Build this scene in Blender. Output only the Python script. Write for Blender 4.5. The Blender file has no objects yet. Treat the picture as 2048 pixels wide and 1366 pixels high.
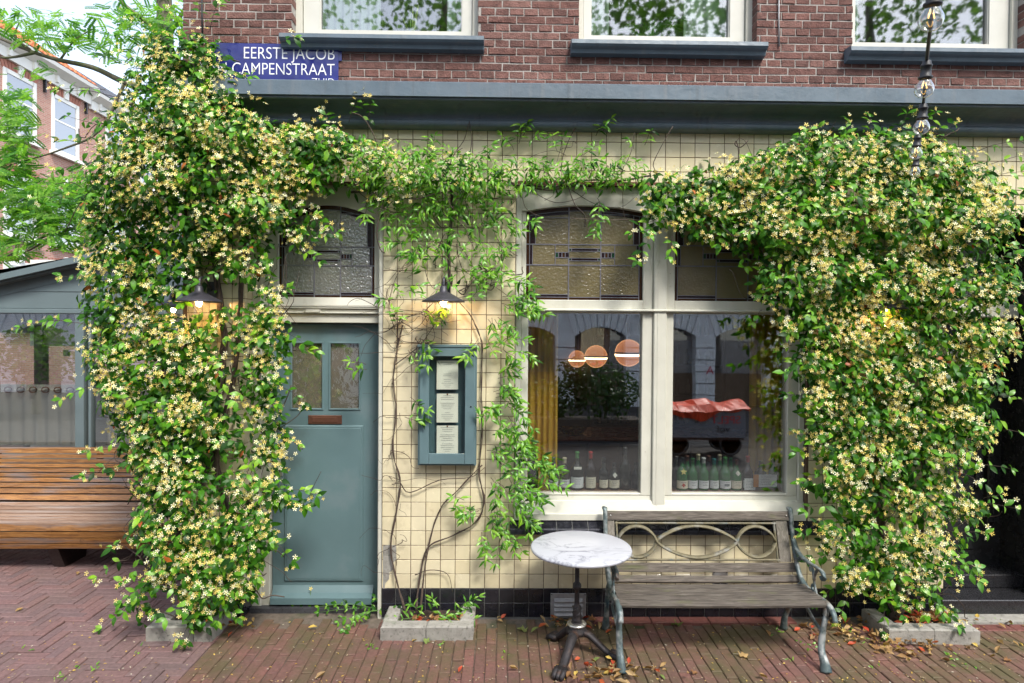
import bpy, math, random
import numpy as np
from mathutils import Matrix, Vector

R = random.Random(7)
rng = np.random.default_rng(11)
SC = bpy.context.scene
COL = SC.collection

# ------------------------------------------------------------------ camera
F, YAW, PITCH, ROLL, D, H = 1220.0, -0.0164, 0.0127, 0.0073, 4.683, 2.195
cy_, sy_ = math.cos(YAW), math.sin(YAW)
cp_, sp_ = math.cos(PITCH), math.sin(PITCH)
fw = np.array([-sy_ * cp_, cy_ * cp_, -sp_])
rt = np.array([cy_, sy_, 0.0])
up = np.cross(rt, fw)
cr_, sr_ = math.cos(ROLL), math.sin(ROLL)
rt, up = rt * cr_ + up * sr_, up * cr_ - rt * sr_
cam_d = bpy.data.cameras.new("camera")
cam = bpy.data.objects.new("camera", cam_d)
COL.objects.link(cam)
SC.camera = cam
cam_d.sensor_width = 36.0
cam_d.lens = F * 36.0 / 2048.0
cam_d.clip_start = 0.05
cam_d.clip_end = 400
cam.matrix_world = Matrix(((rt[0], up[0], -fw[0], 0), (rt[1], up[1], -fw[1], -D), (rt[2], up[2], -fw[2], H), (0, 0, 0, 1)))

# ------------------------------------------------------------------ sky, sun, exposure
SUN_EL, SUN_AZ = 52.0, 152.0          # compass style: 0 = +y, 90 = +x
world = bpy.data.worlds.new("World")
SC.world = world
world.use_nodes = True
wn = world.node_tree
wn.nodes.clear()
w_out = wn.nodes.new("ShaderNodeOutputWorld")
w_bg = wn.nodes.new("ShaderNodeBackground")
w_sky = wn.nodes.new("ShaderNodeTexSky")
w_sky.sky_type = 'NISHITA'
w_sky.sun_disc = False
w_sky.sun_elevation = math.radians(SUN_EL)
w_sky.sun_rotation = math.radians(SUN_AZ)
w_sky.air_density = 1.0
w_sky.dust_density = 1.6
w_sky.ozone_density = 1.0
w_hs = wn.nodes.new("ShaderNodeHueSaturation")      # thin overcast: the blue is washed out
w_hs.inputs["Saturation"].default_value = 0.6
w_hs.inputs["Value"].default_value = 1.0
w_bg.inputs["Strength"].default_value = 0.13
wn.links.new(w_sky.outputs[0], w_hs.inputs["Color"])
wn.links.new(w_hs.outputs[0], w_bg.inputs[0])
wn.links.new(w_bg.outputs[0], w_out.inputs[0])

sun_d = bpy.data.lights.new("sun", 'SUN')
sun_d.energy = 1.5
sun_d.angle = math.radians(14)
sun_d.color = (1.0, 0.965, 0.91)
sun = bpy.data.objects.new("sun", sun_d)
COL.objects.link(sun)
sdir = Vector((math.sin(math.radians(SUN_AZ)) * math.cos(math.radians(SUN_EL)),
               math.cos(math.radians(SUN_AZ)) * math.cos(math.radians(SUN_EL)), math.sin(math.radians(SUN_EL))))
sun.location = sdir * 40
sun.rotation_euler = sdir.to_track_quat('Z', 'Y').to_euler()

SC.view_settings.view_transform = 'Standard'
SC.view_settings.look = 'None'
SC.view_settings.exposure = 1.75
SC.view_settings.gamma = 1.0
SC.view_settings.use_curve_mapping = False
SC.cycles.max_bounces = 8
SC.cycles.transparent_max_bounces = 12
SC.cycles.caustics_reflective = False
SC.cycles.caustics_refractive = False
SC.cycles.use_denoising = True


# ------------------------------------------------------------------ from a pixel of the photograph to a point of the place
def ray(u, v):
    u = np.asarray(u, float); v = np.asarray(v, float)
    return fw + np.multiply.outer((u - 1024) / F, rt) - np.multiply.outer((v - 683) / F, up)


def P(u, v, y=0.0):                    # on the vertical plane at depth y
    d = ray(u, v)
    t = (np.asarray(y, float) + D) / d[..., 1]
    return np.stack([t * d[..., 0], np.broadcast_to(np.asarray(y, float), t.shape), H + t * d[..., 2]], -1)


def G(u, v, z=0.0):                    # on the ground
    d = ray(u, v)
    t = (z - H) / d[..., 2]
    return np.stack([t * d[..., 0], t * d[..., 1] - D, np.broadcast_to(np.asarray(z, float), t.shape)], -1)


def PX(u, v, x):                       # on a plane across the street
    d = ray(u, v)
    t = x / d[0]
    return (x, t * d[1] - D, H + t * d[2])


def Xa(u, v, y=0.0): return float(P(u, v, y)[0])
def Za(u, v, y=0.0): return float(P(u, v, y)[2])


# ------------------------------------------------------------------ objects
def tag(o, label=None, cat=None, group=None, kind=None):
    if label: o["label"] = label
    if cat: o["category"] = cat
    if group: o["group"] = group
    if kind: o["kind"] = kind
    return o


def thing(name, label, cat, loc=(0, 0, 0), group=None, kind=None):
    o = bpy.data.objects.new(name, None)
    o.empty_display_size = 0.1
    COL.objects.link(o)
    o.location = loc
    return tag(o, label, cat, group, kind)


def wloc(o):
    v = Vector((0, 0, 0))
    while o is not None:
        v += o.location
        o = o.parent
    return v


def link(name, me, parent=None, loc=None, rot=None, scale=None):
    o = bpy.data.objects.new(name, me)
    COL.objects.link(o)
    if parent is not None: o.parent = parent
    if loc is not None: o.location = loc
    if rot is not None: o.rotation_euler = rot
    if scale is not None: o.scale = scale
    return o


def copy_tree(o, parent=None):
    c = o.copy()
    COL.objects.link(c)
    if parent is not None: c.parent = parent
    for ch in list(o.children):
        copy_tree(ch, c)
    return c


class MB:
    """collects shapes in world coordinates and links them as one mesh object"""
    def __init__(s):
        s.v, s.f, s.m, s.sm = [], [], [], []

    def add(s, vs, fs, m=0, smooth=False):
        b = len(s.v)
        s.v += [tuple(map(float, p)) for p in vs]
        for f in fs:
            s.f.append(tuple(b + i for i in f)); s.m.append(m); s.sm.append(smooth)
        return s

    def box(s, x0, x1, y0, y1, z0, z1, m=0):
        if x0 > x1: x0, x1 = x1, x0
        if y0 > y1: y0, y1 = y1, y0
        if z0 > z1: z0, z1 = z1, z0
        vs = [(x0, y0, z0), (x1, y0, z0), (x1, y1, z0), (x0, y1, z0), (x0, y0, z1), (x1, y0, z1), (x1, y1, z1), (x0, y1, z1)]
        return s.add(vs, [(3, 2, 1, 0), (4, 5, 6, 7), (0, 1, 5, 4), (1, 2, 6, 5), (2, 3, 7, 6), (3, 0, 4, 7)], m)

    def bbox(s, x0, x1, y0, y1, z0, z1, c=.004, m=0):
        """box with its front (-y) edges chamfered"""
        if x0 > x1: x0, x1 = x1, x0
        if z0 > z1: z0, z1 = z1, z0
        vs = [(x0, y1, z0), (x1, y1, z0), (x1, y1, z1), (x0, y1, z1),
              (x0, y0 + c, z0), (x1, y0 + c, z0), (x1, y0 + c, z1), (x0, y0 + c, z1),
              (x0 + c, y0, z0 + c), (x1 - c, y0, z0 + c), (x1 - c, y0, z1 - c), (x0 + c, y0, z1 - c)]
        fs = [(0, 3, 2, 1), (0, 1, 5, 4), (1, 2, 6, 5), (2, 3, 7, 6), (3, 0, 4, 7),
              (4, 5, 9, 8), (5, 6, 10, 9), (6, 7, 11, 10), (7, 4, 8, 11), (8, 9, 10, 11)]
        return s.add(vs, fs, m)

    def prism(s, pts, axis, a, b, m=0, smooth=False):
        """closed outline (2-D) pushed along an axis: 'x' pts=(y,z)  'y' pts=(x,z)  'z' pts=(x,y)"""
        n = len(pts)
        def mk(p, t):
            return (t, p[0], p[1]) if axis == 'x' else (p[0], t, p[1]) if axis == 'y' else (p[0], p[1], t)
        vs = [mk(p, a) for p in pts] + [mk(p, b) for p in pts]
        ar = sum(pts[i][0] * pts[(i + 1) % n][1] - pts[(i + 1) % n][0] * pts[i][1] for i in range(n))
        flip = (ar > 0) != (axis == 'y')
        fl = (lambda t: t[::-1]) if not flip else (lambda t: t)
        if a > b: g = fl; fl = lambda t: g(t)[::-1]
        s.add(vs, [fl(tuple(range(n))), fl(tuple(range(2 * n - 1, n - 1, -1)))], m, False)
        k = len(s.v) - 2 * n
        for i in range(n):
            j = (i + 1) % n
            s.f.append(tuple(k + q for q in fl((j, i, i + n, j + n)))); s.m.append(m); s.sm.append(smooth)
        return s

    def lathe(s, prof, c, n=20, m=0, smooth=True, axis='z', cap=True):
        """profile of (r, h) turned about an axis through c"""
        vs, fs = [], []
        for r, h in prof:
            for i in range(n):
                a = 2 * math.pi * i / n
                q = (r * math.cos(a), r * math.sin(a), h)
                if axis == 'y': q = (q[0], h, q[1])
                if axis == 'x': q = (h, q[0], q[1])
                vs.append((c[0] + q[0], c[1] + q[1], c[2] + q[2]))
        for k in range(len(prof) - 1):
            for i in range(n):
                j = (i + 1) % n
                f = (k * n + i, k * n + j, (k + 1) * n + j, (k + 1) * n + i)
                fs.append(f if axis != 'y' else f[::-1])
        if cap:
            a = tuple(range(n))[::-1]; b = tuple((len(prof) - 1) * n + i for i in range(n))
            if axis == 'y': a, b = a[::-1], b[::-1]
            if prof[0][0] > 1e-4: fs.append(a)
            if prof[-1][0] > 1e-4: fs.append(b)
        return s.add(vs, fs, m, smooth)

    def tube(s, pts, r, n=6, m=0, flat=(1, 1), smooth=True, ref=(0.31, 0.17, 0.93)):
        pts = [np.array(p, float) for p in pts]
        k = len(pts)
        rr = [r] * k if np.isscalar(r) else list(r)
        vs, fs = [], []
        refv = np.array(ref, float)
        for i, p in enumerate(pts):
            t = pts[min(i + 1, k - 1)] - pts[max(i - 1, 0)]
            t = t / (np.linalg.norm(t) + 1e-9)
            a = np.cross(t, refv); la = np.linalg.norm(a)
            if la < 1e-3: a = np.cross(t, np.array([1., .2, 0])); la = np.linalg.norm(a)
            a /= la
            b = np.cross(t, a)
            for j in range(n):
                th = 2 * math.pi * j / n
                vs.append(p + rr[i] * (a * math.cos(th) * flat[0] + b * math.sin(th) * flat[1]))
        for i in range(k - 1):
            for j in range(n):
                q = (j + 1) % n
                fs.append((i * n + j, i * n + q, (i + 1) * n + q, (i + 1) * n + j))
        fs.append(tuple(range(n))[::-1]); fs.append(tuple((k - 1) * n + j for j in range(n)))
        return s.add(vs, fs, m, smooth)

    def build(s, name, mats, parent=None, recalc=False):
        me = bpy.data.meshes.new(name)
        off = wloc(parent) if parent is not None else Vector((0, 0, 0))
        me.from_pydata([(p[0] - off[0], p[1] - off[1], p[2] - off[2]) for p in s.v], [], s.f)
        if not isinstance(mats, (list, tuple)): mats = [mats]
        for q in mats: me.materials.append(q)
        me.polygons.foreach_set("material_index", s.m)
        me.polygons.foreach_set("use_smooth", s.sm)
        me.update()
        return link(name, me, parent)

    def alone(s, name, mats, label, cat, group=None, loc=None):
        """a thing that is one mesh, its origin at loc"""
        loc = loc or (0, 0, 0)
        s.v = [(p[0] - loc[0], p[1] - loc[1], p[2] - loc[2]) for p in s.v]
        o = s.build(name, mats)
        o.location = loc
        return tag(o, label, cat, group)


def smooth_path(pts, n=6):
    """Catmull-Rom through the points"""
    p = [np.array(q, float) for q in pts]
    p = [2 * p[0] - p[1]] + p + [2 * p[-1] - p[-2]]
    out = []
    for i in range(1, len(p) - 2):
        for k in range(n):
            t = k / n
            out.append(.5 * ((2 * p[i]) + (-p[i - 1] + p[i + 1]) * t + (2 * p[i - 1] - 5 * p[i] + 4 * p[i + 1] - p[i + 2]) * t * t
                             + (-p[i - 1] + 3 * p[i] - 3 * p[i + 1] + p[i + 2]) * t ** 3))
    out.append(p[-2])
    return out


def tri_mesh(name, V, T, MI, mats, smooth=True):
    me = bpy.data.meshes.new(name)
    V = np.asarray(V, np.float32); T = np.asarray(T, np.int32)
    me.vertices.add(len(V)); me.vertices.foreach_set("co", V.ravel())
    me.loops.add(T.size); me.loops.foreach_set("vertex_index", T.ravel())
    me.polygons.add(len(T))
    me.polygons.foreach_set("loop_start", np.arange(0, T.size, 3, dtype=np.int32))
    me.polygons.foreach_set("material_index", np.asarray(MI, np.int32))
    me.polygons.foreach_set("use_smooth", np.full(len(T), smooth))
    for q in mats: me.materials.append(q)
    me.update(calc_edges=True)
    return me


def merged(name, templ, pick, M3, TR, mats, parent=None, smooth=True, kind="stuff"):
    """many copies of small triangle templates joined into one mesh: M3 (N,3,3) rotation*scale, TR (N,3)"""
    off = np.array(wloc(parent)) if parent is not None else np.zeros(3)
    Vs, Ts, Ms, base = [], [], [], 0
    for k, (v, t, mi) in enumerate(templ):
        sel = np.nonzero(pick == k)[0]
        if not len(sel): continue
        W = np.einsum('nij,vj->nvi', M3[sel], v) + (TR[sel] - off)[:, None, :]
        n, nv = len(sel), len(v)
        Vs.append(W.reshape(-1, 3))
        Ts.append((t[None] + (base + np.arange(n) * nv)[:, None, None]).reshape(-1, 3))
        Ms.append(np.tile(mi, n))
        base += n * nv
    o = link(name, tri_mesh(name, np.concatenate(Vs), np.concatenate(Ts), np.concatenate(Ms), mats, smooth), parent)
    if kind: o["kind"] = kind
    return o


def frames(nrm, tan):
    """rotation matrices with z = nrm and y = tan made square to it"""
    z = nrm / np.linalg.norm(nrm, axis=1, keepdims=True)
    y = tan - z * np.sum(tan * z, 1, keepdims=True)
    y /= np.linalg.norm(y, axis=1, keepdims=True) + 1e-9
    x = np.cross(y, z)
    return np.stack([x, y, z], 2)


# ------------------------------------------------------------------ materials
def nd(nt, typ, props=None, **inp):
    n = nt.nodes.new(typ)
    for k, v in (props or {}).items(): setattr(n, k, v)
    for k, v in inp.items():
        k = k.replace('_', ' ')
        s = n.inputs[int(k[1:])] if k[0] == 'i' and k[1:].isdigit() else n.inputs[k]
        if isinstance(v, bpy.types.NodeSocket): nt.links.new(v, s)
        else: s.default_value = v
    return n


def c4(c): return (c[0], c[1], c[2], 1.0)


def base_mat(name):
    m = bpy.data.materials.new(name)
    m.use_nodes = True
    nt = m.node_tree
    return m, nt, nt.nodes["Principled BSDF"]


def rnd_socket(nt):
    oi = nd(nt, "ShaderNodeObjectInfo")
    ge = nd(nt, "ShaderNodeNewGeometry")
    a = nd(nt, "ShaderNodeMath", {"operation": 'MULTIPLY_ADD'}, i0=oi.outputs["Random"], i1=3.7, i2=ge.outputs["Random Per Island"])
    return nd(nt, "ShaderNodeMath", {"operation": 'FRACT'}, i0=a.outputs[0]).outputs[0]


def ramp(nt, fac, cols, pos=None, interp='LINEAR'):
    r = nt.nodes.new("ShaderNodeValToRGB")
    r.color_ramp.interpolation = interp
    el = r.color_ramp.elements
    n = len(cols)
    pos = pos or [i / max(1, n - 1) for i in range(n)]
    while len(el) < n: el.new(0.5)
    for e, p, c in zip(el, pos, cols):
        e.position = p; e.color = c4(c) if len(c) == 3 else c
    nt.links.new(fac, r.inputs[0])
    return r.outputs[0]


def noise(nt, scale, detail=4, stretch=(1, 1, 1), rough=.55, dist=0.0, coord=None):
    co = coord or nd(nt, "ShaderNodeNewGeometry").outputs["Position"]
    mp = nd(nt, "ShaderNodeMapping", i0=co)
    mp.inputs["Scale"].default_value = stretch
    return nd(nt, "ShaderNodeTexNoise", Vector=mp.outputs[0], Scale=scale, Detail=detail, Roughness=rough, Distortion=dist).outputs[0]


def mixc(nt, fac, a, b, mode='MIX'):
    n = nd(nt, "ShaderNodeMix", {"data_type": 'RGBA', "blend_type": mode})
    for s, v in ((n.inputs[0], fac), (n.inputs[6], a), (n.inputs[7], b)):
        if isinstance(v, bpy.types.NodeSocket): nt.links.new(v, s)
        else: s.default_value = v if np.isscalar(v) else c4(v)
    return n.outputs[2]


def mr(nt, x, a, b, c, d):
    return nd(nt, "ShaderNodeMapRange", i0=x, i1=a, i2=b, i3=c, i4=d).outputs[0]


def mat(name, cols, rough=.6, ns=9, na=.25, st=(1, 1, 1), bump=0.0, bs=60, bst=None, metal=0.0, spec=.5, spots=None, coat=0.0, obj=False, trans=None):
    """plain surface: colours picked at random per piece, mottled by a noise, with a fine bump; spots = (colour, scale, from, to)"""
    m, nt, b = base_mat(name)
    co = nd(nt, "ShaderNodeTexCoord").outputs["Object"] if obj else None
    if len(cols) > 1: c = ramp(nt, rnd_socket(nt), cols)
    else: c = nd(nt, "ShaderNodeRGB").outputs[0]; c.default_value = c4(cols[0])
    if na:
        f = mr(nt, noise(nt, ns, 5, st, coord=co), .25, .75, 1 - na, 1 + na)
        g = nd(nt, "ShaderNodeCombineColor", i0=f, i1=f, i2=f).outputs[0]
        c = mixc(nt, 1.0, c, g, 'MULTIPLY')
    for sp in (spots or []):
        c = mixc(nt, mr(nt, noise(nt, sp[1], 5, sp[4] if len(sp) > 4 else (1, 1, 1), coord=co), sp[2], sp[3], 0, 1), c, sp[0])
    nt.links.new(c, b.inputs["Base Color"])
    b.inputs["Roughness"].default_value = rough
    b.inputs["Metallic"].default_value = metal
    b.inputs["Specular IOR Level"].default_value = spec
    b.inputs["Coat Weight"].default_value = coat
    if rough > .1 and na:
        nt.links.new(mr(nt, noise(nt, ns * 2.3, 3, st, coord=co), .3, .7, max(.03, rough - .12), min(1, rough + .12)), b.inputs["Roughness"])
    if bump:
        bn = nd(nt, "ShaderNodeBump", Height=noise(nt, bs, 6, bst or st, coord=co), Strength=bump, Distance=.01)
        nt.links.new(bn.outputs[0], b.inputs["Normal"])
    return m


def leafmat(name, cols, rough=.34, thru=.35, spec=.5, pos=None):
    m, nt, b = base_mat(name)
    c = ramp(nt, rnd_socket(nt), cols, pos)
    f = mr(nt, noise(nt, 30, 2), .3, .7, .82, 1.18)
    c = mixc(nt, 1.0, c, nd(nt, "ShaderNodeCombineColor", i0=f, i1=f, i2=f).outputs[0], 'MULTIPLY')
    nt.links.new(c, b.inputs["Base Color"])
    b.inputs["Roughness"].default_value = rough
    b.inputs["Specular IOR Level"].default_value = spec
    tr = nd(nt, "ShaderNodeBsdfTranslucent", Color=mixc(nt, 1.0, c, (1.5, 1.6, .7), 'MULTIPLY'))
    mx = nd(nt, "ShaderNodeMixShader", i0=thru, i1=b.outputs[0], i2=tr.outputs[0])
    nt.links.new(mx.outputs[0], nt.nodes["Material Output"].inputs[0])
    return m


def glass(name, tint=(1, 1, 1), refl=1.0, rough=0.0, bump=0.0, bs=40, ior=1.5, body=None, bodyfac=0.0, floor=.0, wav=0.0):
    """a pane: lets light through, mirrors by Fresnel; body = colour of a part that scatters"""
    m, nt, b = base_mat(name)
    nt.nodes.remove(b)
    tr = nd(nt, "ShaderNodeBsdfTransparent", Color=c4(tint))
    gl = nd(nt, "ShaderNodeBsdfGlossy", Roughness=rough)
    fr = nd(nt, "ShaderNodeLayerWeight", Blend=.5)
    if bump or wav:
        h = noise(nt, bs, 3, rough=.5) if bump else noise(nt, 2.2, 2)
        bn = nd(nt, "ShaderNodeBump", Height=h, Strength=bump or wav, Distance=.01)
        nt.links.new(bn.outputs[0], gl.inputs["Normal"])
    p5 = nd(nt, "ShaderNodeMath", {"operation": 'POWER'}, i0=fr.outputs["Facing"], i1=5.0)
    sch = nd(nt, "ShaderNodeMath", {"operation": 'MULTIPLY_ADD'}, i0=p5.outputs[0], i1=.95, i2=.045)
    fac = nd(nt, "ShaderNodeMath", {"operation": 'MULTIPLY_ADD', "use_clamp": True}, i0=sch.outputs[0], i1=refl, i2=floor).outputs[0]
    under = tr.outputs[0]
    if body:
        df = nd(nt, "ShaderNodeBsdfDiffuse", Color=c4(body))
        tl = nd(nt, "ShaderNodeBsdfTranslucent", Color=c4(body))
        h2 = nd(nt, "ShaderNodeMixShader", i0=.5, i1=df.outputs[0], i2=tl.outputs[0])
        under = nd(nt, "ShaderNodeMixShader", i0=bodyfac, i1=tr.outputs[0], i2=h2.outputs[0]).outputs[0]
    mx = nd(nt, "ShaderNodeMixShader", i0=fac, i1=under, i2=gl.outputs[0])
    nt.links.new(mx.outputs[0], nt.nodes["Material Output"].inputs[0])
    return m


def emit(name, col, s):
    m, nt, b = base_mat(name)
    b.inputs["Base Color"].default_value = c4(col)
    b.inputs["Emission Color"].default_value = c4(col)
    b.inputs["Emission Strength"].default_value = s
    return m


def cloth(name, cols, thru=.4, fold=0):
    m, nt, b = base_mat(name)
    c = ramp(nt, noise(nt, 6, 4, (8, 8, .4)), cols)
    nt.links.new(c, b.inputs["Base Color"])
    b.inputs["Roughness"].default_value = .9
    tr = nd(nt, "ShaderNodeBsdfTranslucent", Color=c)
    mx = nd(nt, "ShaderNodeMixShader", i0=thru, i1=b.outputs[0], i2=tr.outputs[0])
    nt.links.new(mx.outputs[0], nt.nodes["Material Output"].inputs[0])
    return m


def sheer(name, col, alpha):
    m, nt, b = base_mat(name)
    nt.nodes.remove(b)
    d = nd(nt, "ShaderNodeBsdfDiffuse", Color=c4(col))
    t = nd(nt, "ShaderNodeBsdfTranslucent", Color=c4(col))
    a = nd(nt, "ShaderNodeMixShader", i0=.5, i1=d.outputs[0], i2=t.outputs[0])
    tp = nd(nt, "ShaderNodeBsdfTransparent")
    mx = nd(nt, "ShaderNodeMixShader", i0=alpha, i1=tp.outputs[0], i2=a.outputs[0])
    nt.links.new(mx.outputs[0], nt.nodes["Material Output"].inputs[0])
    return m


def wood(name, cols, rough=.6, along='x', gs=14, bump=.25, spots=None):
    st = {'x': (.7, 9, 9), 'y': (9, .7, 9), 'z': (9, 9, .7)}[along]
    m, nt, b = base_mat(name)
    g = noise(nt, gs, 6, st, rough=.65, dist=.6)
    c = ramp(nt, g, cols, [.3 + .4 * i / (len(cols) - 1) for i in range(len(cols))])
    r = mr(nt, rnd_socket(nt), 0, 1, .8, 1.2)
    c = mixc(nt, 1.0, c, nd(nt, "ShaderNodeCombineColor", i0=r, i1=r, i2=r).outputs[0], 'MULTIPLY')
    for sp in (spots or []):
        c = mixc(nt, mr(nt, noise(nt, sp[1], 5, sp[4] if len(sp) > 4 else (1, 1, 1)), sp[2], sp[3], 0, 1), c, sp[0])
    nt.links.new(c, b.inputs["Base Color"])
    b.inputs["Roughness"].default_value = rough
    bn = nd(nt, "ShaderNodeBump", Height=g, Strength=bump, Distance=.01)
    nt.links.new(bn.outputs[0], b.inputs["Normal"])
    return m
# ------------------------------------------------------------------ palette
M_brick = mat("brick_red", [(.10, .052, .044), (.165, .080, .065), (.135, .065, .053), (.19, .10, .082), (.11, .055, .046)], .88, 16, .38, bump=.9, bs=75, spec=.25,
              spots=[((.07, .04, .035), 22, .58, .72), ((.36, .28, .23), 55, .66, .8)])
M_mortar = mat("mortar_pale", [(.34, .315, .285)], .95, 12, .2, bump=.4, bs=160, spec=.2, spots=[((.2, .18, .15), 3, .55, .75)])
M_tile = mat("tile_cream_glaze", [(.61, .53, .345), (.675, .60, .40), (.64, .565, .385), (.58, .50, .325), (.66, .575, .365), (.62, .55, .38)], .2, 6, .10, bump=.12, bs=14, spots=[((.36, .28, .17), 9, .62, .85), ((.30, .24, .16), 60, .70, .8)])
M_grout = mat("grout_brown", [(.12, .078, .055)], .95, 10, .3, spec=.2)
M_black = mat("tile_black_glaze", [(.010, .010, .014), (.016, .016, .02), (.012, .012, .018)], .17, 14, .3, bump=.08, bs=30, spots=[((.05, .05, .05), 60, .7, .85)])
M_blackgrout = mat("grout_grey", [(.13, .13, .12)], .95, 10, .3, spec=.2)
M_cream = mat("paint_cream", [(.54, .525, .44)], .42, 4, .10, bump=.1, bs=30, spots=[((.42, .39, .3), 6, .62, .9, (2, 2, .5)), ((.33, .29, .21), 34, .68, .8)])
M_white = mat("paint_white", [(.54, .53, .465)], .42, 4, .08, bump=.06, bs=30)
M_door = mat("paint_blue_green", [(.100, .163, .172)], .42, 3, .08, bump=.16, bs=50, bst=(30, 30, 1.2), spots=[((.145, .19, .2), 3, .55, .8), ((.2, .22, .21), 70, .72, .8), ((.06, .075, .07), 2.2, .62, .85)])
M_corn = mat("paint_slate_blue", [(.092, .126, .152)], .45, 5, .16, bump=.25, bs=22, spots=[((.14, .155, .165), 5, .55, .8, (3, 3, .35)), ((.045, .055, .06), 4, .6, .85, (4, 4, .3)), ((.13, .14, .14), 18, .66, .82), ((.1, .075, .05), 30, .74, .82)])
M_dark = mat("paint_black", [(.02, .021, .023)], .22, 6, .2)
M_copper = mat("letterbox_copper", [(.19, .085, .055)], .45, 20, .2, metal=.7)
M_nickel = mat("nickel", [(.55, .54, .5)], .35, 20, .1, metal=.9)
M_lead = mat("lead_came", [(.16, .155, .17)], .5, 30, .2, metal=.4)
M_conc = mat("concrete", [(.30, .285, .25)], .92, 18, .22, bump=.5, bs=110, spec=.2, spots=[((.15, .14, .12), 40, .56, .7), ((.12, .15, .08), 5, .6, .78)])
M_stone = mat("bluestone", [(.05, .05, .055)], .35, 30, .3)
M_alu = mat("aluminium_dull", [(.36, .355, .35)], .5, 30, .15, metal=.55)
M_cable = mat("cable_black", [(.02, .02, .022)], .5, 0, 0)
M_room = mat("plaster_brown", [(.17, .115, .075)], .8, 3, .2)
M_hall = mat("plaster_beige", [(.46, .39, .28)], .8, 3, .15)
M_floor = wood("floor_wood", [(.10, .05, .025), (.16, .085, .045)], .45, 'y')
M_mustard = cloth("cloth_mustard", [(.74, .46, .055), (.84, .57, .10)], .4)
M_celadon = cloth("cloth_celadon", [(.27, .37, .30), (.40, .50, .42)], .45)
M_glass = glass("window_glass", (.96, .97, .96), 1.6, floor=.16, wav=.03)
M_glassup = glass("window_glass_upstairs", (.95, .97, .95), 1.5, .025, floor=.11, wav=.06)
M_olive = glass("cathedral_glass", (.66, .56, .33), 1.0, .06, .9, 55, body=(.36, .30, .14), bodyfac=.6, floor=.03)
M_clearobs = glass("cathedral_glass_pale", (.72, .7, .56), 1.6, .05, .9, 55, body=(.42, .41, .32), bodyfac=.55, floor=.22)
M_brownglass = glass("brown_glass", (.25, .09, .03), .8, .06, .5, 60, body=(.11, .04, .015), bodyfac=.6)
M_purple = glass("purple_glass", (.1, .03, .04), .8, .06, .5, 60, body=(.035, .012, .02), bodyfac=.7)
M_greeng = glass("green_glass", (.05, .2, .08), .8, .06, .5, 60, body=(.02, .1, .04), bodyfac=.7)

# ------------------------------------------------------------------ the corner building
bld = thing("corner_building", "dark red brick corner building over a cream tiled shopfront", "building", (0, 0, 0))
XL, XR = -2.43, 5.9                    # corner on the street, and where the front leaves the frame
Z0 = .231                              # top of the black plinth
OP_DOOR = (-1.968, -.912, 0, 3.345)
OP_WIN = (Xa(1029, 800), Xa(1614, 800), .70, 3.335)
OP_PORCH = (Xa(1888, 1000), 4.32, 0, 3.16)
OPEN = [OP_DOOR, OP_WIN, OP_PORCH]

b = MB()
xs = [XL, OP_DOOR[0], OP_DOOR[1], OP_WIN[0], OP_WIN[1], OP_PORCH[0], OP_PORCH[1], XR]
for a, c in ((0, 1), (2, 3), (4, 5), (6, 7)): b.box(xs[a], xs[c], .004, .27, -.1, 3.9)
b.box(OP_DOOR[0], OP_DOOR[1], .004, .27, OP_DOOR[3], 3.9)
b.box(OP_WIN[0], OP_WIN[1], .004, .27, OP_WIN[3], 3.9)
b.box(OP_WIN[0], OP_WIN[1], .004, .27, -.1, OP_WIN[2])
b.box(OP_PORCH[0], OP_PORCH[1], .004, .27, OP_PORCH[3], 3.9)
b.build("shopfront_wall", M_grout, bld)

# upstairs windows: brick openings
UW = [(583, 957), (1157, 1515), (1705, 2056)]
UO = [(Xa(a, 30), Xa(c, 30)) for a, c in UW]
ZS = [Za(770, 66, -.07), Za(1335, 78, -.07), Za(1860, 92, -.07)]
ZT = 5.9                                # as far up as the front is built
b = MB()
ue = [XL] + [q for o in UO for q in o] + [XR]
for k in range(0, len(ue), 2): b.box(ue[k], ue[k + 1], .005, .3, 3.9, ZT)
for (a, c), z in zip(UO, ZS): b.box(a, c, .005, .3, 3.9, z - .03)
b.build("brick_backing", M_mortar, bld)

def cut(x0, x1, z0, z1, holes, lip=0.0):
    """what is left of a rectangle once the openings are taken out (largest side kept)"""
    for hx0, hx1, hz0, hz1 in holes:
        hx0 += lip; hx1 -= lip
        if x1 <= hx0 or x0 >= hx1 or z1 <= hz0 or z0 >= hz1: continue
        cand = [(x0, hx0, z0, z1), (hx1, x1, z0, z1), (x0, x1, z0, hz0), (x0, x1, hz1, z1)]
        cand = [q for q in cand if q[1] - q[0] > .012 and q[3] - q[2] > .012]
        if not cand: return None
        x0, x1, z0, z1 = max(cand, key=lambda q: (q[1] - q[0]) * (q[3] - q[2]))
    return x0, x1, z0, z1

def rough_box(w, d, h, n, seed, c):
    """a brick-like mesh: uneven front face with chamfered edges, origin at front lower left"""
    r = random.Random(seed)
    m = MB().bbox(0, w, 0, d, 0, h, c)
    m.v = [(p[0] + r.uniform(-n, n) * (p[1] < d * .5), p[1] + (r.uniform(-n, n) if p[1] < d * .5 else 0), p[2] + r.uniform(-n, n) * (p[1] < d * .5)) for p in m.v]
    return m

def plain_mesh(m, name, mats):
    me = bpy.data.meshes.new(name)
    me.from_pydata(m.v, [], m.f)
    for q in (mats if isinstance(mats, list) else [mats]): me.materials.append(q)
    me.polygons.foreach_set("material_index", m.m); me.polygons.foreach_set("use_smooth", m.sm)
    me.update()
    return me

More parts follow.
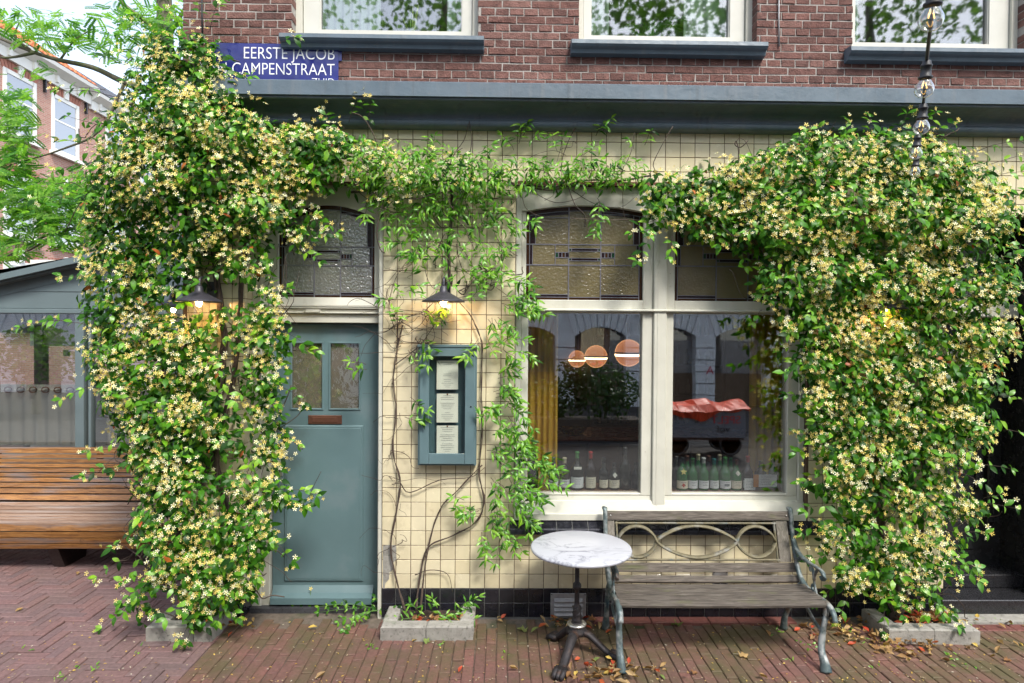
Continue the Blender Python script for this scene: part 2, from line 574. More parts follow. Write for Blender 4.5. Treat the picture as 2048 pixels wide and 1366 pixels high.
# bricks: rows of stretchers and headers in turn
BH, BJ = .060, .009
bricks = []
uh = [(a, c, z - .03, 9) for (a, c), z in zip(UO, ZS)]
row, z = 0, 3.965
while z < ZT - .05:
    st = .22 if row % 2 == 0 else .11
    x = XL - (0 if row % 2 == 0 else .055) - (.11 if row % 4 == 2 else 0)
    while x < XR:
        q = cut(max(x, XL) + 0, min(x + st - BJ, XR), z, z + BH - BJ, uh, .004)
        if q and q[1] - q[0] > .02: bricks.append(q)
        x += st
    row += 1; z += BH
vis = lambda q: 0 if q[2] > 4.86 or q[2] < 4.03 or q[0] > 4.2 else 1
bricks.sort(key=lambda q: (-vis(q), q[2]))
tm = {}
def brick_mesh(w):
    k = (round(w, 2), R.randrange(5))
    if k not in tm: tm[k] = plain_mesh(rough_box(k[0] if k[0] > .02 else w, .1, BH - BJ, .0022, hash(k) % 999, .003), "brick", M_brick)
    return tm[k], w / (k[0] if k[0] > .02 else w)
rest = MB()
for i, (x0, x1, z0, z1) in enumerate(bricks):
    y = R.uniform(-.0025, .0025)
    if i < 300:
        me, s = brick_mesh(x1 - x0)
        link("brick", me, bld, (x0, y, z0), (0, 0, 0), (s, 1, (z1 - z0) / (BH - BJ)))
    else:
        m = rough_box(x1 - x0, .1, z1 - z0, .0022, i, .003)
        rest.add([(p[0] + x0, p[1] + y, p[2] + z0) for p in m.v], m.f)
o = rest.build("brick_field", M_brick, bld); o["kind"] = "stuff"

# cream tiles on the shopfront, black tiles along its foot
TP, TQ, TJ = .1139, .111, .0048
TX0 = Xa(793, 960) - 14 * TP
tiles, blk = [], []
for k in range(-2, 33):
    for i in range(70):
        x0, z0 = TX0 + i * TP, Z0 + k * TQ
        x0, x1, z1 = max(x0, XL), min(x0 + TP - TJ, XR), min(z0 + TQ - TJ, 3.80)
        if x1 - x0 < .02 or z1 - z0 < .02: continue
        q = cut(x0, x1, z0, z1, OPEN, -.002)
        if q and q[1] - q[0] > .02: (tiles if k >= 0 else blk).append(q)
def tile_rank(q):
    x, z = q[0], q[2]
    if -.92 < x < .1: return 0 if not (2.62 < z < 3.2 and -.6 < x < 0) else 2
    if .1 <= x < 2.6 and z < .8: return 1
    if z > 3.5 and -1.2 < x < 2.4: return 1
    if 2.3 < x < 2.62 and z < 1.4: return 2
    if x > 3.3 and z > 3.2: return 2
    return 4
tiles.sort(key=tile_rank)
def tile_mesh(seed, mt, nm):
    return plain_mesh(rough_box(TP - TJ, .008, TQ - TJ, .0005, seed, .0016), nm, mt)
TM = [tile_mesh(k, M_tile, "tile") for k in range(4)]
BM = [tile_mesh(k + 9, M_black, "tile") for k in range(4)]
rest = MB()
for i, (x0, x1, z0, z1) in enumerate(tiles):
    y = R.uniform(-.0008, .0008)
    if i < 300:
        link("tile", R.choice(TM), bld, (x0, y, z0), (R.uniform(-.008, .008), R.uniform(-.004, .004), R.uniform(-.008, .008)), ((x1 - x0) / (TP - TJ), 1, (z1 - z0) / (TQ - TJ)))
    else:
        rest.bbox(x0, x1, y, .008, z0, z1, .0016)
o = rest.build("tile_field", M_tile, bld); o["kind"] = "stuff"
MB().box(XL, OP_DOOR[0], .0025, .0035, -.1, Z0 - .003).box(OP_DOOR[1], OP_PORCH[0], .0025, .0035, -.1, Z0 - .003).box(OP_PORCH[1], XR, .0025, .0035, -.1, Z0 - .003).build("plinth_grout", M_blackgrout, bld)
for x0, x1, z0, z1 in blk:
    link("plinth_tile", R.choice(BM), bld, (x0, R.uniform(-.0008, .0008) - .002, z0), (R.uniform(-.004, .004), 0, R.uniform(-.004, .004)), ((x1 - x0) / (TP - TJ), 1, (z1 - z0) / (TQ - TJ)))

# returns of tiles at the door and porch reveals
for nm, xx, sgn, ya, zt in (("reveal", OP_DOOR[0], 1, .15, 3.34), ("reveal", OP_PORCH[0], 1, .5, 3.1), ("reveal", OP_PORCH[1], -1, .5, 3.1)):
    rv = MB(); rb = MB()
    for k in range(-2, 28):
        y = .002
        while y < ya - .02:
            (rv if k >= 0 else rb).box(xx - .004 * sgn, xx + .005 * sgn, y, min(y + TP - TJ, ya), Z0 + k * TQ, Z0 + k * TQ + TQ - TJ)
            y += TP
    for m, mt, n2 in ((rv, M_tile if xx < 4 else M_dark, "reveal_tiles"), (rb, M_black, "reveal_plinth_tiles")):
        o = m.build(n2, mt, bld); o["kind"] = "stuff"

# the cornice over the shopfront
prof = [(.003, 4.045), (-.235, 4.016), (-.25, 4.006), (-.25, 3.905), (-.232, 3.905), (-.232, 3.892)]
for k in range(9):
    t = k / 8 * math.pi / 2
    prof.append((-.225 + .155 * math.sin(t), 3.885 - .075 * (1 - math.cos(t))))
prof += [(-.07, 3.80)]
for k in range(9):
    t = -math.pi / 2 + k / 8 * math.pi * 1.0
    prof.append((-.06 - .03 * math.cos(t), 3.775 - .03 * math.sin(t)))
prof += [(-.04, 3.742), (.003, 3.742)]
MB().prism(prof, 'x', XL - .05, XR, smooth=False).build("cornice", M_corn, bld)

# inside walls, floors and the rest of the house
def hollow(x0, x1, y0, y1, z0, z1, t=.05):
    return MB().box(x0 - t, x0, y0, y1, z0, z1).box(x1, x1 + t, y0, y1, z0, z1).box(x0 - t, x1 + t, y1, y1 + t, z0, z1).box(x0 - t, x1 + t, y0, y1 + t, z1, z1 + t)
hollow(-.5, 3.25, .272, 4.2, .30, 3.35).build("dining_room_walls", M_room, bld)
MB().box(-.55, 3.3, .272, 4.25, .2, .298).build("dining_room_floor", M_floor, bld)
hollow(-2.2, -.62, .30, 1.9, .05, 3.4).build("hall_walls", M_hall, bld)
MB().box(-2.25, -.56, .272, 1.95, -.06, .03).build("hall_floor", M_hall, bld)
hollow(-2.3, 5.6, .302, 3.4, 4.3, 5.6).build("upstairs_walls", mat("plaster_grey", [(.10, .11, .09)], .9, 3, .1), bld)
MB().box(-2.35, 5.65, .302, 3.45, 4.1, 4.29).build("upstairs_floor", M_floor, bld)
MB().box(XL, XL + .06, .30, 9.5, -.1, ZT).box(XR - .06, XR, .30, 9.5, -.1, ZT).box(XL, XR, 9.44, 9.5, -.1, ZT).box(XL, XR, .301, 9.5, ZT - .06, ZT).build("outer_wall", M_brick, bld)

# ---- upstairs windows
def upper_window(o, zs, gl, gr, zg):
    x0, x1 = o
    f = MB()
    yf, yb = .09, .2
    f.box(x0 + .002, x0 + .05, yf, yb, zs, ZT - .1).box(x1 - .05, x1 - .002, yf, yb, zs, ZT - .1).box(x0 + .05, x1 - .05, yf, yb, zs, zs + .035)
    w = f.build("window", M_cream, bld)
    s = MB()
    ys = .115
    s.box(x0 + .055, gl, ys, .17, zs + .038, ZT - .1).box(gr, x1 - .055, ys, .17, zs + .038, ZT - .1).box(gl, gr, ys, .17, zs + .038, zg)
    s.box(gl - .001, gl + .008, .125, .15, zg, ZT - .1).box(gr - .008, gr + .001, .125, .15, zg, ZT - .1)
    s.build("sash", M_white, w)
    MB().box(gl - .004, gr + .004, .148, .154, zg - .004, ZT - .12).build("pane", M_glassup, w)
    # sill: moulded board
    pr = [(.08, zs - .001), (-.075, zs - .012), (-.095, zs - .022), (-.098, zs - .052), (-.085, zs - .068), (-.06, zs - .078), (-.052, zs - .105), (.004, zs - .112), (.08, zs - .112)]
    MB().prism(pr, 'x', x0 - .06, x1 + .045).build("sill", M_corn, w)
    return w
UG = []
for (o, zs, gl, gr, vg) in zip(UO, ZS, (642, 1180, None), (925, 1457, 1972), (43, 57, 74)):
    a = Xa(gl, 30, .15) if gl else o[0] + .085
    c = Xa(gr, 30, .15)
    zg = zs + .11
    UG.append((a, c, zg))
    upper_window(o, zs, a, c, zg)

def drape(x0, x1, y, z0, z1, n, amp=.03, flare=0.0, thick=.004, seed=1):
    """hanging cloth with n folds"""
    r = random.Random(seed); ph = [r.uniform(-.5, .5) for _ in range(n + 2)]
    k = n * 6; rows = [0, .3, .7, 1]
    vs, fs = [], []
    for side in (0, 1):
        for t in rows:
            for i in range(k + 1):
                u = i / k
                a = amp * (.5 + .5 * t) * math.sin(u * n * 2 * math.pi + ph[min(n, int(u * n))])
                xx = x0 + (x1 - x0) * u + flare * t * (u - .5)
                vs.append((xx, y + a + thick * side, z1 + (z0 - z1) * t))
    w = k + 1; b0 = w * len(rows)
    for s_ in (0, 1):
        for j in range(len(rows) - 1):
            for i in range(k):
                q = (s_ * b0 + j * w + i, s_ * b0 + (j + 1) * w + i, s_ * b0 + (j + 1) * w + i + 1, s_ * b0 + j * w + i + 1)
                fs.append(q if s_ == 0 else q[::-1])
    return MB().add(vs, fs, 0, True)

g = UG
for nm, a, c, lab in (("one", g[0][0] - .02, g[0][0] + .44, "pale green curtain on the left of the window above the street name plate"),
                      ("two", g[0][1] - .13, g[0][1] + .03, "narrow pale green curtain on the right of the window above the street name plate"),
                      ("three", g[1][0] - .02, g[1][0] + .17, "pale green curtain on the left of the middle upstairs window"),
                      ("four", g[1][1] - .32, g[1][1] + .03, "pale green curtain on the right of the middle upstairs window"),
                      ("five", g[2][0] - .04, g[2][0] + .12, "pale curtain in the upstairs window behind the string of bulbs")):
    drape(a, c, .27, 4.30, 5.55, max(2, int((c - a) / .06)), .02, seed=len(lab)).alone("curtain", M_celadon, lab, "curtain", "curtains in the upstairs windows", (0, 0, 0))

# ---- shop window
win = None
yF, yS, yG = .028, .052, .085
x0, x1 = OP_WIN[0] + .002, OP_WIN[1] - .002
zsill = Za(1300, 1040, 0)               # lower edge of the painted sill
zb0 = Za(1180, 984, yG)                 # lower edge of the lower panes
zt0 = Za(1180, 627, yG)                 # upper edge of the lower panes
zu0 = Za(1180, 600.5, yG)               # lower edge of the leaded lights
zap = Za(1168, 413.5, yG); zsd = Za(1168, 425.5, yG)
pm0, pm1 = Xa(1306, 800, yF), Xa(1332, 800, yF)
Lu = (Xa(1052, 520, yG), Xa(1285, 520, yG)); Ru = (Xa(1348, 520, yG), Xa(1579, 520, yG))
Ll = (Xa(1055, 800, yG), Xa(1281, 800, yG)); Rl = (Xa(1343, 800, yG), Xa(1571, 800, yG))
ztop = OP_WIN[3] - .002
f = MB()
f.bbox(x0, x0 + .045, yF, .2, zsill + .05, ztop, .005).bbox(x1 - .045, x1, yF, .2, zsill + .05, ztop, .005)
f.bbox(pm0, pm1, yF - .006, .2, zsill + .052, ztop, .006)
f.box(pm0 + .028, pm0 + .034, yF - .009, yF, zsill + .056, zap)           # bead on the post
f.bbox(x0, x1, yF - .02, .2, zt0 + .012, zt0 + .034, .008)                # transom nosing
# sloped bottom rail and sill board
f.prism([(.2, zb0 - .02), (yS, zb0 - .018), (yS - .006, zb0 - .052), (yF + .004, zb0 - .058), (.0, zb0 - .14), (-.012, zb0 - .148), (-.012, zsill), (.2, zsill)], 'x', x0, x1)
win = f.build("shop_window", M_cream, bld)
# arched head boards over both lights
def arch(x, a, c, zs, za):
    t = (x - a) / (c - a) * 2 - 1
    return zs + (za - zs) * (1 - t * t)
def head(a, c, zs, za, zt, xl, xr, ya, yb, parent, name="head_board", mt=None):
    pts = [(xl, zs), (a, zs)] + [(a + (c - a) * i / 14, arch(a + (c - a) * i / 14, a, c, zs, za)) for i in range(1, 14)] + [(c, zs), (xr, zs), (xr, zt), (xl, zt)]
    return MB().prism(pts, 'y', ya, yb).build(name, mt or M_cream, parent)
head(Lu[0], Lu[1], zsd, zap, ztop, x0 + .046, pm0 - .001, yF + .003, .18, win)
head(Ru[0], Ru[1], zsd, zap, ztop, pm1 + .001, x1 - .046, yF + .003, .18, win)
MB().box(x0 - .01, x1 + .01, -.012, .1, ztop + .002, ztop + .03).build("lintel_strip", mat("rust_brown", [(.13, .05, .03)], .9, 20, .4, bump=.4), bld)
s = MB()
for (ua, ub), (la, lb), xa, xb in ((Lu, Ll, x0 + .046, pm0 - .001), (Ru, Rl, pm1 + .001, x1 - .046)):
    s.bbox(xa, ua, yS, .15, zu0 - .075, zsd, .004).bbox(ub, xb, yS, .15, zu0 - .075, zsd, .004).bbox(ua, ub, yS, .15, zu0 - .072, zu0, .004)
    s.bbox(xa, la, yS - .004, .15, zb0 - .017, zt0 + .011, .004).bbox(lb, xb, yS - .004, .15, zb0 - .017, zt0 + .011, .004)
    s.bbox(la, lb, yS - .004, .15, zb0 - .017, zb0, .004).bbox(la, lb, yS, .15, zt0 + .002, zt0 + .011, .003)
s.build("sash", M_cream, win)
for la, lb in (Ll, Rl): MB().box(la - .003, lb + .003, yG, yG + .006, zb0 - .003, zt0 + .004).build("pane", M_glass, win)

# leaded lights: every piece of glass its own pane
def leaded(x0, x1, z0, zs, za, y, pieces, came, parent, main):
    """pieces: (u0,u1,v0,v1,material) in 0..1 from lower left; came: bars (u0,u1,v0,v1,half width)"""
    top = lambda u: arch(x0 + (x1 - x0) * u, x0, x1, zs, za)
    zz = lambda u, v: z0 + (top(u) - z0) * v if v > .9 else z0 + (zs - z0) * v
    X = lambda u: x0 + (x1 - x0) * u
    for u0, u1, v0, v1, mt in pieces:
        n = 5 if v1 > .9 and u1 - u0 > .15 else 2
        pts = [(X(u0), zz(u0, v0))] + ([(X(u0 + (u1 - u0) * i / n), zz(u0 + (u1 - u0) * i / n, v0)) for i in range(1, n)] if v0 > .9 else []) + [(X(u1), zz(u1, v0))]
        pts += [(X(u1 + (u0 - u1) * i / n), zz(u1 + (u0 - u1) * i / n, v1)) for i in range(n + 1)]
        MB().prism(pts, 'y', y, y + .004).build("leaded_pane", mt, parent)
    c = MB()
    for u0, u1, v0, v1, w in came:
        if abs(u1 - u0) < 1e-6: c.box(X(u0) - w, X(u0) + w, y - .005, y + .008, zz(u0, v0), zz(u0, v1))
        elif v0 < .93: c.box(X(u0), X(u1), y - .0045, y + .0075, zz(u0, v0) - w, zz(u0, v0) + w)
        else:
            k = 8
            for i in range(k):
                a, d = u0 + (u1 - u0) * i / k, u0 + (u1 - u0) * (i + 1) / k
                c.prism([(X(a), zz(a, v0) - w), (X(d), zz(d, v0) - w), (X(d), zz(d, v0) + w), (X(a), zz(a, v0) + w)], 'y', y - .0045, y + .0075)
    c.build("lead_came", M_lead, parent)

def light_layout(clear):
    b_, p_, g_ = M_brownglass, M_purple, M_greeng
    e = .030                                   # outer brown margin
    V1, V2, U1, U2 = .40, .635, .365, .64       # the main bars
    pc = [(0, e, 0, V1, b_), (0, e, V1, V2, b_), (0, e, V2, .955, b_), (1 - e, 1, 0, V1, b_), (1 - e, 1, V1, V2, b_), (1 - e, 1, V2, .955, b_),
          (0, U1, .955, 1, b_), (U1, U2, .955, 1, b_), (U2, 1, .955, 1, b_), (e, U1, 0, .032, b_), (U1, U2, 0, .032, b_), (U2, 1 - e, 0, .032, b_),
          (e, U1, .032, .062, p_), (U2, 1 - e, .032, .062, p_), (e, .08, V2, .955, p_), (1 - .08, 1 - e, V2, .955, p_),
          (.08, U1, .92, .955, p_), (U2, .92, .92, .955, p_), (e, .055, V1, V2, p_), (.945, 1 - e, V1, V2, p_),
          (e, U1, .062, V1, clear), (U1, U2, .032, V1, clear), (U2, 1 - e, .062, V1, clear),
          (.08, U1, V2, .92, clear), (U1, U2, V2, .955, clear), (U2, .92, V2, .92, clear),
          (.055, .25, V1, V2, clear), (.76, .945, V1, V2, clear),
          (.25, U1, V1, .485, clear), (.25, U1, .545, V2, clear), (U2, .76, V1, .485, clear), (U2, .76, .545, V2, clear),
          (U1, U2, V1, .45, clear), (U1, U2, .48, .56, clear), (U1, U2, .59, V2, clear),
          (.39, .615, .45, .48, p_), (.39, .615, .56, .59, p_), (U1, .39, .45, .48, g_), (U1, .39, .56, .59, g_), (.615, U2, .45, .48, g_), (.615, U2, .56, .59, g_)]
    for s_, base in ((1, .25), (-1, .76)):
        for k, mt in enumerate((g_, p_, b_, p_)):
            a = base + s_ * k * .0285; d = a + s_ * .0285
            pc.append((min(a, d), max(a, d), .485, .545, mt))
    w, t = .0042, .0026
    cm = [(U1, U1, 0, 1, w), (U2, U2, 0, 1, w), (0, 1, V1, V1, w), (0, 1, V2, V2, w), (e, e, 0, .955, t), (1 - e, 1 - e, 0, .955, t), (0, 1, .955, .955, t),
          (e, U1, .062, .062, t), (U2, 1 - e, .062, .062, t), (e, 1 - e, .032, .032, t), (.08, .08, V2, .955, t), (.92, .92, V2, .955, t), (.055, .055, V1, V2, t), (.945, .945, V1, V2, t),
          (.25, .25, V1, V2, t), (.76, .76, V1, V2, t), (.25, U1, .485, .485, t), (.25, U1, .545, .545, t), (U2, .76, .485, .485, t), (U2, .76, .545, .545, t),
          (U1, U2, .45, .45, t), (U1, U2, .48, .48, t), (U1, U2, .56, .56, t), (U1, U2, .59, .59, t), (.39, .39, .45, .48, t), (.615, .615, .45, .48, t), (.39, .39, .56, .59, t), (.615, .615, .56, .59, t),
          (.08, U1, .92, .92, t), (U2, .92, .92, .92, t)] + [(.25 + k * .0285, .25 + k * .0285, .485, .545, t) for k in (1, 2, 3, 4)] + [(.76 - k * .0285, .76 - k * .0285, .485, .545, t) for k in (1, 2, 3, 4)]
    return pc, cm
for la, lb in (Lu, Ru):
    fr_ = MB().box(la, lb, yG + .012, yG + .016, zu0 - .004, zu0 + .001).build("leaded_light", M_lead, bld)
    pc, cm = light_layout(M_olive)
    leaded(la, lb, zu0, zsd, zap, yG, pc, cm, fr_, None)

# black tiled sill under the shop window
zn = zsill - .002
sx0, sx1 = Xa(1019, 1060, -.06), Xa(1647, 1070, -.06)
MB().prism([(.1, zn), (.012, zn), (-.062, zn - .055), (-.066, zn - .064), (-.066, zn - .092), (-.05, zn - .098), (.003, zn - .098), (.1, zn - .098)], 'x', sx0 + .002, sx1 - .002).build("sill_bed", M_blackgrout, bld)
n = 20
for i in range(n):
    a = sx0 + (sx1 - sx0) * i / n + .003; c = sx0 + (sx1 - sx0) * (i + 1) / n - .003
    pr = [(.009, zn + .003), (-.06, zn - .047), (-.069, zn - .056), (-.0715, zn - .066), (-.0715, zn - .09), (-.066, zn - .0935), (-.060, zn - .0935), (-.055, zn - .06), (.009, zn - .01)]
    MB().prism(pr, 'x', a, c).build("sill_tile", M_black, bld)

# a patch of bare cement where tiles came off beside the door
cpx = [(766, 1092), (779, 1090), (792, 1091), (793, 1118), (786, 1126), (788, 1138), (779, 1144), (778, 1158), (771, 1166), (769, 1177), (766, 1177)]
MB().prism([(Xa(u, v, -.003), Za(u, v, -.003)) for u, v in cpx], 'y', -.0035, .003).build("cement_patch", M_conc, bld)

# ---- street door with its leaded light
xd0, xd1 = OP_DOOR[0] + .002, OP_DOOR[1] - .002
yD = .2
dx0, dx1 = Xa(545.5, 900, yD), xd1 - .045
zd0, zd1 = .035, Za(650, 648, yD)
f = MB()
f.bbox(xd0, xd0 + .075, .145, .27, -.02, OP_DOOR[3] - .002, .006).bbox(xd1 - .034, xd1, .012, .27, -.02, OP_DOOR[3] - .002, .006)
f.bbox(xd0 + .075, dx0 - .006, .162, .27, -.02, zd1 + .02, .005).bbox(dx1 + .004, xd1 - .034, .12, .27, -.02, zd1 + .02, .004)
zh0, zh1 = zd1 + .008, Za(650, 592, .12)
f.bbox(xd0 + .075, xd1 - .034, .13, .27, zh0, zh0 + .07, .004)
f.bbox(xd0 + .075, xd1 - .034, .105, .27, zh0 + .072, zh0 + .088, .004).bbox(xd0 + .075, xd1 - .034, .115, .27, zh0 + .09, zh0 + .108, .004).bbox(xd0 + .075, xd1 - .034, .1, .27, zh0 + .11, zh0 + .126, .004)
f.prism([(-1.55, zh0 + .082), (-1.53, zh0 + .09), (-1.53, zh0 + .104), (-1.42, zh0 + .104), (-1.42, zh0 + .09), (-1.44, zh0 + .082)], 'y', .098, .14)
f.prism([(.27, zh0 + .127), (.095, zh0 + .127), (.095, zh0 + .14), (.12, zh0 + .20), (.27, zh0 + .20)], 'x', xd0 + .075, xd1 - .034)
dfr = f.build("door_frame", M_cream, bld)
tl0, tl1 = Xa(559, 520, .14), Xa(750, 520, .14)
tz0, tzs, tza = zh0 + .2, Za(700, 436, .14), Za(655, 411, .14)
MB().bbox(xd0 + .075, tl0, .118, .26, tz0, tzs, .004).build("transom_stile", M_cream, dfr)
MB().bbox(tl1, xd1 - .034, .118, .26, tz0, tzs, .004).build("transom_stile", M_cream, dfr)
head(tl0, tl1, tzs, tza, OP_DOOR[3] - .003, xd0 + .076, xd1 - .035, .12, .26, dfr)
lt = MB().box(tl0, tl1, .16, .164, tz0 - .004, tz0 + .002).build("leaded_light", M_lead, bld)
pc, cm = light_layout(M_clearobs)
leaded(tl0, tl1, tz0, tzs, tza, .14, pc, cm, lt, None)

d = MB()
g1, g2 = (Xa(583, 750, yD), Xa(645, 750, yD)), (Xa(660, 750, yD), Xa(719, 750, yD))
gz0, gz1 = Za(650, 817.5, yD), Za(650, 686, yD)
pz0, pz1 = Za(650, 1162, yD), Za(650, 850, yD)
px0, px1 = Xa(569, 1000, yD), Xa(727, 1000, yD)
t = .045
for q in ((dx0, g1[0], zd0, zd1), (g2[1], dx1, zd0, zd1), (g1[1], g2[0], gz0, gz1), (g1[0], g2[1], gz1, zd1), (g1[0], g2[1], pz1 + .012, gz0)):
    d.box(q[0], q[1], yD, yD + t, q[2], q[3])
d.box(g1[0], g2[1], yD, yD + t, zd0, pz1 + .012)
door = d.build("door", M_door, bld)
# raised panel with a moulded edge, glazing beads, weather board
MB().bbox(px0, px1, yD - .014, yD - .0005, pz0, pz1, .010).bbox(px0 + .022, px1 - .022, yD - .018, yD - .014, pz0 + .022, pz1 - .022, .003).build("panel", M_door, door)
bd = MB()
for a, c in (g1, g2):
    bd.bbox(a - .01, a + .004, yD - .008, yD - .0005, gz0 - .01, gz1 + .01, .004).bbox(c - .004, c + .01, yD - .008, yD - .0005, gz0 - .01, gz1 + .01, .004)
    bd.bbox(a + .004, c - .004, yD - .008, yD - .0005, gz1 - .004, gz1 + .01, .004).bbox(a + .004, c - .004, yD - .008, yD - .0005, gz0 - .01, gz0 + .004, .004)
bd.build("glazing_bead", M_door, door)
M_doorglass = glass("door_glass", (.86, .87, .8), 1.7, .04, .2, 12, floor=.2, body=(.5, .45, .33), bodyfac=.38)
for a, c in (g1, g2): MB().box(a, c, yD + .018, yD + .023, gz0, gz1).build("pane", M_doorglass, door)
wx0, wx1 = Xa(547, 1190, yD), Xa(747, 1190, yD)
wz = Za(650, 1170, yD)
MB().prism([(yD - .0005, wz), (yD - .03, wz - .05), (yD - .075, wz - .075), (yD - .075, zd0 + .012), (yD - .0005, zd0 + .012)], 'x', wx0, wx1).build("weather_board", M_door, door)
lx0, lx1 = Xa(617, 840, yD), Xa(684, 840, yD); lz0, lz1 = Za(650, 848, yD), Za(650, 830.5, yD)
lb_ = MB().bbox(lx0, lx1, yD - .012, yD - .0004, lz0, lz1, .004).build("letterbox", M_copper, door)
MB().bbox(lx0 + .03, lx1 - .03, yD - .016, yD - .0122, lz0 + .016, lz1 - .016, .002)
lb2 = MB().bbox(lx0 + .034, lx1 - .034, yD - .0155, yD - .0122, lz0 + .014, lz1 - .014, .0018).build("flap", M_copper, door)
kx, kz = Xa(560, 936, yD), Za(560, 936, yD)
MB().bbox(kx - .022, kx + .022, yD - .006, yD - .0004, kz - .065, kz + .06, .003).lathe([(.011, 0), (.011, -.012), (.006, -.014)], (kx, yD - .006, kz + .012), 12, 0, True, 'y').build("lock_plate", M_nickel, door)
MB().box(kx - .003, kx + .003, yD - .0075, yD - .0062, kz - .035, kz - .012).build("keyhole", M_dark, door)
MB().box(xd0, xd1, .1, .3, -.03, .028).build("threshold", M_stone, bld)

# ---- porch of the black house door
qx0, qx1 = OP_PORCH[0], OP_PORCH[1]
porch_y = .5
MB().box(qx0 - .001, qx1 + .3, .27, .56, -.05, -.0).box(qx0 - .3, qx0 + .0, .27, .6, -.02, 3.3).box(qx1 + .0, qx1 + .3, .27, .6, -.02, 3.3).box(qx0 - .1, qx1 + .1, .27, .6, 3.2, 3.3).build("porch_wall", M_dark, bld)
MB().bbox(qx0, qx1, .03, .3, -.02, .125, .006).bbox(qx0, qx1, .26, .58, .125, .235, .006).build("porch_step", mat("granite_black", [(.018, .018, .02)], .25, 60, .5), bld)
pd = MB().box(qx0, qx1, porch_y, porch_y + .05, .235, 1.30).box(qx0, qx0 + .12, porch_y, porch_y + .05, 1.30, 2.2).box(qx1 - .24, qx1, porch_y, porch_y + .05, 1.30, 2.2).box(qx0, qx1, porch_y, porch_y + .05, 2.1, 2.34).build("house_door", M_dark, bld)
MB().bbox(qx0 + .12, qx1 - .24, porch_y - .012, porch_y - .0005, .36, .62, .01).bbox(qx0 + .12, qx1 - .24, porch_y - .012, porch_y - .0005, .7, 1.22, .01).build("panel", M_dark, pd)
MB().box(qx0 + .12, qx1 - .24, porch_y + .02, porch_y + .026, 1.30, 2.1).build("pane", M_doorglass, pd)
MB().bbox(qx1 - .24, qx1 - .19, porch_y - .03, porch_y - .0005, .9, 2.12, .006).bbox(qx1 - .15, qx1 - .09, porch_y - .045, porch_y - .0005, .6, 2.2, .008).build("door_stile", M_dark, pd)
MB().bbox(qx0, qx1, porch_y - .16, porch_y + .05, 2.36, 2.47, .01).build("porch_transom", M_cream, bld)
MB().box(qx0 + .1, qx1 - .08, porch_y + .01, porch_y + .016, 2.47, 3.2).build("porch_pane", M_clearobs, bld)
MB().box(qx0 + .42, qx0 + .428, porch_y - .004, porch_y + .009, 2.47, 3.2).box(qx0 + .1, qx1 - .08, porch_y - .004, porch_y + .009, 2.75, 2.758).box(qx1 - .11, qx1 - .08, porch_y - .004, porch_y + .009, 2.47, 3.2).build("porch_glazing_bar", M_brownglass, bld)
MB().box(qx0 - .25, qx1 + .3, .6, 1.4, -.02, 3.3).build("porch_back", M_room, bld)
MB().box(qx0 + .02, qx1 + .4, -.11, .03, -.03, .016).build("doorstep", M_conc, bld)

# vents let into the wall, conductor cables
def vent(name, x0, x1, z0, z1, n, mt, slot):
    v = MB().bbox(x0, x1, -.009, -.0032, z0, z1, .002).build(name, mt, bld)
    h = (z1 - z0 - .05) / n
    for i in range(n):
        z = z0 + .018 + i * h
        if slot:
            MB().prism([(-.0092, z + h * .88), (-.026, z + h * .3), (-.026, z + h * .18), (-.0092, z + h * .18)], 'x', x0 + .028, x1 - .028).build("louver", mt, v)
        else:
            for a, c in ((x0 + .012, (x0 + x1) / 2 - .004), ((x0 + x1) / 2 + .004, x1 - .012)):
                MB().box(a, c, -.0098, -.0091, z + h * .2, z + h * .7).build("slot", M_dark, v)
    for a in (x0 + .009, x1 - .009): MB().lathe([(.005, 0), (.004, -.003), (0, -.004)], (a, -.009, z1 - .009), 8, 0, True, 'y').build("screw", M_dark, v)
vent("louvered_vent", Xa(1101, 1200), Xa(1172, 1200), .0, Za(1136, 1186), 4, M_alu, True)
vent("small_vent", Xa(1425, 1160), Xa(1455, 1160), Za(1440, 1182), Za(1440, 1142), 3, M_alu, False)
xc, zc = Xa(406, 30), 4.2
MB().tube([(Xa(405, 0), -.012, ZT), (Xa(405.5, 40), -.012, 4.6), (Xa(407, 62), -.014, 4.42)], .007, 6).build("conductor_cable", M_cable, bld)
MB().tube([(Xa(1555, 0), -.012, ZT), (Xa(1556, 50), -.012, 4.65), (Xa(1557, 94), -.012, Za(1557, 94))], .006, 6).build("conductor_cable", M_alu, bld)
# ------------------------------------------------------------------ street name plate
M_blue = mat("enamel_blue", [(.018, .022, .155)], .16, 6, .25, spots=[((.04, .05, .19), 9, .62, .85)])
M_sign = mat("enamel_white", [(.8, .8, .8)], .25, 0, 0)
sxl, sxr = Xa(421, 130, -.012), Xa(677, 130, -.012)
szt, szb = Za(560, 88, -.012), 4.05
np_ = thing("street_name_plate", "blue enamel street name plate with white capitals", "street sign", (sxl, -.012, szb))
rr = .03
pts = []
for cx, cz, a0 in ((sxr - rr, szt - rr, 0), (sxl + rr, szt - rr, 90), (sxl + rr, szb + rr, 180), (sxr - rr, szb + rr, 270)):
    for k in range(5):
        a = math.radians(a0 + k * 22.5); pts.append((cx + rr * math.cos(a), cz + rr * math.sin(a)))
MB().prism(pts, 'y', -.016, -.008).build("plate", M_blue, np_)
MB().bbox(sxr - .002, sxr + .024, -.011, -.007, szt - .12, szt - .045, .001).lathe([(.006, 0), (.005, -.004), (0, -.005)], (sxr + .014, -.011, szt - .06), 8, 0, True, 'y').build("bracket", M_blue, np_)
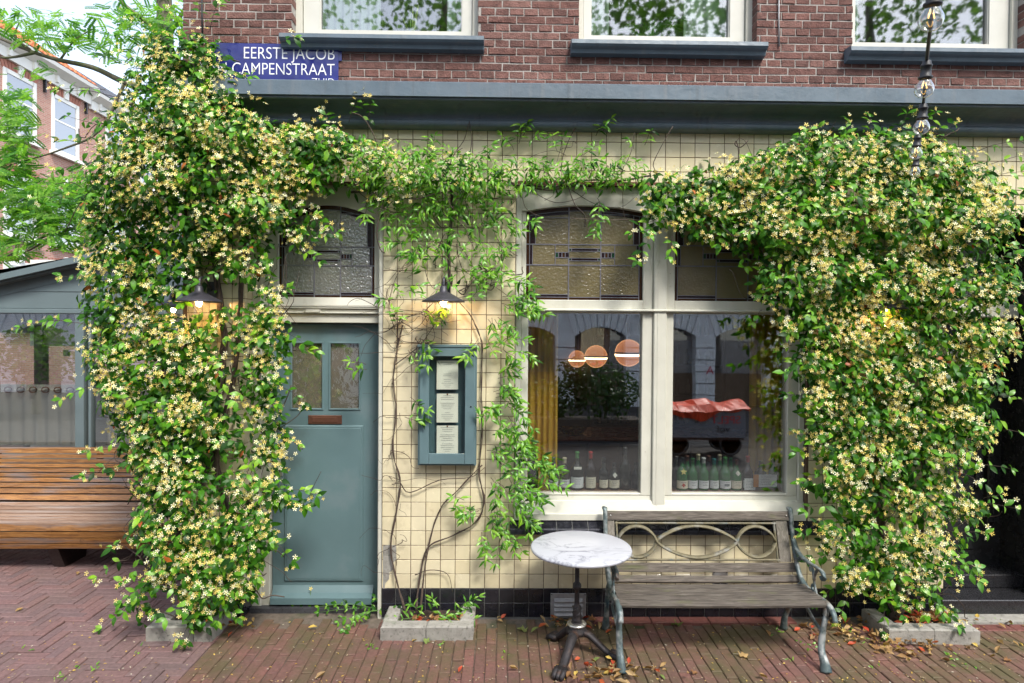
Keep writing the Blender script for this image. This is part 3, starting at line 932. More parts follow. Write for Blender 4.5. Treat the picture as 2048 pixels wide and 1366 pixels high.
def lettering(name, txt, right, base, h, mt, parent, y, align='RIGHT', rotz=0, sx=1.0, off=0.0, space=1.0, ext=.0006):
    cu = bpy.data.curves.new(name, 'FONT')
    cu.body = txt; cu.size = h / .72; cu.align_x = align; cu.extrude = ext; cu.offset = off; cu.space_character = space
    cu.materials.append(mt)
    tmp = bpy.data.objects.new("tmp", cu); COL.objects.link(tmp)
    bpy.context.view_layer.update()
    me = bpy.data.meshes.new_from_object(tmp)
    bpy.data.objects.remove(tmp)
    me.name = name
    o = bpy.data.objects.new(name, me); COL.objects.link(o)
    o.parent = parent
    w = wloc(parent)
    o.location = (right - w[0], y - w[1], base - w[2])
    o.rotation_euler = (math.pi / 2, 0, rotz)
    o.scale = (sx, 1, 1)
    return o
zl = lambda v: Za(600, v, -.017)
lettering("lettering", "EERSTE JACOB", Xa(670, 110, -.017), zl(118.5), zl(94) - zl(118.5), M_sign, np_, -.0172, sx=.84, off=-.0012)
lettering("lettering", "VAN CAMPENSTRAAT", Xa(670, 140, -.017), zl(150), zl(125.5) - zl(150), M_sign, np_, -.0172, sx=.805, off=-.0012)
lettering("lettering", "ZUID", Xa(670, 160, -.017), zl(171.5), zl(155) - zl(171.5), M_sign, np_, -.0172, sx=.88, off=-.0012)

# ------------------------------------------------------------------ wall lamps
M_shade = mat("shade_dark", [(.045, .042, .05)], .45, 30, .2, metal=.3)
M_shadein = mat("shade_inside", [(.62, .52, .36)], .4, 0, 0)
M_bulb = emit("bulb_lit", (1.0, .56, .19), 95)
M_jar = glass("jar_glass", (.97, .96, .92), 1.6, .02, floor=.03)
def wall_lamp(loc, side, label):
    t = thing("wall_lamp", label, "wall lamp", loc, "dark metal wall lamps")
    x, y, z = loc                       # the middle of the shade's rim
    dx, dy = side
    MB().tube(smooth_path([(x + dx * .19, y + dy * .19, z + .10), (x + dx * .1, y + dy * .1, z + .17), (x + dx * .02, y + dy * .02, z + .17), (x, y, z + .11)], 5), .010, 8).build("arm", M_shade, t)
    MB().box(x + dx * .2 - .035 * abs(dy) - .008 * abs(dx), x + dx * .2 + .035 * abs(dy) + .008 * abs(dx), y + dy * .2 - .008 * abs(dy) - .035 * abs(dx), y + dy * .2 + .008 * abs(dy) + .035 * abs(dx), z + .03, z + .16).build("wall_plate", M_shade, t)
    MB().lathe([(.02, .115), (.026, .1), (.03, .072), (.05, .062), (.10, .035), (.152, .006), (.158, 0), (.156, -.004)], (x, y, z), 28).build("shade", M_shade, t)
    MB().lathe([(.156, -.003), (.15, .003), (.10, .03), (.045, .055), (.028, .06), (.0, .06)], (x, y, z), 28, cap=False).build("shade_lining", M_shadein, t)
    MB().lathe([(.066, .035), (.07, 0), (.07, -.08), (.062, -.12), (.04, -.142), (0, -.148)], (x, y, z), 20, cap=False).build("glass_jar", M_jar, t)
    MB().lathe([(.014, .055), (.014, .03), (.012, .026)], (x, y, z), 10).lathe([(.012, .026), (.02, .005), (.022, -.012), (.014, -.03), (0, -.034)], (x, y, z), 12, 1).build("bulb", [M_shade, M_bulb], t)
    return t
yl = -.20
p = P(887, 603, yl); wall_lamp((p[0], yl, p[2]), (0, 1), "lit wall lamp with a dark shade hanging above the menu case")
p = P(398, 603, -.23); wall_lamp((p[0], -.23, p[2]), (0, 1), "lit wall lamp in a gap of the big flowering climber beside the blue door")
p = P(1768, 618, yl); wall_lamp((p[0], yl, p[2]), (0, 1), "lit wall lamp buried in the flowering climber right of the shop window")
p = P(349, 616, .22); wall_lamp((-2.62, .22, p[2]), (1, 0), "lit lamp on the side wall round the corner, behind the big climber")

# ------------------------------------------------------------------ menu case
M_case = mat("case_paint", [(.10, .158, .168)], .42, 4, .1, bump=.08, bs=40)
M_casein = mat("case_back", [(.055, .105, .118)], .5, 4, .1)
M_paper = mat("paper", [(.62, .60, .50)], .8, 8, .05)
M_ink = mat("ink_grey", [(.22, .21, .2)], .8, 0, 0)
ca, cb = Xa(836, 800, -.08), Xa(953, 800, -.08); cz0, cz1 = Za(890, 931, -.08), Za(890, 689, -.08)
mc = thing("menu_case", "blue grey wall case with three menu sheets behind its glass", "menu case", (ca, -.001, cz0))
MB().box(ca, ca + .016, -.075, -.0015, cz0, cz1 - .022).box(cb - .016, cb, -.075, -.0015, cz0, cz1 - .022).box(ca + .016, cb - .016, -.075, -.0015, cz0, cz0 + .016).build("case_box", M_case, mc)
MB().box(ca + .016, cb - .016, -.012, -.0015, cz0 + .016, cz1 - .022).build("back_panel", M_casein, mc)
MB().bbox(ca - .006, cb + .006, -.098, -.0015, cz1 - .021, cz1, .003).build("top_board", M_case, mc)
u0, u1 = Xa(858, 800, -.085), Xa(930, 800, -.085); w0, w1 = Za(890, 907, -.085), Za(890, 713, -.085)
fd = MB().bbox(ca + .012, u0, -.092, -.0765, cz0 + .012, w1, .003).bbox(u1, cb - .012, -.092, -.0765, cz0 + .012, w1, .003)
fd.bbox(u0 + .001, u1 - .001, -.092, -.0765, cz0 + .012, w0, .003).bbox(ca + .012, cb - .012, -.092, -.0765, w1 + .001, cz1 - .023, .003)
cd = fd.build("case_door", M_case, mc)
MB().box(u0 - .004, u1 + .004, -.083, -.080, w0 - .004, w1 + .004).build("pane", glass("case_glass", (.96, .98, .97), .9), cd)
MB().lathe([(.006, 0), (.006, -.003), (.0, -.0035)], (Xa(942, 813, -.09), -.0923, Za(942, 813, -.09)), 10, 0, True, 'y').build("keyhole", M_dark, cd)
for i, (va, vb, lab) in enumerate(((721, 779, "top menu sheet of the three in the blue grey case"), (787, 845, "middle menu sheet of the three in the blue grey case"), (851, 907, "bottom menu sheet of the three in the blue grey case"))):
    y = -.045
    a, c = Xa(873 + i * .3, 800, y), Xa(916 + i * .3, 800, y); zb, zt = Za(890, vb, y), Za(890, va, y)
    t = thing("menu_sheet", lab, "menu", (a, y, zb), "menu sheets in the wall case")
    MB().add([(a, y, zb), (c, y - .001, zb + .001), (c - .001, y, zt), (a + .001, y, zt - .001), (a, y + .0012, zb), (c, y + .0002, zb + .001), (c - .001, y + .0012, zt), (a + .001, y + .0012, zt - .001)],
             [(0, 1, 2, 3), (7, 6, 5, 4), (0, 4, 5, 1), (1, 5, 6, 2), (2, 6, 7, 3), (3, 7, 4, 0)]).build("paper", M_paper, t)
    pr = MB(); k = R
    rows = 14
    for j in range(rows):
        if j in (3, 8) or (i == 0 and j in (2, 4, 5)): continue
        w = (.18 + .5 * R.random()) * (c - a) * .55
        z = zt - (zt - zb) * (j + 1.2) / (rows + 1.5)
        pr.box((a + c) / 2 - w, (a + c) / 2 + w, y - .0018, y - .0012, z, z + .0022)
    pr.build("print", M_ink, t)
    if i: MB().lathe([(.006, 0), (.006, -.004), (0, -.005)], ((a + c) / 2, y - .001, zt - .006), 8, 0, True, 'y').build("pin", M_copper, t)

# ------------------------------------------------------------------ marble bistro table
def marble():
    m, nt, b = base_mat("marble_white")
    n1 = noise(nt, 2.2, 8, (1, 2.2, 1), .62, 1.6)
    v = nd(nt, "ShaderNodeMath", {"operation": 'ABSOLUTE'}, i0=nd(nt, "ShaderNodeMath", {"operation": 'SUBTRACT'}, i0=n1, i1=.5).outputs[0]).outputs[0]
    vein = mr(nt, v, 0, .035, 1, 0)
    patch = mr(nt, noise(nt, 3.1, 3), .42, .62, 0, 1)
    k = nd(nt, "ShaderNodeMath", {"operation": 'MULTIPLY'}, i0=vein, i1=patch).outputs[0]
    c = mixc(nt, mr(nt, noise(nt, 4, 6, (1, 2, 1)), .4, .75, 0, .35), (.46, .465, .49), (.36, .365, .395))
    c = mixc(nt, k, c, (.15, .155, .19))
    nt.links.new(c, b.inputs["Base Color"])
    b.inputs["Roughness"].default_value = .32
    return m
M_marble = marble()
M_iron = mat("cast_iron", [(.030, .026, .027)], .55, 40, .35, metal=.35, bump=.3, bs=120, spots=[((.085, .045, .028), 16, .55, .75), ((.075, .075, .085), 30, .62, .8)])
tb = G(1153, 1299)
tx, ty = float(tb[0]), float(tb[1])
tz = H - (1096 - 667.5 - 2) / F * (ty + D) * 1.0
bt = thing("bistro_table", "round white marble bistro table on a cast iron foot", "table", (tx, ty, 0))
tr_ = .35
n = 64
prof = [(tr_ - .012, tz - .026), (tr_ - .003, tz - .022), (tr_, tz - .012), (tr_ - .004, tz - .003), (tr_ - .012, tz)]
m = MB().lathe(prof, (tx + .025, ty, 0), n)
rj = random.Random(4)
chip = {10: .006, 11: .008, 41: .007, 42: .009, 43: .004, 23: .004}
m.v = [(tx + .025 + (p[0] - tx - .025) * (1 - chip.get(i % n, 0) * 2), ty + (p[1] - ty) * (1 - chip.get(i % n, 0) * 2), p[2]) for i, p in enumerate(m.v)]
m.build("table_top", M_marble, bt)
MB().lathe([(.030, .20), (.034, .205), (.034, .215), (.028, .225), (.030, .24), (.027, .30), (.019, .315), (.0165, .33), (.0165, .415), (.02, .42), (.028, .43), (.031, .445), (.028, .46), (.021, .468), (.0165, .475),
            (.0155, .62), (.019, .626), (.023, .634), (.019, .645), (.0155, .65), (.0155, tz - .045), (.05, tz - .04), (.05, tz - .028)], (tx, ty, 0), 18).build("column", M_iron, bt)
tw = MB()
for k in range(3):
    a0 = k * 2 * math.pi / 3
    tw.tube([(tx + .029 * math.cos(a0 + q * .55), ty + .029 * math.sin(a0 + q * .55), .235 + q * .013) for q in range(6)], .006, 5)
tw.build("twisted_band", M_iron, bt)
MB().lathe([(.062, .172), (.067, .178), (.067, .186), (.060, .190), (.040, .192)], (tx, ty, 0), 24).build("ring", M_nickel, bt)
MB().lathe([(.075, .12), (.07, .14), (.058, .16), (.055, .178), (.03, .20)], (tx, ty, 0), 20).build("hub", M_iron, bt)
for u, v in ((1106, 1279), (1118, 1356), (1234, 1321)):
    g_ = G(u, v); fx, fy = float(g_[0]), float(g_[1])
    q = np.array([fx - tx, fy - ty]); L = np.linalg.norm(q); q /= L
    path = [(tx + q[0] * L * a, ty + q[1] * L * a, z) for a, z in ((.12, .13), (.3, .125), (.5, .09), (.7, .05), (.85, .032), (.97, .03))]
    l = MB().tube(smooth_path(path, 4), [.035 - .0005 * i for i in range(21)], 10, flat=(1.0, .72))
    lo = l.build("leg", M_iron, bt)
    fx, fy = tx + q[0] * L, ty + q[1] * L
    nrm = np.array([-q[1], q[0]])
    pw = MB()
    for s_ in (-1, 0, 1):
        b0 = np.array([fx, fy]) + nrm * s_ * .026
        pw.tube([(b0[0] - q[0] * .05, b0[1] - q[1] * .05, .036), (b0[0], b0[1], .034), (b0[0] + q[0] * .028, b0[1] + q[1] * .028, .02), (b0[0] + q[0] * .04, b0[1] + q[1] * .04, .008)], [.02, .021, .018, .008], 7)
    pw.build("paw", M_iron, lo)

# ------------------------------------------------------------------ park bench with cast iron ends
M_grey = wood("bench_wood_weathered", [(.035, .028, .022), (.10, .082, .064), (.185, .16, .13)], .8, 'x', 11, .5, spots=[((.10, .105, .04), 4, .58, .8, (1, 3, 3)), ((.045, .038, .03), 7, .62, .8)])
M_greyz = wood("bench_wood_upright", [(.075, .065, .05), (.13, .115, .09), (.2, .18, .15)], .8, 'z', 11, .5)
M_verd = mat("cast_iron_worn_green", [(.085, .115, .112)], .5, 25, .35, metal=.25, bump=.3, bs=90, spots=[((.34, .35, .33), 14, .47, .64), ((.10, .06, .035), 9, .58, .72), ((.02, .06, .08), 8, .56, .7)])
M_gold = mat("cast_iron_worn_ochre", [(.145, .125, .07)], .65, 25, .4, metal=.1, bump=.3, bs=90, spots=[((.26, .26, .24), 9, .52, .7), ((.05, .10, .115), 13, .58, .74), ((.12, .1, .06), 25, .55, .7)])
bx0, bx1 = .790, 2.205
pb = thing("park_bench", "weathered wooden bench with cast iron ends under the shop window", "bench", ((bx0 + bx1) / 2, -.4, 0))
yb = lambda z: -.205 + (z - .42) * .30             # line of the back
def plank(xa, xb, yc, zc, w, th, tilt, mt, name="slat", sag=0.0):
    """board across the bench; tilt = angle of its face from the horizontal"""
    c, s_ = math.cos(tilt), math.sin(tilt)
    k = 10
    vs, fs = [], []
    ch = .004
    prof = [(-w / 2 + ch, -th / 2), (w / 2 - ch, -th / 2), (w / 2, -th / 2 + ch), (w / 2, th / 2 - ch), (w / 2 - ch, th / 2), (-w / 2 + ch, th / 2), (-w / 2, th / 2 - ch), (-w / 2, -th / 2 + ch)]
    for i in range(k + 1):
        x = xa + (xb - xa) * i / k
        dz = -sag * (1 - (2 * i / k - 1) ** 2) + R.uniform(-.0008, .0008)
        for a, b_ in prof:
            vs.append((x, yc + a * c - b_ * s_, zc + a * s_ + b_ * c + dz))
    for i in range(k):
        for j in range(8):
            q = (j + 1) % 8
            fs.append((i * 8 + j, (i + 1) * 8 + j, (i + 1) * 8 + q, i * 8 + q))
    fs += [tuple(range(8)), tuple(k * 8 + j for j in range(8))[::-1]]
    return MB().add(vs, fs).build(name, mt, pb)
tb_ = math.radians(73)
plank(bx0 + .012, bx1 - .012, yb(.825), .822, .068, .026, tb_, M_grey, "top_rail")
plank(bx0 + .012, bx1 - .012, yb(.455), .470, .066, .022, tb_, M_grey, "back_slat", .003)
for xa, w in ((bx0 + .042, .052), (bx1 - .075, .085)):
    MB().add([(xa - w / 2, yb(.51) - .008, .507), (xa + w / 2, yb(.51) - .008, .507), (xa + w / 2, yb(.785) - .008, .784), (xa - w / 2, yb(.785) - .008, .784),
              (xa - w / 2, yb(.51) + .012, .507), (xa + w / 2, yb(.51) + .012, .507), (xa + w / 2, yb(.785) + .012, .784), (xa - w / 2, yb(.785) + .012, .784)],
             [(0, 1, 2, 3), (7, 6, 5, 4), (0, 4, 5, 1), (1, 5, 6, 2), (2, 6, 7, 3), (3, 7, 4, 0)]).build("back_board", M_greyz, pb)
# seat
for yc, zc, w, tl in ((-.240, .402, .052, .75), (-.360, .392, .052, .06), (-.430, .394, .053, -.03), (-.499, .397, .053, -.03), (-.566, .397, .052, .04), (-.632, .391, .055, .22)):
    plank(bx0 + .01, bx1 - .01, yc, zc, w, .024, tl, M_grey, "seat_slat", .004)
# pierced back panel: frame and two waves that cross
xa, xb = bx0 + .072, bx1 - .122
fz0, fz1 = .508, .783
bp = MB()
def bar(x0_, z0_, x1_, z1_, w=.014):
    bp.tube([(x0_, yb(z0_) - .006, z0_), (x1_, yb(z1_) - .006, z1_)], w, 8, flat=(1, .6), smooth=False)
bar(xa, fz0 + .012, xb, fz0 + .012); bar(xa, fz1 - .012, xb, fz1 - .012); bar(xa + .012, fz0, xa + .012, fz1); bar(xb - .012, fz0, xb - .012, fz1)
panel_ = bp.build("back_panel", M_gold, pb)
zm, am = (fz0 + fz1) / 2, (fz1 - fz0) / 2 - .03
Lb = xb - xa - .03
for sg in (1, -1):
    pts = []
    for i in range(61):
        t = i / 60
        x = xa + .015 + Lb * t
        # loop | lens | loop
        k1, k2 = .245, .755
        if t < k1: a = math.sin(math.pi * (t / k1)); e = a ** .55 if a > 0 else 0; zz = sg * am * e
        elif t > k2: a = math.sin(math.pi * ((1 - t) / (1 - k2))); e = a ** .55 if a > 0 else 0; zz = sg * am * e
        else: a = math.sin(math.pi * (t - k1) / (k2 - k1)); zz = -sg * am * a ** .8
        pts.append((x, yb(zm + zz) - .006 - .004 * sg, zm + zz))
    MB().tube(pts, .021, 8, flat=(.5, 1), ref=(0, 1, .25)).build("scroll", M_gold, panel_)
# ends
for side, X in (("a", bx0), ("b", bx1)):
    sp = -.0 if side == "a" else -.075
    fl = (1.15, .9)
    back = smooth_path([(X, yb(.86) + .012, .872), (X, yb(.84) - .012, .862), (X, yb(.74) - .004, .74), (X, yb(.6) - .006, .6), (X, yb(.5) - .02, .5), (X, -.26, .425), (X, -.36, .385), (X, -.5, .385), (X, -.62, .392), (X, -.70, .365), (X, -.735, .31)], 5)
    e = MB().tube(back, [.019] * len(back), 8, flat=fl).build("bench_end", M_verd, pb)
    arm = smooth_path([(X, yb(.66) - .004, .665), (X, -.20, .605), (X, -.28, .578), (X, -.40, .575), (X, -.50, .582), (X, -.565, .575), (X, -.585, .548), (X, -.565, .528), (X, -.545, .54)], 5)
    MB().tube(arm, [.018 - .00012 * i for i in range(len(arm))], 8, flat=(1.3, .8)).build("armrest", M_verd, e)
    sc = MB()
    for pth in ([(X, -.50, .575), (X, -.47, .53), (X, -.455, .48), (X, -.475, .42), (X, -.50, .392)],
                [(X, -.455, .48), (X, -.44, .535), (X, -.415, .558), (X, -.39, .545), (X, -.40, .525), (X, -.415, .53)],
                [(X, -.48, .41), (X, -.445, .40), (X, -.425, .42), (X, -.435, .442), (X, -.45, .435)],
                [(X, -.24, .59), (X, -.245, .55), (X, -.225, .54), (X, -.215, .555)]):
        q = smooth_path(pth, 5); sc.tube(q, [.012 - .0003 * i for i in range(len(q))], 7)
    sc.build("arm_scroll", M_verd, e)
    rear = smooth_path([(X, -.30, .40), (X + sp * .3, -.245, .33), (X + sp * .6, -.205, .2), (X + sp, -.18, .09), (X + sp, -.165, .0)], 5)
    MB().tube(rear, [.017 + .0014 * max(0, i - 12) for i in range(len(rear))], 8, flat=(1, 1.2)).build("leg", M_verd, pb)
    front = smooth_path([(X, -.61, .39), (X + sp * .4, -.665, .33), (X + sp * .7, -.675, .22), (X + sp, -.70, .12), (X + sp, -.745, .05), (X + sp, -.765, .0)], 5)
    MB().tube(front, [.018 + .0011 * max(0, i - 14) for i in range(len(front))], 8, flat=(1, 1.25)).build("leg", M_verd, pb)
    MB().tube(smooth_path([(X + sp * .3, -.265, .34), (X + sp * .5, -.36, .30), (X + sp * .5, -.42, .345), (X + sp * .5, -.46, .32), (X + sp * .5, -.42, .29), (X + sp * .6, -.52, .25), (X + sp * .75, -.67, .22)], 5), .011, 7).build("brace", M_verd, pb)
for X in (bx0 + .04, bx1 - .035): MB().lathe([(.006, 0), (.005, -.004), (0, -.005)], (X, yb(.825) - .0165, .828), 8, 0, True, 'y').build("bolt", M_nickel, pb)

# ------------------------------------------------------------------ concrete planters
M_soil = mat("soil", [(.035, .022, .015)], .95, 30, .5, bump=.8, bs=70, spots=[((.10, .05, .03), 40, .55, .7)])
def planter(corners, hgt, wall, label, split):
    """corners: outer ground outline front-left, front-right, back-right, back-left"""
    (ax, ay), (bx, by), (cx, cy), (dx_, dy_) = corners
    t = thing("planter", label, "planter", ((ax + bx) / 2, (ay + cy) / 2, 0), "planters let into the pavement")
    def slab(p, q, inward, name, z=hgt, gap=.002, seed=1):
        p, q, w = np.array(p), np.array(q), np.array(inward)
        e = (q - p) / np.linalg.norm(q - p)
        p, q = p + e * gap, q - e * gap
        r = random.Random(seed)
        ch = .010
        j = lambda: r.uniform(-.002, .002)
        o1, o2, i1, i2 = p, q, p + w, q + w
        vs = []
        for zz, sh in ((-.02, 0), (z - ch, 0), (z, ch)):
            u = w / np.linalg.norm(w) * sh
            for pt in (o1 + u + e * sh, o2 + u - e * sh, i2 - u - e * sh, i1 - u + e * sh): vs.append((pt[0] + j(), pt[1] + j(), zz + j()))
        fs = [(0, 1, 5, 4), (1, 2, 6, 5), (2, 3, 7, 6), (3, 0, 4, 7), (4, 5, 9, 8), (5, 6, 10, 9), (6, 7, 11, 10), (7, 4, 8, 11), (8, 9, 10, 11)]
        MB().add(vs, fs).build(name, M_conc, t)
    A, B, C_, D_ = [np.array(q, float) for q in corners]
    nf = (D_ - A) / np.linalg.norm(D_ - A) * wall
    nl = (B - A) / np.linalg.norm(B - A) * wall
    mid = A + (B - A) * split
    slab(A, mid, nf, "kerb_block", seed=1); slab(mid, B, nf, "kerb_block", seed=2)
    nl2 = -nl
    slab(D_, A + nf, nl, "kerb_block", seed=3); slab(B + (C_ - B) / np.linalg.norm(C_ - B) * wall, C_, nl2, "kerb_block", seed=4)
    a, b_, c_, d_ = A + nl * .5 + nf * .5, B - nl * .5 + nf * .5, C_ - nl * .5, D_ + nl * .5
    vs, fs = [], []
    k = 14
    for i in range(k + 1):
        for j in range(k + 1):
            u, v = i / k, j / k
            p = (a * (1 - u) + b_ * u) * (1 - v) + (d_ * (1 - u) + c_ * u) * v
            vs.append((p[0], p[1], hgt - .045 + R.uniform(-.012, .012)))
    for i in range(k):
        for j in range(k):
            fs.append((i * (k + 1) + j, (i + 1) * (k + 1) + j, (i + 1) * (k + 1) + j + 1, i * (k + 1) + j + 1))
    MB().add(vs, fs, 0, True).build("soil", M_soil, t)
    return t
gxy = lambda u, v, z=0: tuple(float(q) for q in G(u, v, z)[:2])
def planter_px(fl, fr, hgt, back, label, split, wall=.12, skew=0):
    A, B = gxy(*fl), gxy(*fr)
    C_, D_ = (B[0] + skew, back), (A[0] + skew, back)
    return planter((A, B, C_, D_), hgt, wall, label, split)
planter_px((760, 1281), (947, 1281), .10, -.005, "concrete planter between the blue door and the shop window", .49, .105)
planter_px((291, 1284), (424, 1284), .11, -.005, "concrete planter at the corner under the big flowering climber", .72, .11)
planter_px((1777, 1287), (1961, 1290), .105, -.06, "concrete planter full of fallen leaves right of the park bench", .5, .11)

# ------------------------------------------------------------------ long slatted bench on the left
M_teak = wood("bench_wood_orange", [(.11, .045, .014), (.27, .12, .032), (.40, .20, .062)], .42, 'x', 9, .35, spots=[((.17, .14, .13), 3, .52, .68, (.5, 5, 5)), ((.06, .03, .015), 9, .64, .78)])
M_steel = mat("steel_brown", [(.028, .018, .016)], .5, 20, .3)
sbx0, sbx1 = -6.6, -2.86
sb = thing("slatted_bench", "long orange brown slatted bench in front of the conservatory", "bench", (-4.2, 1.2, 0))
path = [(1.60, .985), (1.585, .955), (1.575, .905), (1.56, .855), (1.55, .805), (1.54, .755), (1.53, .705), (1.515, .655), (1.50, .605), (1.475, .555), (1.44, .512)]
M_teakw = wood("bench_wood_worn_sheen", [(.17, .10, .065), (.29, .19, .135), (.40, .29, .22)], .35, 'x', 9, .35, spots=[((.36, .31, .28), 3, .5, .7, (.5, 5, 5))])  # weathered seat slats, with their pale sheen put into the colour
def sslat(ya, za, yb_, zb_, th=.02, mt=None):
    dy, dz = yb_ - ya, zb_ - za
    L = math.hypot(dy, dz); ny, nz = -dz / L * th, dy / L * th
    c = .10
    pr = [(ya + dy * c, za + dz * c), (yb_ - dy * c, zb_ - dz * c), (yb_ - dy * c + ny, zb_ - dz * c + nz), (ya + dy * c + ny, za + dz * c + nz)]
    MB().prism(pr, 'x', sbx0, sbx1).build("slat", mt or M_teak, sb)
prof2 = [(1.63, 1.0), (1.565, .992), (1.555, .945), (1.545, .90), (1.535, .855), (1.525, .81), (1.515, .765), (1.505, .72), (1.492, .672), (1.472, .620), (1.445, .568), (1.398, .512)]
for a, c in zip(prof2[:-1], prof2[1:]): sslat(a[0], a[1], c[0], c[1])
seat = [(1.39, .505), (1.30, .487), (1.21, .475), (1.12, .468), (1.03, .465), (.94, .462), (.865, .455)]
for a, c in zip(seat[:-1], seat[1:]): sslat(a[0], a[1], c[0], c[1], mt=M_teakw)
fr2 = [(.862, .456), (.842, .385), (.85, .325), (.868, .268), (.89, .212)]
for a, c in zip(fr2[:-1], fr2[1:]): sslat(a[0], a[1], c[0], c[1])
for X in (-6.2, -5.12, -4.09, -3.05):
    MB().prism([(.93, .20), (1.35, .20), (1.30, 0), (1.02, 0)], 'x', X - .05, X + .05).build("leg", M_steel, sb)
    MB().prism([(.90, .22), (.885, .30), (.875, .43), (1.38, .475), (1.44, .52), (1.53, .70), (1.575, .97), (1.62, .97), (1.60, .7), (1.52, .46), (1.40, .20), (.93, .20)], 'x', X - .02, X + .02).build("bracket", M_steel, sb)
# ------------------------------------------------------------------ ground and paving
def paver_mat(name, cols, moss):
    m, nt, b = base_mat(name)
    c = ramp(nt, rnd_socket(nt), cols)
    f = mr(nt, noise(nt, 45, 5), .25, .75, .7, 1.3)
    c = mixc(nt, 1.0, c, nd(nt, "ShaderNodeCombineColor", i0=f, i1=f, i2=f).outputs[0], 'MULTIPLY')
    c = mixc(nt, mr(nt, noise(nt, 1.7, 6, rough=.7), .41, .61, 0, moss), c, (.088, .080, .034))
    c = mixc(nt, mr(nt, noise(nt, 8, 6, rough=.75), .60, .82, 0, .55), c, (.15, .125, .105))
    c = mixc(nt, mr(nt, noise(nt, 150, 2), .70, .76, 0, .7), c, (.34, .30, .24))
    nt.links.new(c, b.inputs["Base Color"])
    nt.links.new(mr(nt, noise(nt, 12, 4), .3, .7, .5, .85), b.inputs["Roughness"])
    b.inputs["Specular IOR Level"].default_value = .35
    bn = nd(nt, "ShaderNodeBump", Height=noise(nt, 170, 5), Strength=.5, Distance=.006)
    nt.links.new(bn.outputs[0], b.inputs["Normal"])
    return m
M_pave = paver_mat("paver_red", [(.135, .070, .056), (.17, .084, .067), (.15, .077, .061), (.195, .088, .073), (.125, .070, .059)], .85)
M_pavel = paver_mat("paver_purple", [(.155, .098, .094), (.18, .11, .104), (.14, .092, .091), (.19, .108, .10), (.16, .092, .088)], .12)
M_edge = paver_mat("paver_edge", [(.165, .058, .048), (.14, .052, .043)], .1)
M_sand = mat("joint_sand", [(.125, .098, .075)], .95, 30, .4, spots=[((.035, .05, .015), 3, .5, .7)])
M_far = mat("ground_far", [(.05, .046, .043)], .9, 3, .3)
me = plain_mesh(MB().add([(-160, -160, 0), (160, -160, 0), (160, 200, 0), (-160, 200, 0)], [(0, 1, 2, 3)]), "ground", M_far)
tag(link("ground", me, None, (0, 0, -.03)), kind="structure")
pav = thing("pavement", None, None, (0, 0, 0), kind="structure")
MB().add([(-9, -1.75, -.011), (7, -1.75, -.011), (7, .3, -.011), (-9, .3, -.011)], [(0, 1, 2, 3)]).add([(-9, .302, -.011), (-2.2, .302, -.011), (-2.2, 6.5, -.011), (-9, 6.5, -.011)], [(0, 1, 2, 3)]).build("sand_bed", M_sand, pav)
PL, PW, PG = .222, .074, .0042
def paver_mesh(L, W, seed, mt):
    r = random.Random(seed); c = .0045
    vs = [(0, 0, -.05), (L, 0, -.05), (L, W, -.05), (0, W, -.05), (0, 0, -c), (L, 0, -c), (L, W, -c), (0, W, -c)]
    vs += [(c + r.uniform(0, .003), c, 0), (L - c, c + r.uniform(0, .003), 0), (L - c - r.uniform(0, .003), W - c, 0), (c, W - c - r.uniform(0, .003), 0)]
    vs = [(x + r.uniform(-.001, .001), y + r.uniform(-.001, .001), z) for x, y, z in vs]
    m = MB().add(vs, [(0, 1, 5, 4), (1, 2, 6, 5), (2, 3, 7, 6), (3, 0, 4, 7), (4, 5, 9, 8), (5, 6, 10, 9), (6, 7, 11, 10), (7, 4, 8, 11), (8, 9, 10, 11)])
    return m
cells = []                                        # x, y, lies along y?, material
XS = -2.02                                        # where the courses change
y = -.012
row = 0
# right part: courses that run out from the wall
nx = int((5.8 - XS) / PW)
for i in range(nx):
    x = XS + i * PW
    y = -.125 - (i % 3) * PL / 3 + PL * .5 - PL
    while y > -1.7:
        cells.append((x, y, 1, 0)); y -= PL
# left part: herringbone
n_ = 3
x_lo, y_lo = -7.2, -1.6
for j in range(int((2.1 - y_lo) / PW)):
    for i in range(int((XS - x_lo) / PW)):
        k = (i - j) % (2 * n_)
        x, y = XS - (i + 1) * PW, y_lo + j * PW
        if k == 0: cells.append((XS - (i + n_) * PW, y, 0, 1))
        elif k == 2 * n_ - 1: cells.append((x, y, 1, 1))
short = []                                        # bricks cut where the two bonds meet
for j in range(int((2.1 - y_lo) / PW)):
    for i in (-2, -1):
        if (i - j) % (2 * n_) == 0: short.append((XS - (i + n_) * PW, y_lo + j * PW, (n_ + i) * PW))
def seen(c):
    x, y = c[0] + .05, c[1] + .05
    dv = np.array([x, y + D, -H]); z = dv @ fw
    if z < .5: return 99
    u = 1024 + F * (dv @ rt) / z; v = 683 - F * (dv @ up) / z
    return z if -20 < u < 2068 and v < 1372 else 60 + z
cells = [c for c in cells if not (c[1] > -.02 and c[0] > -2.35) and not (c[0] > -2.5 and c[1] > -.06 and c[2] == 0) and c[0] > -7.2]
cells.sort(key=seen)
PMs = {(k, a): plain_mesh(paver_mesh(PL - PG, PW - PG, 31 * k + a, None), "paver", M_pave if a == 0 else M_pavel) for k in range(5) for a in (0, 1)}
rest = {0: MB(), 1: MB()}
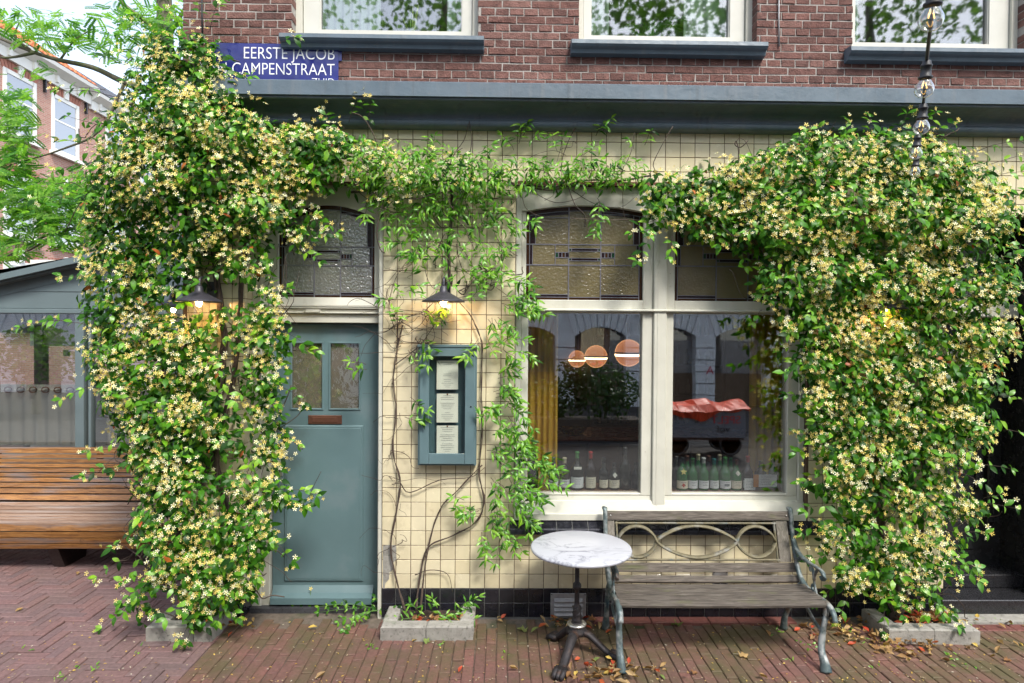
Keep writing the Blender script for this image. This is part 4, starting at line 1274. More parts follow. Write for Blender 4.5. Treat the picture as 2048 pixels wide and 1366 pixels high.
for i, (x, y, ay, mi) in enumerate(cells):
    z = R.gauss(0, .0022)
    if i < 300:
        o = link("paver", PMs[(R.randrange(5), mi)], pav, (x + (PW - PG if ay else 0), y, z), (R.gauss(0, .010), R.gauss(0, .010), (math.pi / 2 if ay else 0) + R.gauss(0, .009)))
    else:
        m = paver_mesh(PL - PG, PW - PG, i, None)
        a = R.gauss(0, .005)
        rest[mi].add([(x + (PW - PG - q[1] + a * q[0] if ay else q[0]), y + (q[0] if ay else q[1] + a * q[0]), q[2] + z) for q in m.v], m.f)
for x, y, L in short:
    if y > -.06: continue
    rest[1].add([(x + p[0], y + p[1], p[2]) for p in paver_mesh(L - PG, PW - PG, 3, None).v], paver_mesh(L - PG, PW - PG, 3, None).f)
for k, mt in ((0, M_pave), (1, M_pavel)):
    o = rest[k].build("paver_field", mt, pav); o["kind"] = "stuff"
for i in range(7):                                # red kerb of bricks laid along the wall
    x = Xa(1186, 1238, -.05) + i * .222
    MB().add([(p[0] + x, p[1] - .105, p[2] * 1.0 + .016) for p in paver_mesh(.215, .095, i, None).v], paver_mesh(.215, .095, i, None).f).build("edge_brick", M_edge, pav)
for i in range(9):
    x = 3.42 + i * .222
    MB().add([(p[0] + x, p[1] - .215, p[2] + .006) for p in paver_mesh(.217, .098, i + 50, None).v], paver_mesh(.217, .098, i + 50, None).f).build("edge_brick", M_edge, pav)

# ------------------------------------------------------------------ conservatory on the left
M_cons = mat("paint_sage_grey", [(.125, .165, .17)], .45, 4, .08, bump=.05, bs=40)
M_consw = mat("paint_offwhite", [(.72, .70, .62)], .6, 4, .1)
M_brownp = mat("post_brown", [(.11, .09, .07)], .6, 6, .2)
yc = 1.75
cn = thing("conservatory", "sage grey glazed conservatory with a sloping roof behind the slatted bench", "conservatory", (-4.7, yc, 0))
zr = lambda x: Za(0, 555, yc) + (x - Xa(0, 555, yc)) * (Za(190, 512, yc) - Za(0, 555, yc)) / (Xa(190, 512, yc) - Xa(0, 555, yc))
cx0, cx1 = -7.4, -2.45
zf = Za(60, 627, yc)
MB().prism([(cx0, zf + .055), (cx1, zf + .055), (cx1, zr(cx1) - .07), (cx0, zr(cx0) - .07)], 'y', yc, yc + .06).build("gable_board", M_cons, cn)
MB().bbox(cx0, cx1, yc - .012, yc + .08, zf, zf + .05, .006).build("fascia", M_cons, cn)
MB().prism([(cx0, zr(cx0) - .065), (cx1, zr(cx1) - .065), (cx1, zr(cx1)), (cx0, zr(cx0))], 'y', yc - .14, 5.3).build("roof", M_cons, cn)
MB().prism([(cx0, zr(cx0) - .085), (cx1, zr(cx1) - .085), (cx1, zr(cx1) - .0665), (cx0, zr(cx0) - .0665)], 'y', yc - .1, yc - .002).build("drip_edge", M_cons, cn)
sa = Xa(45, 580, yc); zs_ = Za(45, 580, yc)
sl = MB().box(sa, cx1, yc - .006, yc - .0005, zs_ - .012, zs_ - .004)
sl.prism([(Xa(-60, 606, yc), Za(-60, 606, yc) - .004), (Xa(140, 558, yc), Za(140, 558, yc) - .004), (Xa(140, 558, yc), Za(140, 558, yc) + .004), (Xa(-60, 606, yc), Za(-60, 606, yc) + .004)], 'y', yc - .006, yc - .0005)
sl.build("board_joint", M_cons, cn)
pxa, pxb = Xa(150, 760, yc), Xa(168, 760, yc)
posts = [(pxa, pxb), (pxb + .045, pxb + .075), (cx0, cx0 + .1), (cx1 - .1, cx1), (-3.45, -3.38)]
for a, c in posts: MB().bbox(a, c, yc - .004, yc + .07, .95, zf - .001, .004).build("post", M_cons, cn)
MB().box(cx0, cx1, yc, yc + .06, -.05, .90).build("plinth_board", M_cons, cn)
MB().bbox(cx0, cx1, yc - .01, yc + .08, .901, .95, .004).build("bottom_rail", M_cons, cn)
M_consglass = glass("conservatory_glass", (.95, .96, .95), 2.0, floor=.2, wav=.04)
for a, c in ((cx0 + .1, pxa), (pxb + .001, pxb + .044), (pxb + .076, -3.451), (-3.379, cx1 - .1)): MB().box(a + .001, c - .001, yc + .03, yc + .036, .951, zf - .002).build("pane", M_consglass, cn)
# inside and the glazed back
MB().box(cx0, cx1, yc + .1, 5.2, -.03, .01).build("floor", mat("floor_grey", [(.2, .18, .16)], .6, 3, .2), cn)
MB().box(cx0, cx1, 5.0, 5.1, 1.95, 2.35).box(cx0, cx1, 5.0, 5.1, -.02, .8).build("back_wall", M_consw, cn)
for a in (-7.3, -6.1, -5.27, -4.4, -3.5, -2.65): MB().box(a, a + .12, 4.95, 5.1, .8, 2.75).build("post", M_brownp, cn)
MB().box(cx0, cx1, 5.01, 5.06, 2.36, 3.3).build("back_fascia", M_consw, cn)
for a, c in ((-7.18, -6.1), (-5.98, -5.27), (-5.15, -4.4), (-4.28, -3.5), (-3.38, -2.65)): MB().box(a, c, 5.03, 5.04, .8, 1.95).build("pane", glass("back_glass", (.93, .95, .95), 1.0), cn)
MB().box(Xa(130, 700, 4.94), Xa(140, 700, 4.94), 4.90, 4.945, Za(135, 712, 4.92), Za(135, 700, 4.92)).build("switch", M_white, cn)
M_sheer = sheer("sheer_white", (.80, .79, .74), .74)
for a, c, lab, sd in ((-7.2, pxa - .12, "sheer white cafe curtain on brass rings in the conservatory", 3), (pxb + .1, -3.0, "sheer white cafe curtain in the conservatory, mostly behind the climber", 5)):
    y = yc + .22
    t = thing("cafe_curtain", lab, "curtain", ((a + c) / 2, y, .95), "cafe curtains in the conservatory")
    zt = Za(80, 769, y)
    nf = int((c - a) / .13)
    drape(a, c, y, .955, zt, nf, .022, seed=sd).build("cloth", M_sheer, t)
    MB().tube([(a - .08, y, zt - .055), (c + .08, y, zt - .055)], .009, 8).build("rod", M_consw, t)
    for k in range(nf):
        x = a + (c - a) * (k + .5) / nf
        ring = MB()
        ring.tube([(x + .030 * math.cos(q * math.pi / 6), y - .028 + .012 * math.cos(q * math.pi / 6), zt - .055 + .030 * math.sin(q * math.pi / 6)) for q in range(13)], .007, 6)
        ring.build("ring", M_copper, t)

# ------------------------------------------------------------------ inside the shop window
M_globein = emit("globe_tube", (1.0, .66, .36), 2.5)
M_globeg, nt_, b_ = base_mat("globe_glass")      # frosted lit glass, brightest towards its rim
lw_ = nd(nt_, "ShaderNodeLayerWeight", Blend=.35)
b_.inputs["Base Color"].default_value = c4((.12, .05, .025))
nt_.links.new(ramp(nt_, lw_.outputs["Facing"], [(.13, .045, .018), (.20, .075, .03), (1.0, .48, .19)], [0, .62, 1]), b_.inputs["Emission Color"])
b_.inputs["Emission Strength"].default_value = 1.25
b_.inputs["Roughness"].default_value = .15
for u, v, r_px, lab in ((1154, 718, 17, "smallest globe lamp, farthest back in the shop window"), (1192, 713, 22.5, "middle globe lamp of the three in the shop window"), (1257, 706, 27, "largest globe lamp beside the middle post of the shop window")):
    rad = .122; z = rad * F / r_px; y = z - D
    p = P(u, v, y); x, zz = float(p[0]), float(p[2])
    t = thing("pendant_lamp", lab, "pendant lamp", (x, y, zz), "lit globe pendant lamps")
    MB().lathe([(rad * math.sin(a), rad * math.cos(a)) for a in [math.pi * k / 16 for k in range(17)]], (x, y, zz), 24, cap=False).build("globe", M_globeg, t)
    MB().lathe([(rad + .006, -.008), (rad + .008, 0), (rad + .006, .008), (rad - .01, .008), (rad - .01, -.008)], (x, y, zz), 24).build("band", M_dark, t)
    MB().lathe([(rad * .972, -.030), (rad * .995 + .002, -.020), (rad + .002, -.0095)], (x, y, zz), 24, cap=False).build("light_band", M_globein, t)
    MB().tube([(x, y, zz + rad), (x, y, 3.34)], .006, 6).build("stem", M_dark, t)
drape(Xa(1040, 800, .40), Xa(1116, 800, .40), .42, .55, 3.28, 6, .022, seed=2).alone("curtain", M_mustard, "mustard yellow curtain hanging at the left of the shop window", "curtain", "mustard curtains in the shop window")
drape(Xa(1500, 800, .38), Xa(1640, 800, .38), .40, .55, 3.28, 9, .025, seed=3).alone("curtain", M_mustard, "mustard yellow curtain hanging at the right of the shop window", "curtain", "mustard curtains in the shop window")
M_shelf = wood("shelf_wood", [(.2, .1, .05), (.3, .16, .08)], .4)
zsf = Za(1180, 979, .16)
MB().box(OP_WIN[0] + .02, OP_WIN[1] - .02, .10, .37, zsf - .04, zsf).build("window_shelf", M_shelf, bld)
bar_ = thing("bar_counter", "dark wooden bar with a reddish top inside the shop", "bar", (1.2, 1.6, .3))
zt = Za(1165, 872, 1.35)
MB().bbox(.42, 2.6, 1.3, 1.95, zt - .045, zt, .006).build("counter_top", mat("counter_red", [(.2, .07, .045)], .3, 6, .2), bar_)
MB().box(.5, 2.6, 1.38, 1.9, .3, zt - .046).build("counter_front", M_floor, bar_)
for k in range(6): MB().bbox(.53 + k * .34, .53 + k * .34 + .31, 1.36, 1.379, .35, zt - .08, .006).build("panel", M_floor, bar_)
M_brass = mat("brass", [(.55, .38, .12)], .25, 10, .15, metal=.9)
p = P(1147, 862, 1.42)
MB().lathe([(.05, 0), (.11, .012), (.15, .06), (.145, .065), (.10, .02), (0, .012)], (float(p[0]), 1.45, zt + .001), 8, 0, False).alone("brass_bowl", M_brass, "angular brass bowl standing on the bar inside the left pane", "bowl")
sh = thing("back_shelf", "dark shelf unit with small bottles on the back wall of the shop", "shelf", (2.0, 4.0, .3))
for k in range(5): MB().box(1.3, 3.1, 3.85, 4.19, .9 + k * .42, .93 + k * .42).build("board", M_floor, sh)
MB().box(1.25, 1.299, 3.85, 4.19, .3, 2.9).box(3.101, 3.15, 3.85, 4.19, .3, 2.9).build("side_panel", M_floor, sh)
bt_ = [mat("bottle_far_%s" % n, [c], .1, 0, 0) for n, c in (("green", (.02, .07, .03)), ("amber", (.12, .05, .01)), ("clear", (.3, .3, .28)))]
for k in range(4):
    m = [MB(), MB(), MB()]
    for i in range(12):
        x = 1.4 + i * .14 + R.uniform(-.02, .02); h = R.uniform(.2, .32)
        m[R.randrange(3)].lathe([(.032, 0), (.034, h * .55), (.012, h * .75), (.012, h)], (x, 4.0, .931 + k * .42), 8)
    for q in range(3):
        if m[q].v: o = m[q].build("far_bottles", bt_[q], sh); o["kind"] = "stuff"

# wine bottles on the window shelf
M_bg = glass("bottle_green", (.16, .5, .17), 1.5, .02, floor=.05, body=(.06, .36, .09), bodyfac=.6)
M_bd = mat("bottle_dark", [(.014, .016, .012)], .06, 0, 0, spec=.7)
M_bb = glass("bottle_brown", (.34, .18, .09), 1.5, .02, floor=.05, body=(.07, .035, .02), bodyfac=.5)
M_lab = mat("label_cream", [(.60, .57, .45)], .6, 20, .05)
M_labw = mat("label_white", [(.62, .65, .66)], .6, 20, .05)
foils = {k: mat("foil_" + k, [c], .35, 0, 0, metal=.2) for k, c in dict(orange=(.5, .2, .03), grey=(.1, .1, .1), cream=(.6, .55, .38), green=(.08, .3, .08), red=(.42, .035, .03), brown=(.12, .05, .03), teal=(.02, .16, .15), dark=(.012, .014, .012), white=(.6, .62, .6), black=(.01, .01, .01)).items()}
M_mark = {k: mat("mark_" + k, [c], .7, 0, 0) for k, c in dict(red=(.4, .05, .03), grey=(.2, .22, .24), yellow=(.65, .6, .2), white=(.7, .7, .62), blue=(.06, .13, .3)).items()}
def bottle(u, vtop, y, glassm, foil, label, text, mark=None, wide=1.0, lab_h=.085, lab_z=.02):
    x = Xa(u, 950, y)
    h = Za(u, vtop, y) - zsf - .001
    r = .040 * wide
    t = thing("wine_bottle", text, "wine bottle", (x, y, zsf + .001), "wine bottles in the shop window")
    pr = [(r * .85, .0), (r, .006), (r, h * .50), (r * .93, h * .57), (r * .6, h * .66), (.0155, h * .76), (.0145, h * .95), (.0165, h * .952), (.0165, h * .985), (.013, h)]
    MB().lathe(pr, (x, y, zsf + .001), 18).build("glass", glassm, t)
    if foil: MB().lathe([(.0152, h * .80), (.0154, h * .95), (.0174, h * .955), (.0174, h * .99), (.013, h * 1.003), (0, h * 1.004)], (x, y, zsf + .001), 14, cap=False).build("foil", foils[foil], t)
    if label:
        vs, fs = [], []
        k = 10
        for zz in (lab_z, lab_z + lab_h):
            for i in range(k + 1):
                a = math.radians(-160 + 140 * i / k)
                vs.append((x + (r + .0006) * math.cos(a), y + (r + .0006) * math.sin(a), zsf + zz))
        fs = [(i, i + 1, k + 2 + i, k + 1 + i) for i in range(k)]
        lo = MB().add(vs, fs, 0, True).build("label", label, t)
        pm = MB()
        for j, wd in enumerate((.5, .34, .42)):
            zz = zsf + lab_z + lab_h * (.78 - .2 * j)
            pm.add([(x - r * wd, y - r - .0012, zz), (x + r * wd, y - r - .0012, zz), (x + r * wd, y - r - .0012, zz + .003), (x - r * wd, y - r - .0012, zz + .003)], [(0, 1, 2, 3)])
        pm.build("print", M_ink, lo)
        if mark == "diamond": MB().prism([(x, zsf + lab_z + lab_h * .2), (x + .012, zsf + lab_z + lab_h * .45), (x, zsf + lab_z + lab_h * .7), (x - .012, zsf + lab_z + lab_h * .45)], 'y', y - r - .0025, y - r - .0018).build("emblem", M_mark["red"], lo)
        if mark == "dark": MB().prism([(x - .02, zsf + lab_z + .02), (x + .02, zsf + lab_z + .02), (x + .02, zsf + lab_z + .04), (x - .02, zsf + lab_z + .04)], 'y', y - r - .0025, y - r - .0018).build("emblem", M_mark["grey"], lo)
    if mark in ("star", "neckdiamond", "neckband"):
        zz = zsf + h * .585
        if mark == "star": q = [(x + rr_ * math.cos(a), zz + rr_ * math.sin(a)) for rr_, a in [((.026, .012)[i % 2], math.pi / 2 + i * math.pi / 5) for i in range(10)]]
        else: q = [(x, zz - .022), (x + .018, zz), (x, zz + .022), (x - .018, zz)] if mark == "neckdiamond" else [(x - .03, zz - .006), (x + .03, zz - .006), (x + .03, zz + .012), (x - .03, zz + .012)]
        MB().prism(q, 'y', y - r - .003, y - r * .8).build("neck_label", M_mark["yellow" if mark == "star" else "white"], t)
    return t
BT = [
    (1066, 880, .20, M_bd, "orange", None, "dark bottle with an orange capsule in front of the mustard curtain", None, 1.12),
    (1107, 914, .17, M_bd, "grey", M_labw, "dark bottle with a grey capsule at the foot of the mustard curtain", None, 1.0),
    (1129, 915, .18, M_bb, "cream", M_labw, "brown bottle with a cream capsule in the left pane", None, 1.05),
    (1154, 903, .17, M_bd, "green", M_labw, "dark bottle with a green capsule and white neck band", "neckband", 1.3),
    (1181, 903, .17, M_bb, "red", M_lab, "brown bottle with a red capsule and square label in the left pane", None, 1.1),
    (1207, 915, .17, M_bd, "dark", M_lab, "dark bottle with a narrow cream label in the left pane", None, .95),
    (1228, 926, .17, M_bd, "dark", M_lab, "low dark bottle with a round neck label in the left pane", "neckdiamond", 1.1),
    (1250, 894, .18, M_bd, "grey", None, "tallest dark bottle, without label, in the left pane", None, 1.2),
    (1272, 925, .21, M_bd, "black", None, "dark bottle half behind the middle post of the shop window", None, .95),
    (1364, 914, .16, M_bg, "dark", M_lab, "green bottle with a yellow star and red diamond label", "star", 1.15),
    (1385, 916, .16, M_bg, None, M_labw, "uncapped green bottle with a pale blue label in the right pane", None, 1.0),
    (1407, 915, .16, M_bg, "white", M_labw, "green bottle with a white capsule in the right pane", None, 1.05),
    (1428, 917, .16, M_bg, "teal", M_labw, "green bottle with a teal capsule in the right pane", None, .95),
    (1450, 914, .16, M_bg, "green", M_labw, "green bottle with a dark emblem on its label in the right pane", "dark", 1.15),
    (1472, 919, .16, M_bg, "brown", M_lab, "green bottle with a white diamond on its neck", "neckdiamond", 1.1),
    (1495, 912, .17, M_bb, "red", M_labw, "bottle with a red capsule beside the orange striped card", None, 1.05),
    (1352, 912, .25, M_bd, "grey", None, "dark bottle against the middle post in the right pane", None, 1.0),
    (1374, 911, .25, M_bg, "brown", None, "second row green bottle behind the yellow star bottle", None, .95),
    (1396, 908, .25, M_bg, "cream", None, "second row green bottle with a cream capsule between two white labels", None, .95),
    (1417, 911, .25, M_bb, "brown", None, "slim brown bottle in the second row of the right pane", None, .85),
    (1439, 909, .25, M_bg, "cream", None, "second row green bottle with a cream capsule left of the dark emblem", None, .95),
    (1461, 915, .25, M_bg, None, None, "second row uncapped green bottle left of the diamond neck bottle", None, .95),
    (1521, 922, .25, M_bd, "dark", None, "dark bottle behind the orange striped card", None, 1.2),
    (1546, 917, .25, M_bg, "dark", None, "slim bottle at the right end of the shelf by the curtain", None, .9)]
for u, vt, y, gm, fo, lab, text, mk, wd in BT:
    o = bottle(u, vt, y, gm, fo, lab, text, mk, wd, .062 if vt > 905 else .085)
    if mk == "star":
        x = Xa(u, 960, y)
        MB().prism([(x, zsf + .03), (x + .014, zsf + .047), (x, zsf + .064), (x - .014, zsf + .047)], 'y', y - .0485, y - .0475).build("emblem", M_mark["red"], o)
def card(u0, u1, v0, v1, y, lab, stripe, name="note_card"):
    a, c, zb, zt = Xa(u0, 960, y), Xa(u1, 960, y), Za(u0, v1, y), Za(u0, v0, y)
    t = thing(name, lab, "card", (a, y, zb))
    MB().box(a, c, y, y + .002, zb, zt).build("paper", M_labw, t)
    if stripe: MB().box(a - .001, a + (c - a) * .22, y - .0015, y - .0003, zb, zt).build("stripe", foils["orange"], t)
    m = MB()
    s0 = a + (c - a) * (.3 if stripe else .12)
    for j in range(6): m.box(s0, s0 + (c - s0) * R.uniform(.55, .92), y - .0012, y - .0004, zt - (zt - zb) * (j + 1) / 7.5, zt - (zt - zb) * (j + 1) / 7.5 + .0022)
    m.build("print", M_ink, t)
card(1507, 1554, 949, 974, .118, "white card with an orange stripe standing before the bottles", True)
card(1489, 1511, 957, 980, .125, "small plain white card at the foot of the red capped bottle", False)

# plants on the upstairs sills
M_strap = leafmat("strap_leaf", [(.03, .12, .02), (.06, .2, .03)], .4, .2)
M_strapy = leafmat("strap_leaf_edged", [(.25, .3, .06), (.1, .22, .05)], .4, .2)
for x, y, z, n, h, mt, lab, nm in ((g[0][1] - .42, .28, ZS[0] + .05, 7, .32, M_strapy, "upright yellow edged strap leaves on the sill above the street name plate", "snake_plant"),
                                   ((g[1][0] + g[1][1]) / 2 - .03, .30, ZS[1] + .02, 26, .5, M_strap, "arching strap leaved plant in the middle upstairs window", "strap_leaf_plant")):
    t = thing(nm, lab, "plant", (x, y, z))
    MB().lathe([(.06, -.02), (.075, .06), (.08, .07), (.07, .07), (0, .065)], (x, y, z), 14).build("pot", M_shelf, t)
    for k in range(n):
        a = R.uniform(0, 6.28); sp = R.uniform(.02, .12) if n < 10 else R.uniform(.15, .38); hh = h * R.uniform(.6, 1.1)
        p0 = np.array((x + .02 * math.cos(a), y, z + .06)); d_ = np.array((math.cos(a), .4 * math.sin(a), 0))
        pts = [p0 + d_ * sp * q ** 1.6 + np.array((0, 0, hh * (q - (.55 if n > 10 else .05) * q ** 3))) for q in (0, .25, .5, .75, 1)]
        MB().tube(pts, [.016, .02, .018, .012, .002], 4, flat=(1, .15)).build("leaf", mt, t)

# ------------------------------------------------------------------ string of bulbs
sl_ = thing("string_light", "string of clear bulbs on a black cable running to the wall", "string light", tuple(P(1829, 340, -.35)))
def at(u, v, z):
    q = ray(u, v); return np.array([0, -D, H]) + q * z
M_bulbg = glass("bulb_glass", (.97, .98, .97), 3.0, .0, floor=.14)
M_fil = emit("filament", (1, .55, .12), 1.6)
spec_ = [(1862, 12, 1863, 31, 1.33, .3), (1848, 148, 1849, 172, 1.74, .15), (1841, 230, 1843, 250, 2.04, .1), (1833, 282, 1832, 303, 2.55, -.1), (1831, 322, 1830, 340, 3.1, -.1)]
cab = [at(1866, -120, 1.02)]
for (u, v, ub, vb, z, lean) in spec_:
    up_ = np.array([0, 0, 1.])
    pb_ = at(ub, vb, z)                          # middle of the glass
    ax = np.array([-.15 * lean, -.35 * abs(lean) - .1, 1.0]); ax /= np.linalg.norm(ax)
    top = pb_ + ax * .066
    cab.append(top + np.array([0, .0, .004]))
    def turned(prof, c=pb_, ax=ax):
        m = MB().lathe(prof, (0, 0, 0), 16, cap=True)
        q = Vector((0, 0, 1)).rotation_difference(Vector(ax)).to_matrix()
        m.v = [tuple(q @ Vector(p) + Vector(c)) for p in m.v]
        return m
    so = turned([(.0145, .018), (.0185, .02), (.0185, .025), (.0145, .027), (.013, .05), (.0155, .052), (.0155, .056), (.0125, .058), (.011, .067), (.005, .070)]).build("socket", M_cable, sl_)
    bu = turned([(.0135, .019), (.0155, .013), (.0235, -.001), (.025, -.011), (.021, -.023), (.011, -.031), (0, -.033)]).build("bulb", M_bulbg, sl_)
    fm = MB()
    for s_ in (-1, 1): fm.tube([pb_ + np.array([s_ * .002, 0, .014]), pb_ + np.array([s_ * .007, 0, -.006])], .0012, 5)
    fm.tube([pb_ + ax * .018, pb_ + ax * .004], .0025, 5, 1)
    fm.build("filament", [M_fil, M_nickel], bu)
cab += [at(1830, 330, 3.7), at(1830, 340, 4.4)]
MB().tube(smooth_path(cab, 6), .0048, 7).build("cable", M_cable, sl_)

# ------------------------------------------------------------------ brick houses across the side street
def farbrick():
    m, nt, b = base_mat("brick_far")
    co = nd(nt, "ShaderNodeNewGeometry").outputs["Position"]
    sp = nd(nt, "ShaderNodeSeparateXYZ", i0=co)
    cb_ = nd(nt, "ShaderNodeCombineXYZ", i0=sp.outputs[1], i1=sp.outputs[2])
    br = nd(nt, "ShaderNodeTexBrick", Vector=cb_.outputs[0], Scale=1.0)
    br.inputs["Brick Width"].default_value = .22; br.inputs["Row Height"].default_value = .065; br.inputs["Mortar Size"].default_value = .008
    br.inputs["Color1"].default_value = c4((.38, .17, .125)); br.inputs["Color2"].default_value = c4((.46, .235, .175)); br.inputs["Mortar"].default_value = c4((.42, .36, .31))
    nt.links.new(br.outputs[0], b.inputs["Base Color"]); b.inputs["Roughness"].default_value = .9
    return m
M_fb = farbrick()
M_roofo = mat("roof_tile_orange", [(.42, .12, .045), (.5, .16, .06)], .8, 6, .3)
M_roofs = mat("roof_slate", [(.07, .075, .09), (.09, .095, .11)], .7, 6, .2)
M_trim = mat("trim_white", [(.78, .77, .72)], .5, 3, .06)
M_fglass = glass("house_glass", (.5, .52, .56), 3.0, floor=.3, body=(.55, .55, .58), bodyfac=.6)
HX = -16.0
def house(y0, y1, wins, roofm, label, zc=10.9, brk=True):
    t = thing("brick_house", label, "house", (HX - 4, (y0 + y1) / 2, 0), "brick houses across the side street")
    MB().box(HX - 8, HX, y0 + .01, y1 - .01, -.1, zc + .1).build("wall", M_fb, t)
    MB().box(HX - .02, HX + .12, y0 + .01, y1 - .01, zc, zc + .34).prism([(HX - .02, zc + .345), (HX + .16, zc + .345), (HX + .42, zc + .50), (HX + .45, zc + .62), (HX - .02, zc + .66)], 'y', y0, y1).build("cornice", M_trim, t)
    for k in range(int((y1 - y0) / 1.05)):
        MB().box(HX + .121, HX + .2, y0 + .4 + k * 1.05, y0 + .52 + k * 1.05, zc + .1, zc + .34).build("bracket", M_trim, t)
    rf = MB()
    nrow = 9
    for k in range(nrow):                        # courses of tiles, each lapping the one below
        a, c = k / nrow, (k + 1) / nrow
        xa, za_, xb_, zb_ = HX + .35 - 3.2 * a, zc + .66 + 2.2 * a, HX + .35 - 3.2 * c, zc + .66 + 2.2 * c
        n = int((y1 - y0) / .24)
        for i in range(n):
            q0 = y0 + (y1 - y0) * i / n; q1 = q0 + (y1 - y0) / n
            rf.add([(xa, q0, za_ + .05), (xa, (q0 + q1) / 2, za_ + .11), (xa, q1, za_ + .05), (xb_, q1, zb_), (xb_, (q0 + q1) / 2, zb_ + .06), (xb_, q0, zb_)], [(0, 1, 4, 5), (1, 2, 3, 4), (0, 2, 1)])
    o = rf.build("roof", roofm, t)
    MB().box(HX - 7.9, HX - 2.85, y0 + .05, y1 - .05, zc, zc + 2.8).build("roof_core", roofm, t)
    for yw in wins:
        for zb, h in ((8.57, 2.05), (5.25, 2.05), (2.25, 2.2)):
            w = .7
            f = MB()
            f.box(HX - .05, HX + .03, yw - w, yw - w + .15, zb, zb + h).box(HX - .05, HX + .03, yw + w - .15, yw + w, zb, zb + h).box(HX - .05, HX + .03, yw - w + .13, yw + w - .13, zb + h - .14, zb + h).box(HX - .05, HX + .03, yw - w + .13, yw + w - .13, zb, zb + .12)
            f.box(HX - .04, HX + .02, yw - w + .13, yw + w - .13, zb + h * .55, zb + h * .55 + .06)
            fr_ = f.build("window", M_trim, t)
            MB().box(HX + .001, HX + .006, yw - w + .13, yw + w - .13, zb + .12, zb + h - .14).build("pane", M_fglass, fr_)
            MB().box(HX + .0, HX + .16, yw - w - .08, yw + w + .08, zb - .12, zb - .005).build("sill", M_trim, fr_)
            ar = MB()
            for k in range(11):
                u = (k - 5) / 5.5
                ar.prism([(yw + u * (w + .02) - .055, zb + h + .01 - .05 * u * u), (yw + u * (w + .02) + .055, zb + h + .01 - .05 * u * u), (yw + u * (w + .17) + .06, zb + h + .36 - .08 * u * u), (yw + u * (w + .17) - .06, zb + h + .36 - .08 * u * u)], 'x', HX + .001, HX + .02)
            ar.build("brick_arch", mat("arch_brick", [(.34, .14, .1), (.4, .17, .12)], .9, 20, .2) if "arch_brick" not in bpy.data.materials else bpy.data.materials["arch_brick"], t)
            MB().box(HX + .001, HX + .07, yw - .11, yw + .11, zb + h + .0, zb + h + .42).build("keystone", M_trim, t)
            if zb > 8: MB().box(HX + .001, HX + .1, yw + 1.02, yw + 1.07, zb + h - .15, zb + h + .3).build("wall_anchor", M_dark, t)
    return t
house(8.5, 19.2, (11.6, 13.7, 15.85, 17.95), M_roofo, "tall brick house with white windows and an orange tiled roof")
house(19.2, 31, (20.9, 23.2, 25.5, 27.8), M_roofs, "brick house with a slate roof beyond the orange roofed one", 10.75)

# ------------------------------------------------------------------ the other side of the street (seen in the panes)
M_stucco = mat("stucco_white", [(.80, .81, .84)], .8, 3, .08, bump=.2, bs=40)
ob = thing("terrace_building", "white rusticated arcade under a brick front across the street", "building", (2, -14, 0))
OY = -13.8
MB().box(-24, 20, OY - 6, OY - .5, -.1, 9.9).build("wall", M_fb, ob)
MB().box(-24, 20, OY - .49, OY + .0, 3.05, 3.25).prism([(OY - .49, 3.251), (OY + .25, 3.251), (OY + .3, 3.4), (OY - .49, 3.5)], 'x', -24, 20).build("ledge", M_stucco, ob)
for k in range(-10, 9):
    xp = 1.93 + k * 2.17
    pr_ = MB()
    for j in range(6): pr_.bbox(xp - .28, xp + .28, OY, OY - .45, .0 + j * .36, .0 + j * .36 + .345, -.02)
    pr_.v = [(p[0], p[1], p[2]) for p in pr_.v]
    pr_.build("pier", M_stucco, ob)
    xm = xp + 2.17 / 2; ri = 2.17 / 2 - .28
    rise, zsp = .30, 2.10
    curve = [(xm + ri * math.cos(math.pi * (1 - q / 14)), zsp + rise * math.sin(math.pi * q / 14) ** .8) for q in range(15)]
    MB().prism([(xp, zsp)] + curve + [(xp + 2.17, zsp), (xp + 2.17, 3.049), (xp, 3.049)], 'y', OY - .45, OY - .03).build("spandrel", M_stucco, ob)
    for j in range(9):                           # the wedge stones of the flat arch, a gap between each
        u0, u1 = j / 9 + .012, (j + 1) / 9 - .012
        lo = lambda u: (xm + ri * (2 * u - 1), zsp + .015 + rise * math.sin(math.pi * min(1, max(0, u))) ** .8)
        hi = lambda u: (xm + (2.17 / 2 + .02) * (2 * u - 1), 2.96)
        MB().prism([lo(u0), lo((u0 + u1) / 2), lo(u1), hi(u1), hi(u0)], 'y', OY - .029, OY + .03).build("wedge_stone", M_stucco, ob)
    MB().box(xm - ri, xm + ri, OY - .49, OY - .4, 0, 1.0).build("arch_infill", M_room, ob)
    MB().box(xm - ri, xm + ri, OY - .47, OY - .46, 1.0, 3.0).build("pane", M_fglass, ob)
    for zb in (4.6, 7.4):
        w_ = MB().box(xm - .6, xm + .6, OY - .5, OY - .42, zb, zb + 2.1).build("window", M_trim, ob)
        MB().box(xm - .5, xm + .5, OY - .419, OY - .41, zb + .1, zb + 2.0).build("pane", M_fglass, w_)
lettering("lettering", "A", 6.27 + .13, 1.0, .26, mat("graffiti_pink", [(.55, .06, .12)], .7, 0, 0), ob, OY + .022, 'CENTER', math.pi)
tag(link("roadway", plain_mesh(MB().add([(-40, -11.5, 0), (40, -11.5, 0), (40, -7.2, 0), (-40, -7.2, 0)], [(0, 1, 2, 3)]), "roadway", mat("asphalt", [(.042, .042, .043)], .9, 20, .2)), None, (0, 0, -.022)), kind="structure")
M_hedge = leafmat("hedge_leaf", [(.02, .06, .012), (.035, .09, .016), (.05, .12, .02)], .4, .3)
ct = thing("cargo_cart", "dark cargo cart under an orange tarpaulin parked across the pavement", "cart", (3.6, -6.2, 0))
M_tarp = mat("tarpaulin_orange", [(.80, .085, .03)], .45, 5, .25, bump=.6, bs=12)
